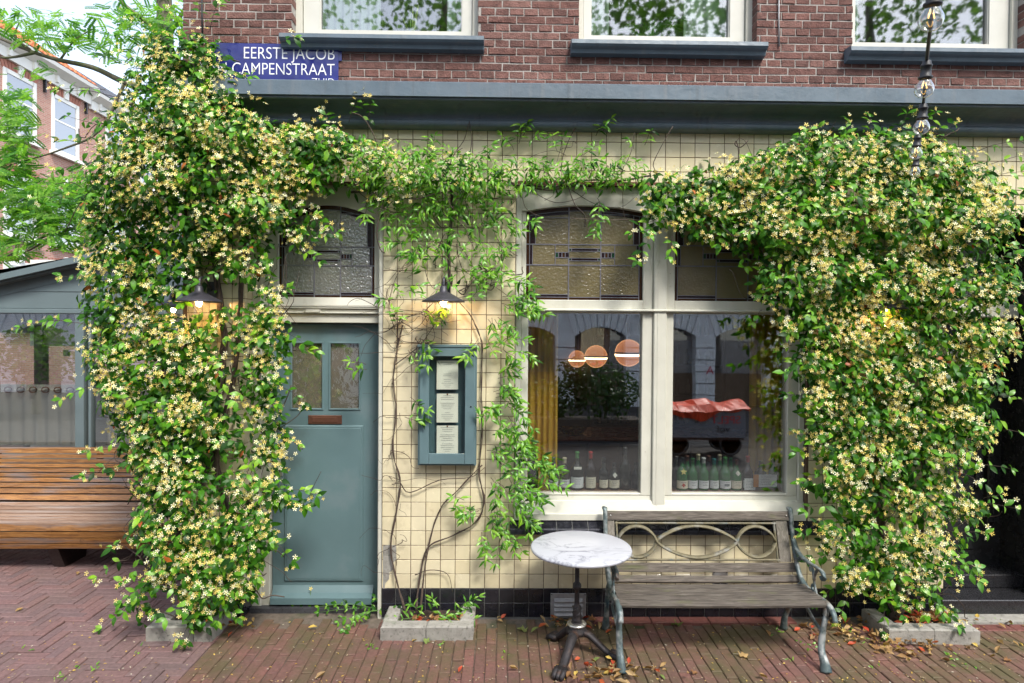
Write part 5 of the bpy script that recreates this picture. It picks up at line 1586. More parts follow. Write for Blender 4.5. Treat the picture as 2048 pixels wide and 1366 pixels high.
cxa, cxb = 2.95, 4.42
MB().box(cxa, cxb, -6.8, -6.1, .34, .84).build("cart_box", mat("cart_panel", [(.20, .215, .26)], .4, 4, .1), ct)
vs, fs = [], []
nx_, ny_ = 14, 5
lin = lambda u, pt: float(np.interp(u, [p[0] for p in pt], [p[1] for p in pt]))
RDG = ((0, .16), (.14, .15), (.25, .05), (.40, .14), (.54, .19), (.66, .12), (.76, .08), (.84, .10), (.92, .17), (1, .16))
HNG = ((0, .12), (.2, .15), (.36, .18), (.46, .30), (.55, .22), (.63, .07), (1, .05))
ridge = lambda u: lin(u, RDG)
hang = lambda u: lin(u, HNG)
for i in range(nx_ + 1):
    for j in range(ny_ + 1):
        u, v = i / nx_, j / ny_
        x = cxa - .05 + (cxb - cxa + .10) * u
        if v < .7:
            w = v / .7
            z = .84 + ridge(u) * math.sin(math.pi * min(1, .15 + w * .75)) + .012 * math.sin(17 * u + 9 * w)
            y = -6.86 + .80 * w
        else:
            w = (v - .7) / .3
            z = .84 + ridge(u) * math.sin(math.pi * .9) - hang(u) * w
            y = -6.06 + .05 * math.sin(math.pi * w) + .012 * math.sin(27 * u + 3 * w)
        vs.append((x, y, z))
fs = [(i * (ny_ + 1) + j, (i + 1) * (ny_ + 1) + j, (i + 1) * (ny_ + 1) + j + 1, i * (ny_ + 1) + j + 1) for i in range(nx_) for j in range(ny_)]
MB().add([(p[0] + R.uniform(-.02, .02), p[1] + R.uniform(-.012, .012), p[2] + R.uniform(-.022, .022)) for p in vs], fs, 0, False).build("tarpaulin", M_tarp, ct)
lettering("lettering", "SPELT", 4.06, .60, .14, mat("sign_red", [(.65, .03, .04)], .5, 0, 0), ct, -6.095, 'CENTER', math.pi, sx=1.1)
lettering("lettering", "vof", 4.02, .44, .13, M_dark, ct, -6.095, 'CENTER', math.pi, sx=1.1)
for k in range(3): MB().prism([(cxa + .02, .46 + k * .13), (cxa + .14, .50 + k * .13), (cxa + .14, .56 + k * .13), (cxa + .02, .52 + k * .13)], 'y', -6.098, -6.094).build("warning_stripe", foils["red"], ct)
for X in (cxa + .25, cxb - .25):
    for yy in (-6.75, -6.15): MB().lathe([(.2, -.02), (.21, 0), (.2, .02), (.17, .02), (.17, -.02)], (X, yy, .21), 20, 0, True, 'y').build("wheel", M_dark, ct)
MB().box(cxa, cxb, -6.75, -6.15, .29, .339).build("chassis", M_steel, ct)
# ------------------------------------------------------------------ leaves and flowers
def T_leaf(L, W, fold=.18, droop=.25, base=.12):
    """blade along +y, face +z: a midrib and two edges"""
    mid = [(0, 0, 0), (0, L * .35, L * .03), (0, L * .7, 0), (0, L, -L * droop)]
    e = [(base * .8, .10), (1, .36), (.82, .66), (.30, .9)]
    V = list(mid)
    for s_ in (-1, 1):
        for w, t in e: V.append((s_ * W / 2 * w, L * t, W * fold * w - L * droop * t ** 2 * .8))
    Tm = []
    for o, s_ in ((4, -1), (8, 1)):
        tr = [(0, o, o + 1), (0, o + 1, 1), (1, o + 1, o + 2), (1, o + 2, 2), (2, o + 2, o + 3), (2, o + 3, 3)]
        Tm += [t if s_ > 0 else t[::-1] for t in tr]
    return np.array(V, float), np.array(Tm), np.zeros(len(Tm), int)

def T_flower(rad, pm, cm, twist=.35, cup=.15):
    V, T, M_ = [], [], []
    for k in range(5):
        a = k * 2 * math.pi / 5
        for r, da, z in ((.16, -.25, 0), (.75, -.24 + twist * .4, cup * .5), (1.0, twist, cup), (.72, .32 + twist * .5, cup * .3), (.16, .3, 0)):
            V.append((rad * r * math.cos(a + da), rad * r * math.sin(a + da), rad * z))
        b = k * 5
        T += [(b, b + 1, b + 4), (b + 1, b + 3, b + 4), (b + 1, b + 2, b + 3)]; M_ += [pm] * 3
    c = len(V)
    V.append((0, 0, rad * .12))
    for k in range(5):
        a = k * 2 * math.pi / 5 + .6
        V.append((rad * .19 * math.cos(a), rad * .19 * math.sin(a), rad * .05))
    for k in range(5): T.append((c, c + 1 + k, c + 1 + (k + 1) % 5)); M_.append(cm)
    # the tube behind the petals
    t0 = len(V)
    for k in range(3):
        a = k * 2 * math.pi / 3
        V.append((rad * .1 * math.cos(a), rad * .1 * math.sin(a), 0))
    V.append((0, 0, -rad * .5))
    for k in range(3): T.append((t0 + (k + 1) % 3, t0 + k, t0 + 3)); M_.append(pm)
    return np.array(V, float), np.array(T), np.array(M_)

M_leaf = leafmat("jasmine_leaf", [(.012, .050, .005), (.026, .105, .007), (.054, .185, .010), (.105, .29, .015), (.24, .43, .022)], .40, .34, .22, [0, .35, .68, .9, 1])
M_leafy = leafmat("jasmine_leaf_young", [(.08, .24, .018), (.15, .36, .028), (.25, .44, .045)], .36, .36)
M_rust = leafmat("jasmine_leaf_old", [(.35, .07, .015), (.45, .15, .02)], .5, .3)
M_pet = leafmat("petal_cream", [(.83, .78, .46), (.86, .84, .64), (.84, .76, .38)], .6, .25, .2)
M_pety = leafmat("petal_yellow", [(.80, .65, .21), (.83, .72, .30), (.77, .60, .15), (.58, .42, .12)], .6, .25, .2)
M_cen = leafmat("petal_heart", [(.80, .56, .08), (.82, .64, .14)], .6, .2, .2)
M_stem = mat("vine_stem", [(.055, .036, .026), (.085, .058, .042), (.04, .028, .022)], .85, 40, .3, bump=.5, bs=120)
LM = [M_leaf, M_leafy, M_rust]
FM = [M_pet, M_pety, M_cen]

def leaf_T(L, W, mi, **k):
    v, t, m = T_leaf(L, W, **k); return v, t, m + mi
LT = [leaf_T(.08, .038, 0), leaf_T(.068, .034, 0, fold=.3, droop=.4), leaf_T(.09, .040, 0, droop=.1), leaf_T(.075, .035, 1), leaf_T(.055, .025, 1, fold=.3), leaf_T(.066, .03, 2)]
LN = [leaf_T(.085, .021, 0, fold=.25, droop=.3), leaf_T(.07, .018, 1, fold=.25), leaf_T(.09, .022, 1, droop=.35), leaf_T(.06, .017, 1, droop=.15)]
FT = [T_flower(.0195, 0, 2), T_flower(.0175, 0, 2, .5, -.1), T_flower(.0185, 1, 2), T_flower(.016, 1, 2, .3, .35)]

def shared_leaf(templ, mats, name):
    return [tri_mesh(name, v, t, m, mats) for v, t, m in templ]

def mats4(R3, T3):
    return Matrix(((R3[0][0], R3[0][1], R3[0][2], T3[0]), (R3[1][0], R3[1][1], R3[1][2], T3[1]), (R3[2][0], R3[2][1], R3[2][2], T3[2]), (0, 0, 0, 1)))

def in_view(p):
    d = p - np.array([0, -D, H])
    z = d @ fw
    u = 1024 + F * (d @ rt) / z; v = 683 - F * (d @ up) / z
    return u, v, z

def put(parent, name, meshes, pick, M3, TR):
    off = np.array(wloc(parent))
    for k, m, t in zip(pick, M3, TR):
        o = bpy.data.objects.new(name, meshes[k]); COL.objects.link(o)
        o.parent = parent
        o.matrix_local = mats4(m, t - off)

def leafy_cloud(blobs, dl, df):
    """leaf and flower positions in clumps (pixel ellipses on the wall, each given its own depth)"""
    L, Fw = [], []
    for bl in blobs:
        cx, cy, rx, ry, yc_, bulge = bl[:6]
        kl = bl[6] if len(bl) > 6 else 1; kf = bl[7] if len(bl) > 7 else 1
        area = math.pi * rx * ry
        for dens, k, out, sh in ((dl, kl, L, .45), (df, kf, Fw, .18)):
            n = rng.poisson(area * dens * k)
            if not n: continue
            a = rng.uniform(0, 2 * math.pi, n); r = np.sqrt(rng.uniform(0, 1, n)) * rng.choice([1, 1, 1.0, 1.12, 1.25], n)
            th = np.sqrt(np.clip(1 - (r / 1.25) ** 2, 0, 1)) * (rng.uniform(0, 1, n) ** sh)
            y = yc_ - bulge * th
            p = P(cx + rx * r * np.cos(a), cy + ry * r * np.sin(a), y)
            out.append(np.column_stack([p, r * np.cos(a), r * np.sin(a)]))
    return np.concatenate(L), (np.concatenate(Fw) if Fw else np.zeros((0, 5)))

def leaf_orient(q, spread=.7):
    n = len(q)
    nr = np.column_stack([q[:, 3] * .55, -np.ones(n) * .8, .5 - q[:, 4] * .35]) + rng.normal(0, spread * .62, (n, 3))
    tn = np.column_stack([q[:, 3] * .5, -np.ones(n) * .35, -.45 - q[:, 4] * .3]) + rng.normal(0, .75, (n, 3))
    return frames(nr, tn)

def clustered(q, per=(3, 8), rad=.045):
    out = []
    for row in q:
        k = rng.integers(*per)
        o = rng.normal(0, rad, (k, 3)) * [1, .6, .8]
        out.append(np.column_stack([row[:3] + o, np.tile(row[3:], (k, 1))]))
    return np.concatenate(out)

def sprig(p0, d, L, n, lt, acc, mb, fl=None, r=.0022, droop=.2, whorl=False):
    """a shoot with leaves in pairs; leaves are added to acc, its stem to mb"""
    p0 = np.array(p0, float); d = np.array(d, float); d /= np.linalg.norm(d)
    pts = [p0 + d * L * t + np.array([0, 0, -droop * L * t * t]) + rng.normal(0, .004, 3) for t in np.linspace(0, 1, 5)]
    mb.tube(pts, [r, r * .9, r * .8, r * .65, r * .4], 4)
    for i in range(n):
        t = (i + 1) / n if not whorl else (.55 + .45 * (i + 1) / n)
        k = min(3, int(t * 4)); p = pts[k] + (pts[k + 1] - pts[k]) * (t * 4 - k)
        tg = pts[k + 1] - pts[k]; tg /= np.linalg.norm(tg)
        for s_ in (-1, 1):
            side = np.cross(tg, [rng.normal(0, .5), -1, rng.normal(0, .5)]); side /= np.linalg.norm(side)
            tn = tg * rng.uniform(.3, .9) + side * s_ + rng.normal(0, .2, 3) + np.array([0, -.15, -.1])
            acc.append((p, np.array([rng.normal(0, .4), -.8, .6 + rng.normal(0, .3)]), tn, lt[rng.integers(len(lt))], rng.uniform(.7, 1.1)))
    acc.append((pts[-1], np.array([0, -.8, .6]) + rng.normal(0, .3, 3), d + rng.normal(0, .2, 3), lt[rng.integers(len(lt))], rng.uniform(.8, 1.1)))
    if fl is not None and rng.random() < .7:
        for _ in range(rng.integers(3, 7)): fl.append(pts[-1] + rng.normal(0, .03, 3))

def climber(name, label, base, blobs, dl, df, stems, sprigs, lt, ltpick, tangle, fl_per=(3, 8), group="star jasmine climbers on the shopfront", skip=None, sprig_pick=(0, 1, 2, 3, 3, 4), sprig_fl=True):
    t = thing(name, label, "climbing plant", base, group)
    q, f = leafy_cloud(blobs, dl, df)
    if skip is not None: q, f = q[skip(q)], f[skip(f)] if len(f) else f
    M3 = leaf_orient(q) * rng.uniform(.5, 1.12, (len(q), 1, 1))
    if len(f):                                   # flowers come in patches
        w = np.sin(f[:, 0] * 7.3 + 1.1) * np.sin(f[:, 2] * 6.1 + .4) + .8 * np.sin(f[:, 0] * 15.7 + f[:, 2] * 11.3) + .5 * np.sin(f[:, 2] * 23.0 - f[:, 0] * 9)
        f = f[rng.random(len(f)) < 1 / (1 + np.exp(-2.2 * w))]
    pick = rng.choice(len(ltpick), len(q), p=np.array(ltpick) / sum(ltpick))
    # young leaves sit on the outside
    TR = q[:, :3].copy()
    mb = MB(); acc, fl = [], []
    for s_ in sprigs: sprig(*s_, lt=sprig_pick, acc=acc, mb=mb, fl=fl if sprig_fl else None)
    for pth, r in stems:
        if r < .0055:
            mb.tube(smooth_path(pth, 4), list(np.linspace(r, r * .5, (len(pth) - 1) * 4 + 1)), 5); continue
        sp_ = np.array(smooth_path(pth, 9)); m_ = len(sp_)
        w1 = np.cumsum(rng.normal(0, .35, (m_, 3)), 0); w1 -= np.linspace(0, 1, m_)[:, None] * w1[-1]
        base_ = sp_ + np.clip(w1, -2, 2) * r * .35 * [1, .3, .6]
        for st in range(3 if r > .009 else 2):    # strands wound about each other
            ph = st * 2.1 + np.linspace(0, m_ * .42, m_)
            rad_ = r * np.linspace(.62, .42, m_) * (1 + .25 * np.sin(ph * 1.7 + st))
            mb.tube(list(base_ + np.column_stack([np.cos(ph), np.sin(ph) * .6, np.zeros(m_)]) * r * .62), list(rad_), 6)
    for k in range(tangle):
        i = rng.integers(len(blobs)); bl = blobs[i]
        p = P(bl[0] + rng.normal(0, .5) * bl[2], bl[1] + rng.normal(0, .5) * bl[3], bl[4] - bl[5] * rng.uniform(0, .55))
        pts = [p]
        dr = rng.normal(0, 1, 3) * [.8, .25, 1]
        for _ in range(5): dr = dr * .7 + rng.normal(0, .8, 3) * [.8, .25, 1]; pts.append(pts[-1] + dr * .055)
        mb.tube(smooth_path(pts, 3), rng.uniform(.0018, .0045), 4)
    if skip is not None: pass
    mb.build("stem", M_stem, t)
    if acc:
        TR = np.concatenate([TR, np.array([a[0] for a in acc])])
        M3 = np.concatenate([M3, frames(np.array([a[1] for a in acc]), np.array([a[2] for a in acc])) * np.array([a[4] for a in acc])[:, None, None]])
        pick = np.concatenate([pick, np.array([a[3] for a in acc])])
    def share(nm, big, templ, mats, pick, M3, TR, n=300):
        """the n nearest the front as parts, the rest as one joined part"""
        order = np.argsort(TR[:, 1] + rng.normal(0, .06, len(TR)))
        uv = np.array([in_view(p)[:2] for p in TR[order]])
        ok = (uv[:, 0] > 5) & (uv[:, 0] < 2043) & (uv[:, 1] > 5) & (uv[:, 1] < 1361)
        sel = order[ok][:n]
        rest = np.setdiff1d(np.arange(len(TR)), sel)
        put(t, nm, shared_leaf(templ, mats, nm), pick[sel], M3[sel], TR[sel])
        if len(rest): merged(big, templ, pick[rest], M3[rest], TR[rest], mats, t)
    share("leaf", "foliage", lt, LM, pick, M3, TR)
    if len(f) or fl:
        F_ = clustered(f, fl_per) if len(f) else np.zeros((0, 5))
        if fl: F_ = np.concatenate([F_, np.column_stack([np.array(fl), np.zeros((len(fl), 2))])])
        n = len(F_)
        nr = np.column_stack([F_[:, 3] * .6, -np.ones(n), .35 - F_[:, 4] * .3]) + rng.normal(0, .45, (n, 3))
        MF = frames(nr, rng.normal(0, 1, (n, 3))) * rng.uniform(.8, 1.15, (n, 1, 1))
        F_[:, 1] -= .02
        share("flower", "blossoms", FT, FM, rng.choice(4, n, p=[.24, .14, .38, .24]), MF, F_[:, :3])
    return t

# ---- the big climber at the corner
def B(s, yc, bulge, kl=1, kf=1): return [(a, b_, c, d_, yc, bulge, kl, kf) for a, b_, c, d_ in s]
left = (B([(345, 100, 55, 45), (395, 130, 50, 55), (310, 165, 60, 55), (425, 195, 60, 55)], -.06, .26, 1, .9)
        + B([(340, 235, 100, 75), (255, 275, 65, 60), (455, 265, 75, 50), (285, 345, 105, 75), (400, 340, 100, 70)], -.08, .42)
        + B([(545, 285, 80, 40), (630, 285, 75, 38), (540, 335, 75, 50), (625, 345, 60, 35)], -.06, .26)
        + B([(205, 390, 48, 60), (255, 450, 80, 65), (235, 530, 65, 55)], .02, .34)
        + B([(375, 435, 90, 65), (490, 415, 80, 55)], -.05, .36, .9, .9) + B([(575, 425, 50, 32), (600, 470, 30, 24), (575, 520, 22, 20)], -.04, .2, .7, .8)
        + B([(330, 535, 70, 50), (490, 515, 55, 50), (300, 590, 50, 30)], -.05, .30, .75, .7) + B([(400, 535, 70, 40)], -.02, .08, .5, .15)
        + B([(210, 610, 48, 50), (265, 660, 60, 50), (215, 715, 45, 50)], .06, .3) + B([(345, 670, 75, 45), (455, 650, 70, 40), (535, 620, 34, 50), (530, 690, 40, 38)], -.05, .28, .9, 1)
        + B([(310, 740, 75, 50), (420, 735, 70, 45), (520, 750, 42, 40), (245, 800, 38, 48)], -.04, .3, .9, 1)
        + B([(315, 825, 70, 50), (400, 830, 50, 45)], -.04, .3) + B([(455, 820, 45, 45), (535, 820, 36, 38), (550, 870, 24, 26)], -.04, .22, .6, .8)
        + B([(280, 885, 40, 44), (340, 905, 60, 48)], -.02, .3) + B([(440, 905, 50, 50), (520, 895, 40, 28), (545, 920, 20, 22)], -.04, .2, .5, .7)
        + B([(315, 965, 46, 44), (375, 990, 56, 45), (295, 1045, 28, 36)], -.04, .34) + B([(455, 985, 45, 45), (530, 985, 40, 28), (572, 1000, 26, 16)], -.05, .24, .7, .7)
        + B([(345, 1065, 48, 46), (415, 1075, 50, 45), (500, 1060, 45, 36)], -.06, .36, .9, 1)
        + B([(335, 1125, 38, 34), (395, 1145, 60, 42), (475, 1140, 45, 40), (500, 1100, 40, 30)], -.08, .42, .9, 1)
        + B([(415, 1195, 60, 28), (470, 1180, 32, 24), (400, 1238, 30, 18)], -.16, .38, .8, .9) + B([(300, 1170, 22, 16), (280, 1205, 18, 18)], -.2, .25, .6, 1))
pz = lambda u, v, y: tuple(float(q) for q in P(u, v, y))
st_l = [([pz(395, 1250, -.18), pz(440, 1180, -.12), pz(470, 1100, -.08), pz(455, 1020, -.06), pz(430, 940, -.05), pz(425, 850, -.05), pz(445, 700, -.05), pz(430, 560, -.04), pz(410, 400, -.04), pz(380, 250, -.05), pz(360, 120, -.05)], .026),
        ([pz(400, 1250, -.2), pz(410, 1150, -.12), pz(400, 1000, -.06), pz(440, 860, -.05), pz(470, 740, -.04), pz(480, 600, -.04), pz(500, 450, -.04), pz(560, 340, -.05), pz(680, 310, -.06)], .018),
        ([pz(390, 1250, -.2), pz(360, 1150, -.12), pz(350, 1000, -.06), pz(330, 800, -.04), pz(300, 600, .0), pz(260, 450, .04), pz(250, 300, .0)], .016)]
sp = []
for u, v, dx, dz, L, n in ((230, 195, -1, .25, .38, 4), (210, 180, -1, .1, .3, 3), (150, 400, -1, .2, .25, 3), (215, 560, -1, .25, .3, 4), (130, 640, -1, .0, .28, 4), (170, 650, -1, .35, .25, 3), (185, 770, -1, -.3, .2, 3), (230, 930, -1, -.2, .2, 3), (265, 1110, -1, -.4, .25, 3),
                        (300, 1180, -1, -.6, .35, 4), (320, 1190, -.6, -1, .3, 3), (560, 660, 1, -.3, .2, 3), (585, 700, 1, .2, .2, 3), (560, 770, 1, -.4, .22, 3), (585, 980, 1, .1, .2, 4), (560, 1010, 1, .3, .22, 4), (545, 860, 1, -.3, .22, 3), (540, 1080, 1, -.5, .2, 3),
                        (630, 430, 1, -.5, .2, 3), (600, 500, 1, -.3, .18, 3), (420, 60, .4, 1, .3, 5), (400, 40, .1, 1, .22, 4), (360, 60, -.2, 1, .15, 3), (455, 150, 1, .1, .2, 3), (560, 85, 1, .4, .12, 2), (700, 245, .3, 1, .2, 3), (735, 255, .2, 1, .24, 4), (660, 255, -.2, 1, .15, 3),
                        (400, 1245, .2, -1, .15, 3), (380, 1240, -.5, -1, .15, 3), (470, 190, 1, .0, .2, 3), (480, 230, 1, -.1, .18, 3), (300, 80, -.6, .8, .2, 3), (250, 130, -.9, .4, .2, 3), (185, 290, -1, .3, .22, 3), (170, 330, -1, -.1, .2, 3)):
    sp.append((P(u, v, -.16), (dx, -.25, dz), L, n))
for k in range(90):
    bl = left[rng.integers(len(left))]
    a = rng.uniform(0, 6.28)
    sp.append((P(bl[0] + bl[2] * .9 * math.cos(a), bl[1] + bl[3] * .9 * math.sin(a), bl[4] - bl[5] * .6), (math.cos(a), -.8, -math.sin(a) + .1), rng.uniform(.1, .2), int(rng.integers(2, 4))))
def gap_left(q):                                # a hollow around the lamp and where the stems show
    u, v = [], []
    d = q[:, :3] - np.array([0, -D, H]); z = d @ fw
    u = 1024 + F * (d @ rt) / z; v = 683 - F * (d @ up) / z
    h = np.exp(-(((u - 400) / 48) ** 2 + ((v - 607) / 30) ** 2)) + .8 * np.exp(-(((u - 445) / 38) ** 2 + ((v - 360) / 24) ** 2)) + .75 * np.exp(-(((u - 465) / 26) ** 2 + ((v - 790) / 60) ** 2)) + .75 * np.exp(-(((u - 480) / 40) ** 2 + ((v - 930) / 36) ** 2)) + .9 * np.exp(-(((u - 350) / 22) ** 2 + ((v - 622) / 16) ** 2))
    h += .65 * np.exp(-(((u - 455) / 42) ** 2 + ((v - 700) / 110) ** 2)) + .7 * np.exp(-(((u - 400) / 60) ** 2 + ((v - 555) / 26) ** 2)) + .6 * np.exp(-(((u - 420) / 30) ** 2 + ((v - 1010) / 60) ** 2))
    h += 1.6 * ((u > 556) & (u < 700) & (v > 505) & (v < 640)) + 1.5 * ((u > 470) & (u < 690) & (v > 84) & (v < 166)) * (rng.random(len(u)) < .8)
    return rng.random(len(u)) > h
climber("flowering_climber", "huge cream flowered jasmine climbing the corner left of the blue door", (float(G(395, 1250)[0]), -.18, .06),
        left, .029, .0060, st_l, sp, LT, [.38, .26, .18, .12, .05, .012], 150, skip=gap_left)

# ---- the thin climber between the door and the window
mid = (B([(720, 325, 65, 48), (800, 335, 65, 48)], -.06, .22, 1, 1) + B([(880, 340, 65, 44), (950, 350, 55, 40)], -.06, .18, .95, .7)
       + B([(1035, 350, 60, 34), (1110, 345, 55, 30), (1180, 345, 55, 30), (1250, 345, 48, 28)], -.06, .13, .75, .12)
       + B([(765, 385, 38, 24), (840, 400, 50, 28), (905, 400, 50, 30), (975, 395, 45, 28)], -.05, .12, .5, .15)
       + B([(820, 440, 34, 40), (880, 440, 46, 44), (955, 430, 44, 40), (1000, 440, 26, 30)], -.04, .1, .42, .05) + B([(850, 500, 50, 40), (925, 510, 50, 46), (975, 530, 34, 40)], -.04, .09, .24, .02))
st_m = [([pz(812, 1228, -.14), pz(790, 1150, -.04), pz(782, 1095, -.03), pz(795, 1010, -.03), pz(800, 960, -.03), pz(785, 905, -.03), pz(792, 830, -.03), pz(788, 760, -.03), pz(796, 690, -.03), pz(806, 650, -.03)], .0078), ([pz(796, 690, -.03), pz(800, 640, -.03), pz(850, 622, -.03), pz(900, 560, -.04)], .0045), ([pz(790, 730, -.03), pz(840, 690, -.03), pz(875, 640, -.04)], .004), ([pz(790, 660, -.03), pz(778, 610, -.03), pz(800, 540, -.03), pz(860, 480, -.03)], .003),
        ([pz(832, 1225, -.14), pz(838, 1160, -.05), pz(855, 1095, -.03), pz(905, 1070, -.03), pz(950, 1045, -.03), pz(968, 1000, -.03), pz(958, 940, -.03), pz(965, 860, -.03), pz(962, 780, -.03), pz(965, 700, -.03), pz(955, 660, -.03)], .0082), ([pz(955, 660, -.03), pz(940, 630, -.03), pz(905, 590, -.04)], .0055),
        ([pz(840, 1225, -.13), pz(858, 1090, -.035), pz(880, 1020, -.03), pz(915, 980, -.03), pz(965, 930, -.035)], .007),
        ([pz(900, 570, -.05), pz(897, 500, -.055), pz(904, 430, -.055), pz(902, 370, -.06)], .012),
        ([pz(700, 385, -.05), pz(800, 372, -.06), pz(900, 362, -.07), pz(1000, 368, -.07), pz(1100, 372, -.07), pz(1200, 366, -.07), pz(1300, 352, -.07)], .013),
        ([pz(1000, 360, -.06), pz(1100, 380, -.06), pz(1180, 360, -.06), pz(1300, 372, -.06)], .009),
        ([pz(800, 965, -.03), pz(820, 985, -.03), pz(880, 960, -.03), pz(940, 955, -.03), pz(970, 935, -.03)], .0045),
        ([pz(1060, 380, -.04), pz(1110, 405, -.03), pz(1160, 395, -.03), pz(1180, 372, -.04)], .003), ([pz(1140, 378, -.04), pz(1190, 408, -.03), pz(1240, 415, -.03), pz(1275, 390, -.04)], .003),
        ([pz(1245, 380, -.04), pz(1248, 430, -.02), pz(1262, 445, -.02), pz(1300, 432, -.03)], .0025), ([pz(830, 1150, -.04), pz(860, 1140, -.03), pz(895, 1148, -.03), pz(905, 1185, -.04)], .004)]
for k in range(70):                             # thin shoots that wind over the tiles
    j = rng.integers(4); bpth = st_m[j][0]; a = rng.integers(1, len(bpth) - 1)
    p = np.array(bpth[a]) + rng.normal(0, .02, 3) * [1, .2, 1]
    pts = [p]; dr = rng.normal(0, 1, 3) * [1, .12, .8]
    for _ in range(6): dr = dr * .75 + rng.normal(0, .7, 3) * [1, .1, .8]; q_ = pts[-1] + dr * .035; q_[1] = min(-.012, max(-.09, q_[1])); pts.append(q_)
    if pts[-1][0] > Xa(1035, 700) and pts[-1][2] < 3.2: continue
    st_m.append((pts, rng.uniform(.0016, .0032)))
sp = []
for u, v, dx, dz in ((800, 480, -.8, .3), (870, 640, .2, .4), (740, 735, -1, .2), (815, 700, .4, -.2), (795, 600, -.3, .5), (810, 580, .5, .5), (835, 690, .6, -.5), (812, 800, .4, -.3), (815, 830, .7, -.2), (790, 650, .3, .6),
                     (930, 600, .5, .5), (980, 560, .6, .6), (1000, 520, .5, .5), (950, 570, .2, .8), (1010, 600, .8, .1), (1030, 620, .9, -.2), (985, 640, .5, -.6), (960, 680, -.3, -.3), (1005, 690, .8, .3), (1025, 700, .7, -.5), (1000, 745, .6, .4), (985, 790, .8, .2), (1005, 770, .6, -.4), (1010, 810, .9, -.2),
                     (1030, 830, .7, -.7), (975, 830, .3, .3), (1020, 860, .8, -.6), (985, 900, .9, .2), (1020, 900, .9, .3), (1040, 920, .9, .0), (1065, 930, .9, .2), (1080, 950, 1, -.1), (1010, 940, .6, .5), (990, 960, .4, -.5), (1030, 960, .8, -.5), (1060, 975, .8, -.6), (1000, 1000, .2, -.8), (960, 1020, -.8, -.2), (985, 1030, .3, -.9), (1020, 1010, .7, -.5), (1045, 1030, .7, -.5), (1010, 1060, .5, -.8), (975, 1070, -.3, -.7), (940, 1005, -.9, .1), (1030, 990, .9, .1), (1050, 910, .5, .7), (1000, 870, .2, .6),
                     (1020, 470, .6, .5), (1045, 440, .7, .2), (1030, 560, .9, -.1), (1040, 585, .9, -.4), (1060, 600, .9, -.3),
                     (900, 620, -.3, -.4), (860, 520, -.5, .1), (845, 500, -.8, -.2), (880, 560, .0, -.5), (935, 545, .6, .2), (790, 430, -.6, .4), (820, 415, -.4, -.6), (1045, 270, .2, 1), (1050, 290, .4, .9), (1210, 270, .1, 1), (1020, 300, -.3, .9), (1110, 300, .0, 1), (1170, 310, .3, 1), (1280, 300, -.1, 1), (860, 290, .3, .8), (960, 310, .2, .9), (1200, 395, .3, -.9), (1190, 420, .2, -.8), (770, 410, -.2, -.9), (740, 400, -.3, -.8)):
    for k in range(4 if u > 940 and 480 < v < 1100 else 2): sp.append((P(u + rng.normal(0, 9), v + rng.normal(0, 6), -.05 - .03 * rng.random()), (dx + rng.normal(0, .25), -.35, dz + rng.normal(0, .25)), rng.uniform(.09, .16), 3, ))
climber("slender_climber", "thin light green climber with bare twisted stems between the blue door and the shop window", (float(G(830, 1228)[0]), -.15, .06),
        mid, .040, .0026, st_m, sp, LN, [.25, .33, .2, .22], 60, (2, 6), sprig_pick=(0, 1, 1, 2, 3), sprig_fl=False)

# ---- the flowering climber on the right
right = (B([(1335, 385, 46, 42), (1325, 425, 34, 30), (1410, 385, 62, 48), (1420, 445, 62, 36), (1500, 375, 75, 60), (1505, 455, 60, 45)], -.05, .25)
         + B([(1595, 345, 85, 60), (1695, 318, 85, 52), (1790, 310, 80, 48), (1870, 335, 75, 52), (1945, 365, 55, 50)], -.06, .36)
         + B([(1595, 440, 85, 70), (1715, 420, 95, 80), (1835, 430, 95, 80), (1940, 450, 75, 70), (2000, 425, 36, 50)], -.07, .46)
         + B([(1570, 560, 55, 50), (1675, 550, 85, 70), (1795, 560, 90, 70), (1915, 570, 85, 65), (2005, 560, 40, 50)], -.06, .42)
         + B([(1590, 640, 30, 30), (1650, 650, 62, 46), (1755, 665, 85, 55), (1870, 670, 85, 60), (1975, 665, 58, 42)], -.05, .34, .9, 1)
         + B([(1630, 725, 42, 36), (1720, 755, 85, 58), (1840, 765, 85, 58), (1945, 755, 60, 50)], -.05, .34)
         + B([(1645, 800, 44, 36), (1735, 840, 85, 50), (1845, 850, 85, 55), (1940, 845, 58, 46)], -.05, .32)
         + B([(1660, 880, 44, 34), (1750, 920, 85, 50), (1860, 925, 65, 50)], -.05, .3, .9, 1)
         + B([(1665, 960, 42, 34), (1745, 1000, 75, 48), (1855, 1000, 75, 42), (1940, 1015, 36, 20)], -.05, .3, .75, .9)
         + B([(1690, 1075, 40, 34), (1770, 1085, 65, 42), (1865, 1085, 58, 36)], -.06, .32, .75, .9)
         + B([(1725, 1145, 50, 40), (1810, 1150, 60, 40), (1885, 1135, 28, 20), (1790, 1200, 36, 16), (1850, 1190, 24, 16)], -.08, .36, .75, .9))
st_r = [([pz(1795, 1230, -.2), pz(1785, 1150, -.12), pz(1760, 1050, -.07), pz(1750, 950, -.05), pz(1770, 800, -.05), pz(1760, 650, -.05), pz(1780, 500, -.05), pz(1760, 380, -.06)], .03),
        ([pz(1800, 1230, -.2), pz(1830, 1120, -.1), pz(1850, 980, -.05), pz(1840, 800, -.05), pz(1870, 600, -.05), pz(1880, 420, -.05)], .016),
        ([pz(1790, 1230, -.2), pz(1740, 1120, -.08), pz(1700, 980, -.04), pz(1690, 800, -.04), pz(1660, 600, -.04), pz(1600, 430, -.05), pz(1450, 380, -.06), pz(1330, 365, -.06)], .014)]
sp = []
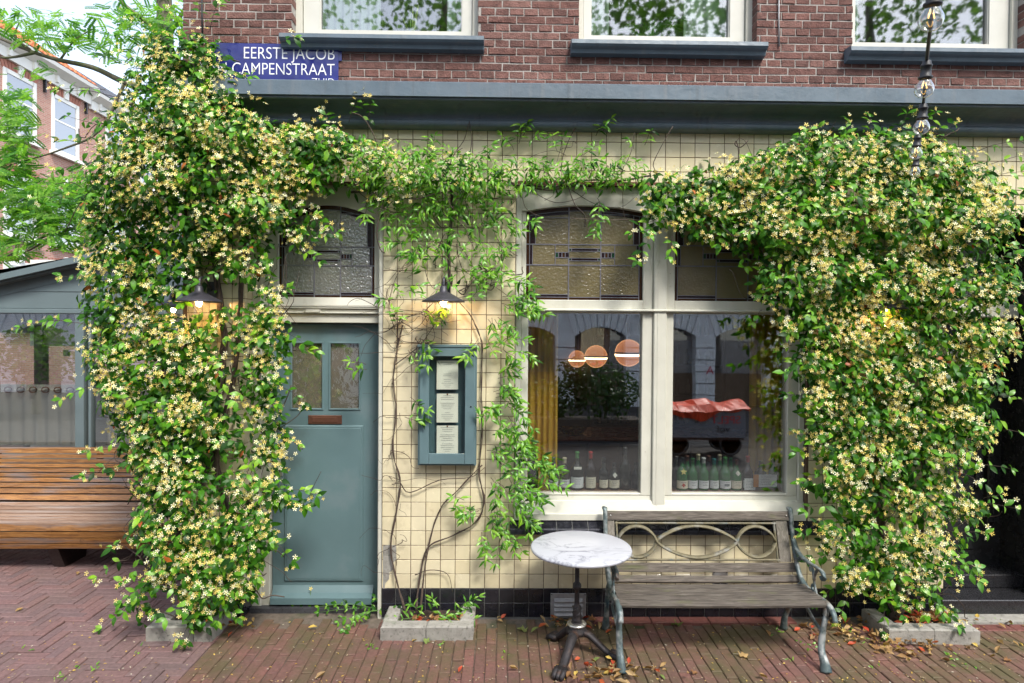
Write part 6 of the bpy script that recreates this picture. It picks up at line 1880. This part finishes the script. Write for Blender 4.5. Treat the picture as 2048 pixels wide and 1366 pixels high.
for u, v, dx, dz, L, n in ((1310, 440, -1, -.3, .2, 3), (1300, 470, -.5, -.8, .2, 3), (1345, 470, -.2, -1, .14, 3), (1480, 490, .2, -1, .14, 3), (1520, 590, -1, .1, .2, 4), (1500, 620, -.8, -.6, .15, 3), (1560, 690, -1, -.2, .16, 3), (1590, 720, -1, .1, .2, 4), (1575, 790, -1, .2, .2, 4), (1590, 900, -1, .1, .2, 4), (1600, 960, -1, .1, .22, 4), (1610, 1010, -1, -.1, .22, 4),
                        (1650, 1040, -1, -.2, .2, 3), (1660, 1110, -1, .1, .2, 4), (1680, 1170, -1, -.2, .2, 3), (1980, 330, 1, .5, .3, 3), (1960, 300, 1, .4, .36, 4), (2000, 350, 1, .3, .2, 3), (1990, 700, 1, .1, .26, 4), (2000, 790, 1, -.1, .24, 4), (1995, 860, 1, .1, .28, 4), (1940, 1010, 1, .2, .3, 4), (1960, 930, 1, .1, .2, 3), (1900, 1130, 1, -.3, .2, 3), (1860, 1180, .5, -1, .2, 4), (1870, 1190, .3, -1, .18, 4), (1800, 270, .1, 1, .18, 3), (1740, 270, -.2, 1, .16, 3), (1880, 290, .3, 1, .2, 3), (1690, 280, .0, 1, .15, 3), (1850, 275, .2, 1, .22, 3), (1600, 300, -.2, 1, .14, 3), (1700, 1185, -.6, -.8, .2, 3), (1640, 870, -1, .3, .2, 3)):
    if 1480 < u < 1620 and 560 < v < 1050: u, L, n = u + 25, .11, 2
    sp.append((P(u, v, -.18), (dx, -.25, dz), L, n))
for k in range(90):
    bl = right[rng.integers(len(right))]
    a = rng.uniform(0, 6.28)
    sp.append((P(bl[0] + bl[2] * .9 * math.cos(a), bl[1] + bl[3] * .9 * math.sin(a), bl[4] - bl[5] * .6), (math.cos(a), -.8, -math.sin(a) + .1), rng.uniform(.1, .2), int(rng.integers(2, 4))))
def gap_right(q):
    d = q[:, :3] - np.array([0, -D, H]); z = d @ fw
    u = 1024 + F * (d @ rt) / z; v = 683 - F * (d @ up) / z
    h = np.exp(-(((u - 1768) / 22) ** 2 + ((v - 628) / 16) ** 2)) + .6 * np.exp(-(((u - 1760) / 60) ** 2 + ((v - 590) / 16) ** 2)) + .7 * np.exp(-(((u - 1785) / 70) ** 2 + ((v - 1050) / 24) ** 2)) + .7 * np.exp(-(((u - 1780) / 60) ** 2 + ((v - 960) / 20) ** 2)) + .7 * np.exp(-(((u - 1770) / 40) ** 2 + ((v - 470) / 30) ** 2))
    return rng.random(len(u)) > h
climber("flowering_climber", "dense cream flowered jasmine climbing beside the park bench right of the shop window", (float(G(1800, 1235)[0]), -.2, .06),
        right, .029, .0063, st_r, sp, LT, [.38, .26, .18, .12, .05, .012], 150, skip=gap_right)

# ---- small plants at the foot of the wall
def weed(name, label, shoots, base, lt=LT, flower=None):
    t = thing(name, label, "plant", base)
    mb = MB(); acc = []
    for s_ in shoots: sprig(*s_[:4], lt=[1, 4, 4] if lt is LT else list(range(len(lt))), acc=acc, mb=mb, r=.0028, droop=s_[4] if len(s_) > 4 else .2)
    mb.build("stem", mat("weed_stem", [(.10, .2, .05)], .6, 0, 0) if "weed_stem" not in bpy.data.materials else bpy.data.materials["weed_stem"], t)
    TR = np.array([a[0] for a in acc]); M3 = frames(np.array([a[1] for a in acc]), np.array([a[2] for a in acc])) * np.array([a[4] for a in acc])[:, None, None] * (.72 if lt is LT else .85)
    put(t, "leaf", shared_leaf(lt, LM, "leaf"), np.array([a[3] for a in acc]), M3, TR)
    if flower is not None:
        MB().tube([flower - np.array([0.01, 0, .12]), flower - np.array([0.004, 0, .05]), flower], .002, 5).build("flower_stalk", bpy.data.materials["weed_stem"], t)
        v, tt, m_ = T_flower(.016, 0, 0); o = link("flower", tri_mesh("flower", v, tt, m_, [M_cen]), t)
        o.matrix_local = mats4(frames(np.array([[0, -.8, .5]]), np.array([[1., 0, 0]]))[0], flower - np.array(base))
gw = lambda u, v, z=.0: np.array([float(q) for q in G(u, v, z)])
b0 = gw(765, 1222, .04)
weed("trailing_weed", "trailing green weed with lobed leaves creeping along the blue door sill", [
    (gw(770, 1215, .05), (-1, -.05, .05), .5, 7, .1), (gw(745, 1215, .05), (-.9, -.1, .35), .28, 4), (gw(740, 1225, .05), (-.5, -.8, .1), .26, 5), (gw(770, 1218, .05), (-.6, -.7, .3), .25, 5), (gw(720, 1228, .04), (-.3, -1, .05), .2, 4), (gw(765, 1212, .06), (-.3, -.4, .9), .14, 3), (gw(755, 1220, .05), (-.9, -.5, .1), .3, 5), (gw(700, 1212, .05), (-1, .1, .1), .3, 5),
    (gw(640, 1208, .04), (-1, -.1, .15), .2, 3), (gw(770, 1222, .06), (.6, -.3, .4), .12, 3)], tuple(b0), LT, gw(620, 1212, .035) + np.array([0, .02, .13]))
b1 = gw(880, 1232, .06)
weed("young_shoot", "fresh bright green shoots in the planter between door and window", [
    (gw(850, 1232, .06), (-.4, -.4, .7), .22, 5), (gw(862, 1230, .06), (.1, -.4, .9), .24, 5), (gw(875, 1236, .06), (.6, -.4, .5), .2, 4), (gw(905, 1230, .06), (.6, -.3, .8), .24, 5), (gw(925, 1228, .06), (.5, -.3, .9), .26, 5), (gw(840, 1236, .06), (-.8, -.4, .3), .18, 4), (gw(890, 1238, .06), (.2, -.7, .4), .15, 4), (gw(915, 1236, .06), (.8, -.5, .4), .16, 4)], tuple(b1), LN)
tufts = []
for u, v in ((1600, 1285), (1622, 1300), (1640, 1295), (1395, 1250), (1700, 1260), (1720, 1275), (1905, 1315), (1930, 1330), (680, 1240), (880, 1290), (1010, 1310), (190, 1335), (280, 1305), (150, 1330), (120, 1352), (1580, 1320), (1560, 1262), (1960, 1245), (2010, 1240), (1750, 1330), (60, 1300), (740, 1300)):
    for k in range(int(rng.integers(3, 8))):
        tufts.append((gw(u + rng.normal(0, 7), v + rng.normal(0, 4)), rng.normal(0, .8, 3) * [1, 1, 0] + [0, -.3, .8]))
T0 = np.array([a[0] for a in tufts]); nrm = rng.normal(0, .4, (len(T0), 3)) + [0, -.3, .9]
o = merged("joint_weeds", [leaf_T(.028, .014, 1), leaf_T(.035, .008, 1)], rng.integers(0, 2, len(T0)), frames(nrm, np.array([a[1] for a in tufts])), T0 + [0, 0, .004], LM)

# ------------------------------------------------------------------ fallen leaves
M_dry = leafmat("fallen_dry", [(.30, .17, .07), (.42, .28, .12), (.22, .1, .04), (.50, .36, .18)], .7, .2, .2)
M_dryy = leafmat("fallen_yellow", [(.55, .36, .07), (.62, .45, .12)], .6, .2, .2)
M_dryr = leafmat("fallen_red", [(.45, .06, .03), (.5, .12, .04)], .5, .2, .3)
M_dryg = leafmat("fallen_green", [(.16, .22, .06), (.25, .28, .09)], .6, .2, .2)
M_chip = mat("chip_pale", [(.5, .46, .36), (.4, .32, .2), (.3, .22, .12)], .8, 0, 0)
DM = [M_dry, M_dryy, M_dryr, M_dryg, M_chip]
def T_maple(S, mi):
    V = [(0, 0, 0)]; T = []
    rad = [.25, .62, .42, .88, .5, 1.0, .5, .88, .42, .62, .25]
    for i, r in enumerate(rad):
        a = math.radians(-60 + 300 * i / 10)
        V.append((S * r * .5 * math.cos(a), S * r * .5 * math.sin(a) + 0, S * .10 * math.sin(i * 2.1) + (S * .12 if r > .8 else 0)))
    for i in range(10): T.append((0, i + 1, i + 2))
    return np.array(V), np.array(T), np.full(10, mi)
DT = [leaf_T(.07, .03, 0, fold=.5, droop=-.2), leaf_T(.06, .028, 1, fold=.3, droop=-.1), leaf_T(.065, .034, 2, fold=.35, droop=-.15), leaf_T(.05, .022, 3, fold=.3, droop=.1), T_maple(.10, 0), T_maple(.13, 3), leaf_T(.02, .007, 4, fold=.2, droop=0), leaf_T(.014, .009, 4, fold=.1, droop=0), leaf_T(.02, .009, 1, fold=.3, droop=0), leaf_T(.016, .008, 0, fold=.3, droop=0)]
DMesh = shared_leaf(DT, DM, "fallen_leaf")
def flat_frames(n, tilt=.3):
    return frames(np.column_stack([rng.normal(0, tilt, n), rng.normal(0, tilt, n), np.ones(n)]), np.column_stack([rng.normal(0, 1, n), rng.normal(0, 1, n), np.zeros(n)]))
def fallen(u, v, k, label, group=None, z=.008, s=1.0, tilt=.2):
    g_ = gw(u, v); R3 = flat_frames(1, tilt)[0] * s
    o = link("fallen_leaf", DMesh[k]); o.matrix_world = mats4(R3, g_ + [0, 0, z])
    return tag(o, label, "fallen leaf", group)
for u, v, k, s, lab in ((1352, 1252, 5, 1.15, "large yellow green maple leaf under the park bench near the wall kerb"), (1050, 1262, 5, 1.0, "curled green maple leaf midway between the planter and the bistro table"), (1062, 1268, 3, 1.5, "folded green leaf touching the curled maple leaf left of the bistro table"), (855, 1287, 5, .7, "green leaf lying against the front of the planter by the door"),
                        (824, 1285, 1, 1.0, "yellow leaf on the paving in front of the planter by the door"), (1487, 1316, 4, 1.0, "tan maple leaf on the paving in front of the park bench"), (1388, 1347, 4, .75, "pale grey leaf with a long stalk near the front edge of the paving"), (1320, 1352, 3, 1.1, "dull green leaf on the paving right of the bistro table feet"), (1535, 1360, 0, 1.0, "long pale leaf at the front edge below the park bench"), (1540, 1276, 0, 1.0, "narrow tan leaf behind the front leg of the park bench"),
                        (1740, 1270, 4, 1.2, "big curled tan leaf left of the right planter"), (370, 1287, 2, 1.2, "bright red leaf at the foot of the corner planter"), (635, 1256, 1, 1.2, "long yellow leaf on the paving before the blue door"), (630, 1362, 0, 1.1, "tan leaf at the front edge below the blue door"), (1036, 1342, 0, 1.0, "lone tan leaf left of the bistro table feet"), (917, 1348, 2, .8, "small red leaf on the paving below the middle planter"), (1200, 1318, 3, 1.5, "green leaf between the feet of the bistro table"), (550, 1216, 3, 1.3, "dull yellow leaf at the left end of the blue door sill"), (154, 1152, 0, 1.0, "pale curled leaf on the paving in front of the slatted bench"), (30, 1226, 0, .9, "pale curled leaf at the far left of the paving"), (1955, 1240, 1, 1.1, "thin yellow brown leaf on the red edge bricks at the porch")):
    fallen(u, v, k, lab, None, .012, s)
piles = [(1690, 1262, 34, 16, 46, .03), (1740, 1290, 30, 10, 30, .02), (1815, 1298, 32, 8, 34, .02), (1230, 1350, 46, 12, 44, .02), (1180, 1345, 34, 14, 30, .02), (530, 1222, 28, 9, 34, .03), (490, 1245, 20, 9, 14, .02), (985, 1238, 26, 5, 12, .01), (1140, 1245, 40, 6, 22, .02), (1640, 1262, 30, 14, 14, .01), (1890, 1305, 60, 14, 24, .01), (1960, 1250, 60, 10, 18, .01), (1205, 1258, 16, 6, 8, .01), (450, 1262, 26, 10, 14, .01)]
P0, K0 = [], []
for u, v, su, sv, n, hz in piles:
    for k in range(n):
        g_ = gw(u + rng.normal(0, su), min(1364, v + rng.normal(0, sv)))
        if g_[1] > -.03: continue
        P0.append(g_ + [0, 0, .006 + abs(rng.normal(0, hz))]); K0.append(rng.choice([0, 0, 0, 0, 1, 4, 9, 8, 2, 0], 1)[0])
P0, K0 = np.array(P0), np.array(K0)
R0 = flat_frames(len(P0), .45) * rng.uniform(.6, 1.05, (len(P0), 1, 1))
nb = 0; used = set()
for i in range(len(P0)):
    if K0[i] in (0, 4) and nb < 60 and i % 3 == 0:
        o = link("fallen_leaf", DMesh[K0[i]]); o.matrix_world = mats4(R0[i], P0[i]); nb += 1; used.add(i)
        tag(o, "dry brown leaf lying loose in the leaf drifts on the red paving", "fallen leaf", "dry leaves drifted on the paving")
rest_ = np.array([i for i in range(len(P0)) if i not in used])
merged("leaf_litter", DT, K0[rest_], R0[rest_], P0[rest_], DM)
n = 900
U, V_ = rng.uniform(-20, 2060, n), 1366 - 150 * rng.uniform(0, 1, n) ** 1.2
p = np.column_stack([G(U, V_)[:, 0], G(U, V_)[:, 1], np.full(n, .004)])
keep = (p[:, 1] < -.06)
merged("paving_litter", DT, rng.choice([6, 7, 8, 9], n)[keep], flat_frames(n, .2)[keep], p[keep], DM)
n = 260                                          # leaves caught in the planters
pl_p, pl_k = [], []
for u, v, su, sv, k in ((1850, 1240, 45, 12, 170), (380, 1246, 26, 10, 40), (870, 1240, 50, 8, 50)):
    for _ in range(k):
        g_ = gw(u + np.clip(rng.normal(0, su * .6), -su, su), v + np.clip(rng.normal(0, sv * .6), -sv, sv), .075)
        pl_p.append(g_ + [0, 0, abs(rng.normal(0, .012))]); pl_k.append(rng.choice([0, 0, 2, 2, 9, 6] if u > 1000 else [0, 2, 9, 9, 6]))
merged("planter_litter", DT, np.array(pl_k), flat_frames(len(pl_p), .5) * .8, np.array(pl_p), DM)

# ------------------------------------------------------------------ trees
def T_pinnate(L, n, W, mi):
    V, T = [], []
    for i in range(n + 1):
        t = (i + .6) / (n + 1)
        for s_ in ((-1, 1) if i < n else (0,)):
            a = math.radians(62 * s_); c0 = np.array([0, L * t, -L * .18 * t * t])
            d_ = np.array([math.sin(a), math.cos(a), -.15]); e = np.array([math.cos(a), -math.sin(a), 0.1])
            l = L * .27 * (1 - .35 * abs(t - .45))
            b = len(V)
            V += [c0, c0 + d_ * l * .5 + e * W * .5, c0 + d_ * l, c0 + d_ * l * .5 - e * W * .5]
            T += [(b, b + 1, b + 2), (b, b + 2, b + 3)]
    return np.array(V), np.array(T), np.full(len(T), mi)
M_loc = leafmat("locust_leaf", [(.10, .26, .03), (.16, .34, .035), (.22, .40, .05)], .45, .5, .3)
M_locd = leafmat("locust_leaf_deep", [(.05, .16, .025), (.08, .22, .03)], .45, .45, .3)
M_plane = leafmat("plane_leaf", [(.06, .15, .025), (.09, .2, .03), (.13, .25, .04)], .45, .5, .3)
M_bark = mat("bark", [(.10, .085, .055)], .95, 14, .35, (1, 1, .3), bump=.8, bs=30, spots=[((.10, .12, .04), 5, .5, .7)])
def tree(name, label, base, trunk, branches, blobs, dens, y_mid, y_sp, templ, mats, world_=None):
    t = thing(name, label, "tree", base, None)
    MB().tube(smooth_path(trunk[0], 5), list(np.linspace(trunk[1], trunk[2], (len(trunk[0]) - 1) * 5 + 1)), 10).build("trunk", M_bark, t)
    for pth, r in branches: MB().tube(smooth_path(pth, 5), list(np.linspace(r, r * .3, (len(pth) - 1) * 5 + 1)), 7).build("branch", M_bark, t)
    ps = []
    if world_ is None:
        for cx, cy, rx, ry, k in blobs:
            n = rng.poisson(math.pi * rx * ry * dens * k)
            a = rng.uniform(0, 6.28, n); r = np.sqrt(rng.random(n))
            ps.append(P(cx + rx * r * np.cos(a), cy + ry * r * np.sin(a), y_mid + rng.normal(0, y_sp, n)))
    else:
        for c, rad, n in world_:
            q = rng.normal(0, 1, (n, 3)); q /= np.linalg.norm(q, axis=1, keepdims=True)
            ps.append(np.array(c) + q * np.array(rad) * (rng.random((n, 1)) ** .4))
    p = np.concatenate(ps); n = len(p)
    M3 = frames(rng.normal(0, .5, (n, 3)) + [0, -.35, .8], rng.normal(0, 1, (n, 3)) * [1, .8, .35] + [0, 0, -.25]) * rng.uniform(.7, 1.2, (n, 1, 1))
    o = merged("crown", templ, rng.integers(0, len(templ), n), M3, p, mats, t, kind=None)
    return t
y_t = 6.2
pt = lambda u, v, y=y_t: tuple(float(q) for q in P(u, v, y))
gx = pt(334, 300)
tree("locust_tree", "light green feathery tree behind the conservatory, its trunk showing beside the corner", (gx[0], y_t, 0),
     ([(gx[0], y_t, -.05), (gx[0] + .03, y_t, 2.5), pt(334, 200), pt(330, 60), pt(326, -120)], .2, .11),
     [([pt(330, 95), pt(300, 50), pt(255, 15), pt(200, -40)], .06), ([pt(333, 80), pt(350, 50), pt(372, 10), pt(390, -60)], .05),
      ([pt(332, 190), pt(250, 165), pt(185, 135), pt(110, 118), pt(50, 98), pt(-40, 60)], .06), ([pt(60, 100), pt(30, 75), pt(38, 45)], .03), ([pt(75, 104), pt(20, 115), pt(-30, 112)], .03), ([pt(120, 120), pt(150, 80), pt(190, 55)], .02),
      ([pt(250, 165), pt(200, 260), pt(120, 300), pt(20, 330)], .03), ([pt(330, 330), pt(220, 450), pt(120, 460), pt(0, 520)], .04), ([pt(120, 460), pt(60, 500), pt(10, 515)], .02)],
     [(40, 45, 70, 28, 1), (110, 75, 70, 26, .8), (190, 70, 80, 24, .6), (250, 95, 70, 30, .6), (300, 55, 60, 45, .6), (280, 20, 80, 28, .6), (350, 30, 40, 40, .5), (60, 145, 50, 14, .4), (150, 30, 60, 16, .4), (230, 30, 50, 16, .4),
      (22, 215, 44, 44, 1.6), (20, 265, 44, 36, 1.5), (18, 330, 50, 40, 1.6), (90, 385, 70, 28, 1.2), (40, 400, 60, 36, 1.4), (120, 420, 80, 28, 1.3), (150, 370, 60, 30, 1.0), (50, 460, 70, 30, 1.2), (150, 470, 60, 34, 1.2), (190, 420, 50, 30, 1), (20, 500, 50, 24, .9)],
     .017, y_t, .45, [T_pinnate(.25, 8, .034, 0), T_pinnate(.2, 7, .032, 0), T_pinnate(.23, 8, .034, 1)], [M_loc, M_locd])
PT_ = [T_maple(.2, 0), leaf_T(.18, .12, 0)]
tree("plane_tree", "dark leaved street tree on the far pavement, mirrored in the upstairs panes", (-1.6, -9.5, 0), ([(-1.6, -9.5, -.05), (-1.5, -9.5, 3), (-1.6, -9.4, 6.5), (-1.4, -9.5, 10)], .2, .08),
     [([(-1.5, -9.5, 5.5), (-.2, -8.8, 6.6), (1.6, -8.4, 7.6)], .07), ([(-1.5, -9.5, 5.2), (-2.8, -9, 6.6), (-4.2, -8.4, 7.4)], .07)], None, 0, 0, 0, PT_, [M_plane],
     [((-1.6, -9.0, 9.4), (2.2, 1.8, 2.0), 900), ((2.6, -8.6, 9.2), (2.0, 1.4, 1.7), 1100), ((-4.6, -8.6, 9.6), (1.2, 1.2, 1.0), 220)])
tree("plane_tree", "street tree on the far pavement to the right, mirrored in the panes", (8.6, -9.2, 0), ([(8.6, -9.2, -.05), (8.5, -9.2, 3), (8.6, -9.1, 6.5), (8.5, -9.2, 10)], .2, .08),
     [([(8.5, -9.2, 5.5), (7.0, -8.9, 7.6), (5.2, -8.8, 9.2)], .07), ([(8.5, -9.2, 3.4), (6.4, -8.2, 3.7), (4.0, -7.4, 3.45)], .05)], None, 0, 0, 0, PT_, [M_plane],
     [((5.0, -9.0, 9.3), (2.0, 1.6, 1.8), 800), ((3.9, -7.2, 3.3), (.7, .4, .3), 130), ((9.2, -8.8, 9.6), (2.6, 1.4, 1.6), 1000)])
tree("round_bush_tree", "low rounded green tree across the street, mirrored in the conservatory panes", (-12.4, -8.2, 0), ([(-12.4, -8.2, -.05), (-12.4, -8.2, .9), (-12.3, -8.2, 1.6)], .12, .06), [([(-12.4, -8.2, 1.0), (-11.8, -8.0, 1.6)], .04)], None, 0, 0, 0,
     [leaf_T(.16, .1, 0), leaf_T(.14, .08, 0)], [M_plane], [((-12.4, -8.2, 1.55), (1.1, .9, .85), 1100)])

t = thing("hedge_shrub", "dark green shrubs in tubs across the street, mirrored in the left shop pane", "shrub", (1.7, -8.0, 0))
MB().bbox(.2, 2.9, -8.35, -7.75, 0, .42, .01).build("tub", M_brownp, t)
MB().tube([(1.2, -8.05, .4), (1.15, -8.05, 1.2)], .03, 6).tube([(2.2, -8.05, .4), (2.3, -8.05, 1.2)], .03, 6).build("stem", M_bark, t)
q = []
for c, rd, n in (((1.0, -8.0, .85), (.9, .38, .45), 700), ((2.2, -8.0, 1.0), (.75, .38, .62), 800), ((1.6, -8.0, 1.35), (.45, .3, .4), 300)):
    d_ = rng.normal(0, 1, (n, 3)); d_ /= np.linalg.norm(d_, axis=1, keepdims=True)
    q.append(np.array(c) + d_ * np.array(rd) * rng.random((n, 1)) ** .4)
q = np.concatenate(q)
merged("foliage", [leaf_T(.13, .06, 0), leaf_T(.1, .05, 0)], rng.integers(0, 2, len(q)), frames(rng.normal(0, .6, (len(q), 3)) + [0, .5, .6], rng.normal(0, 1, (len(q), 3))), q, [M_hedge], t)
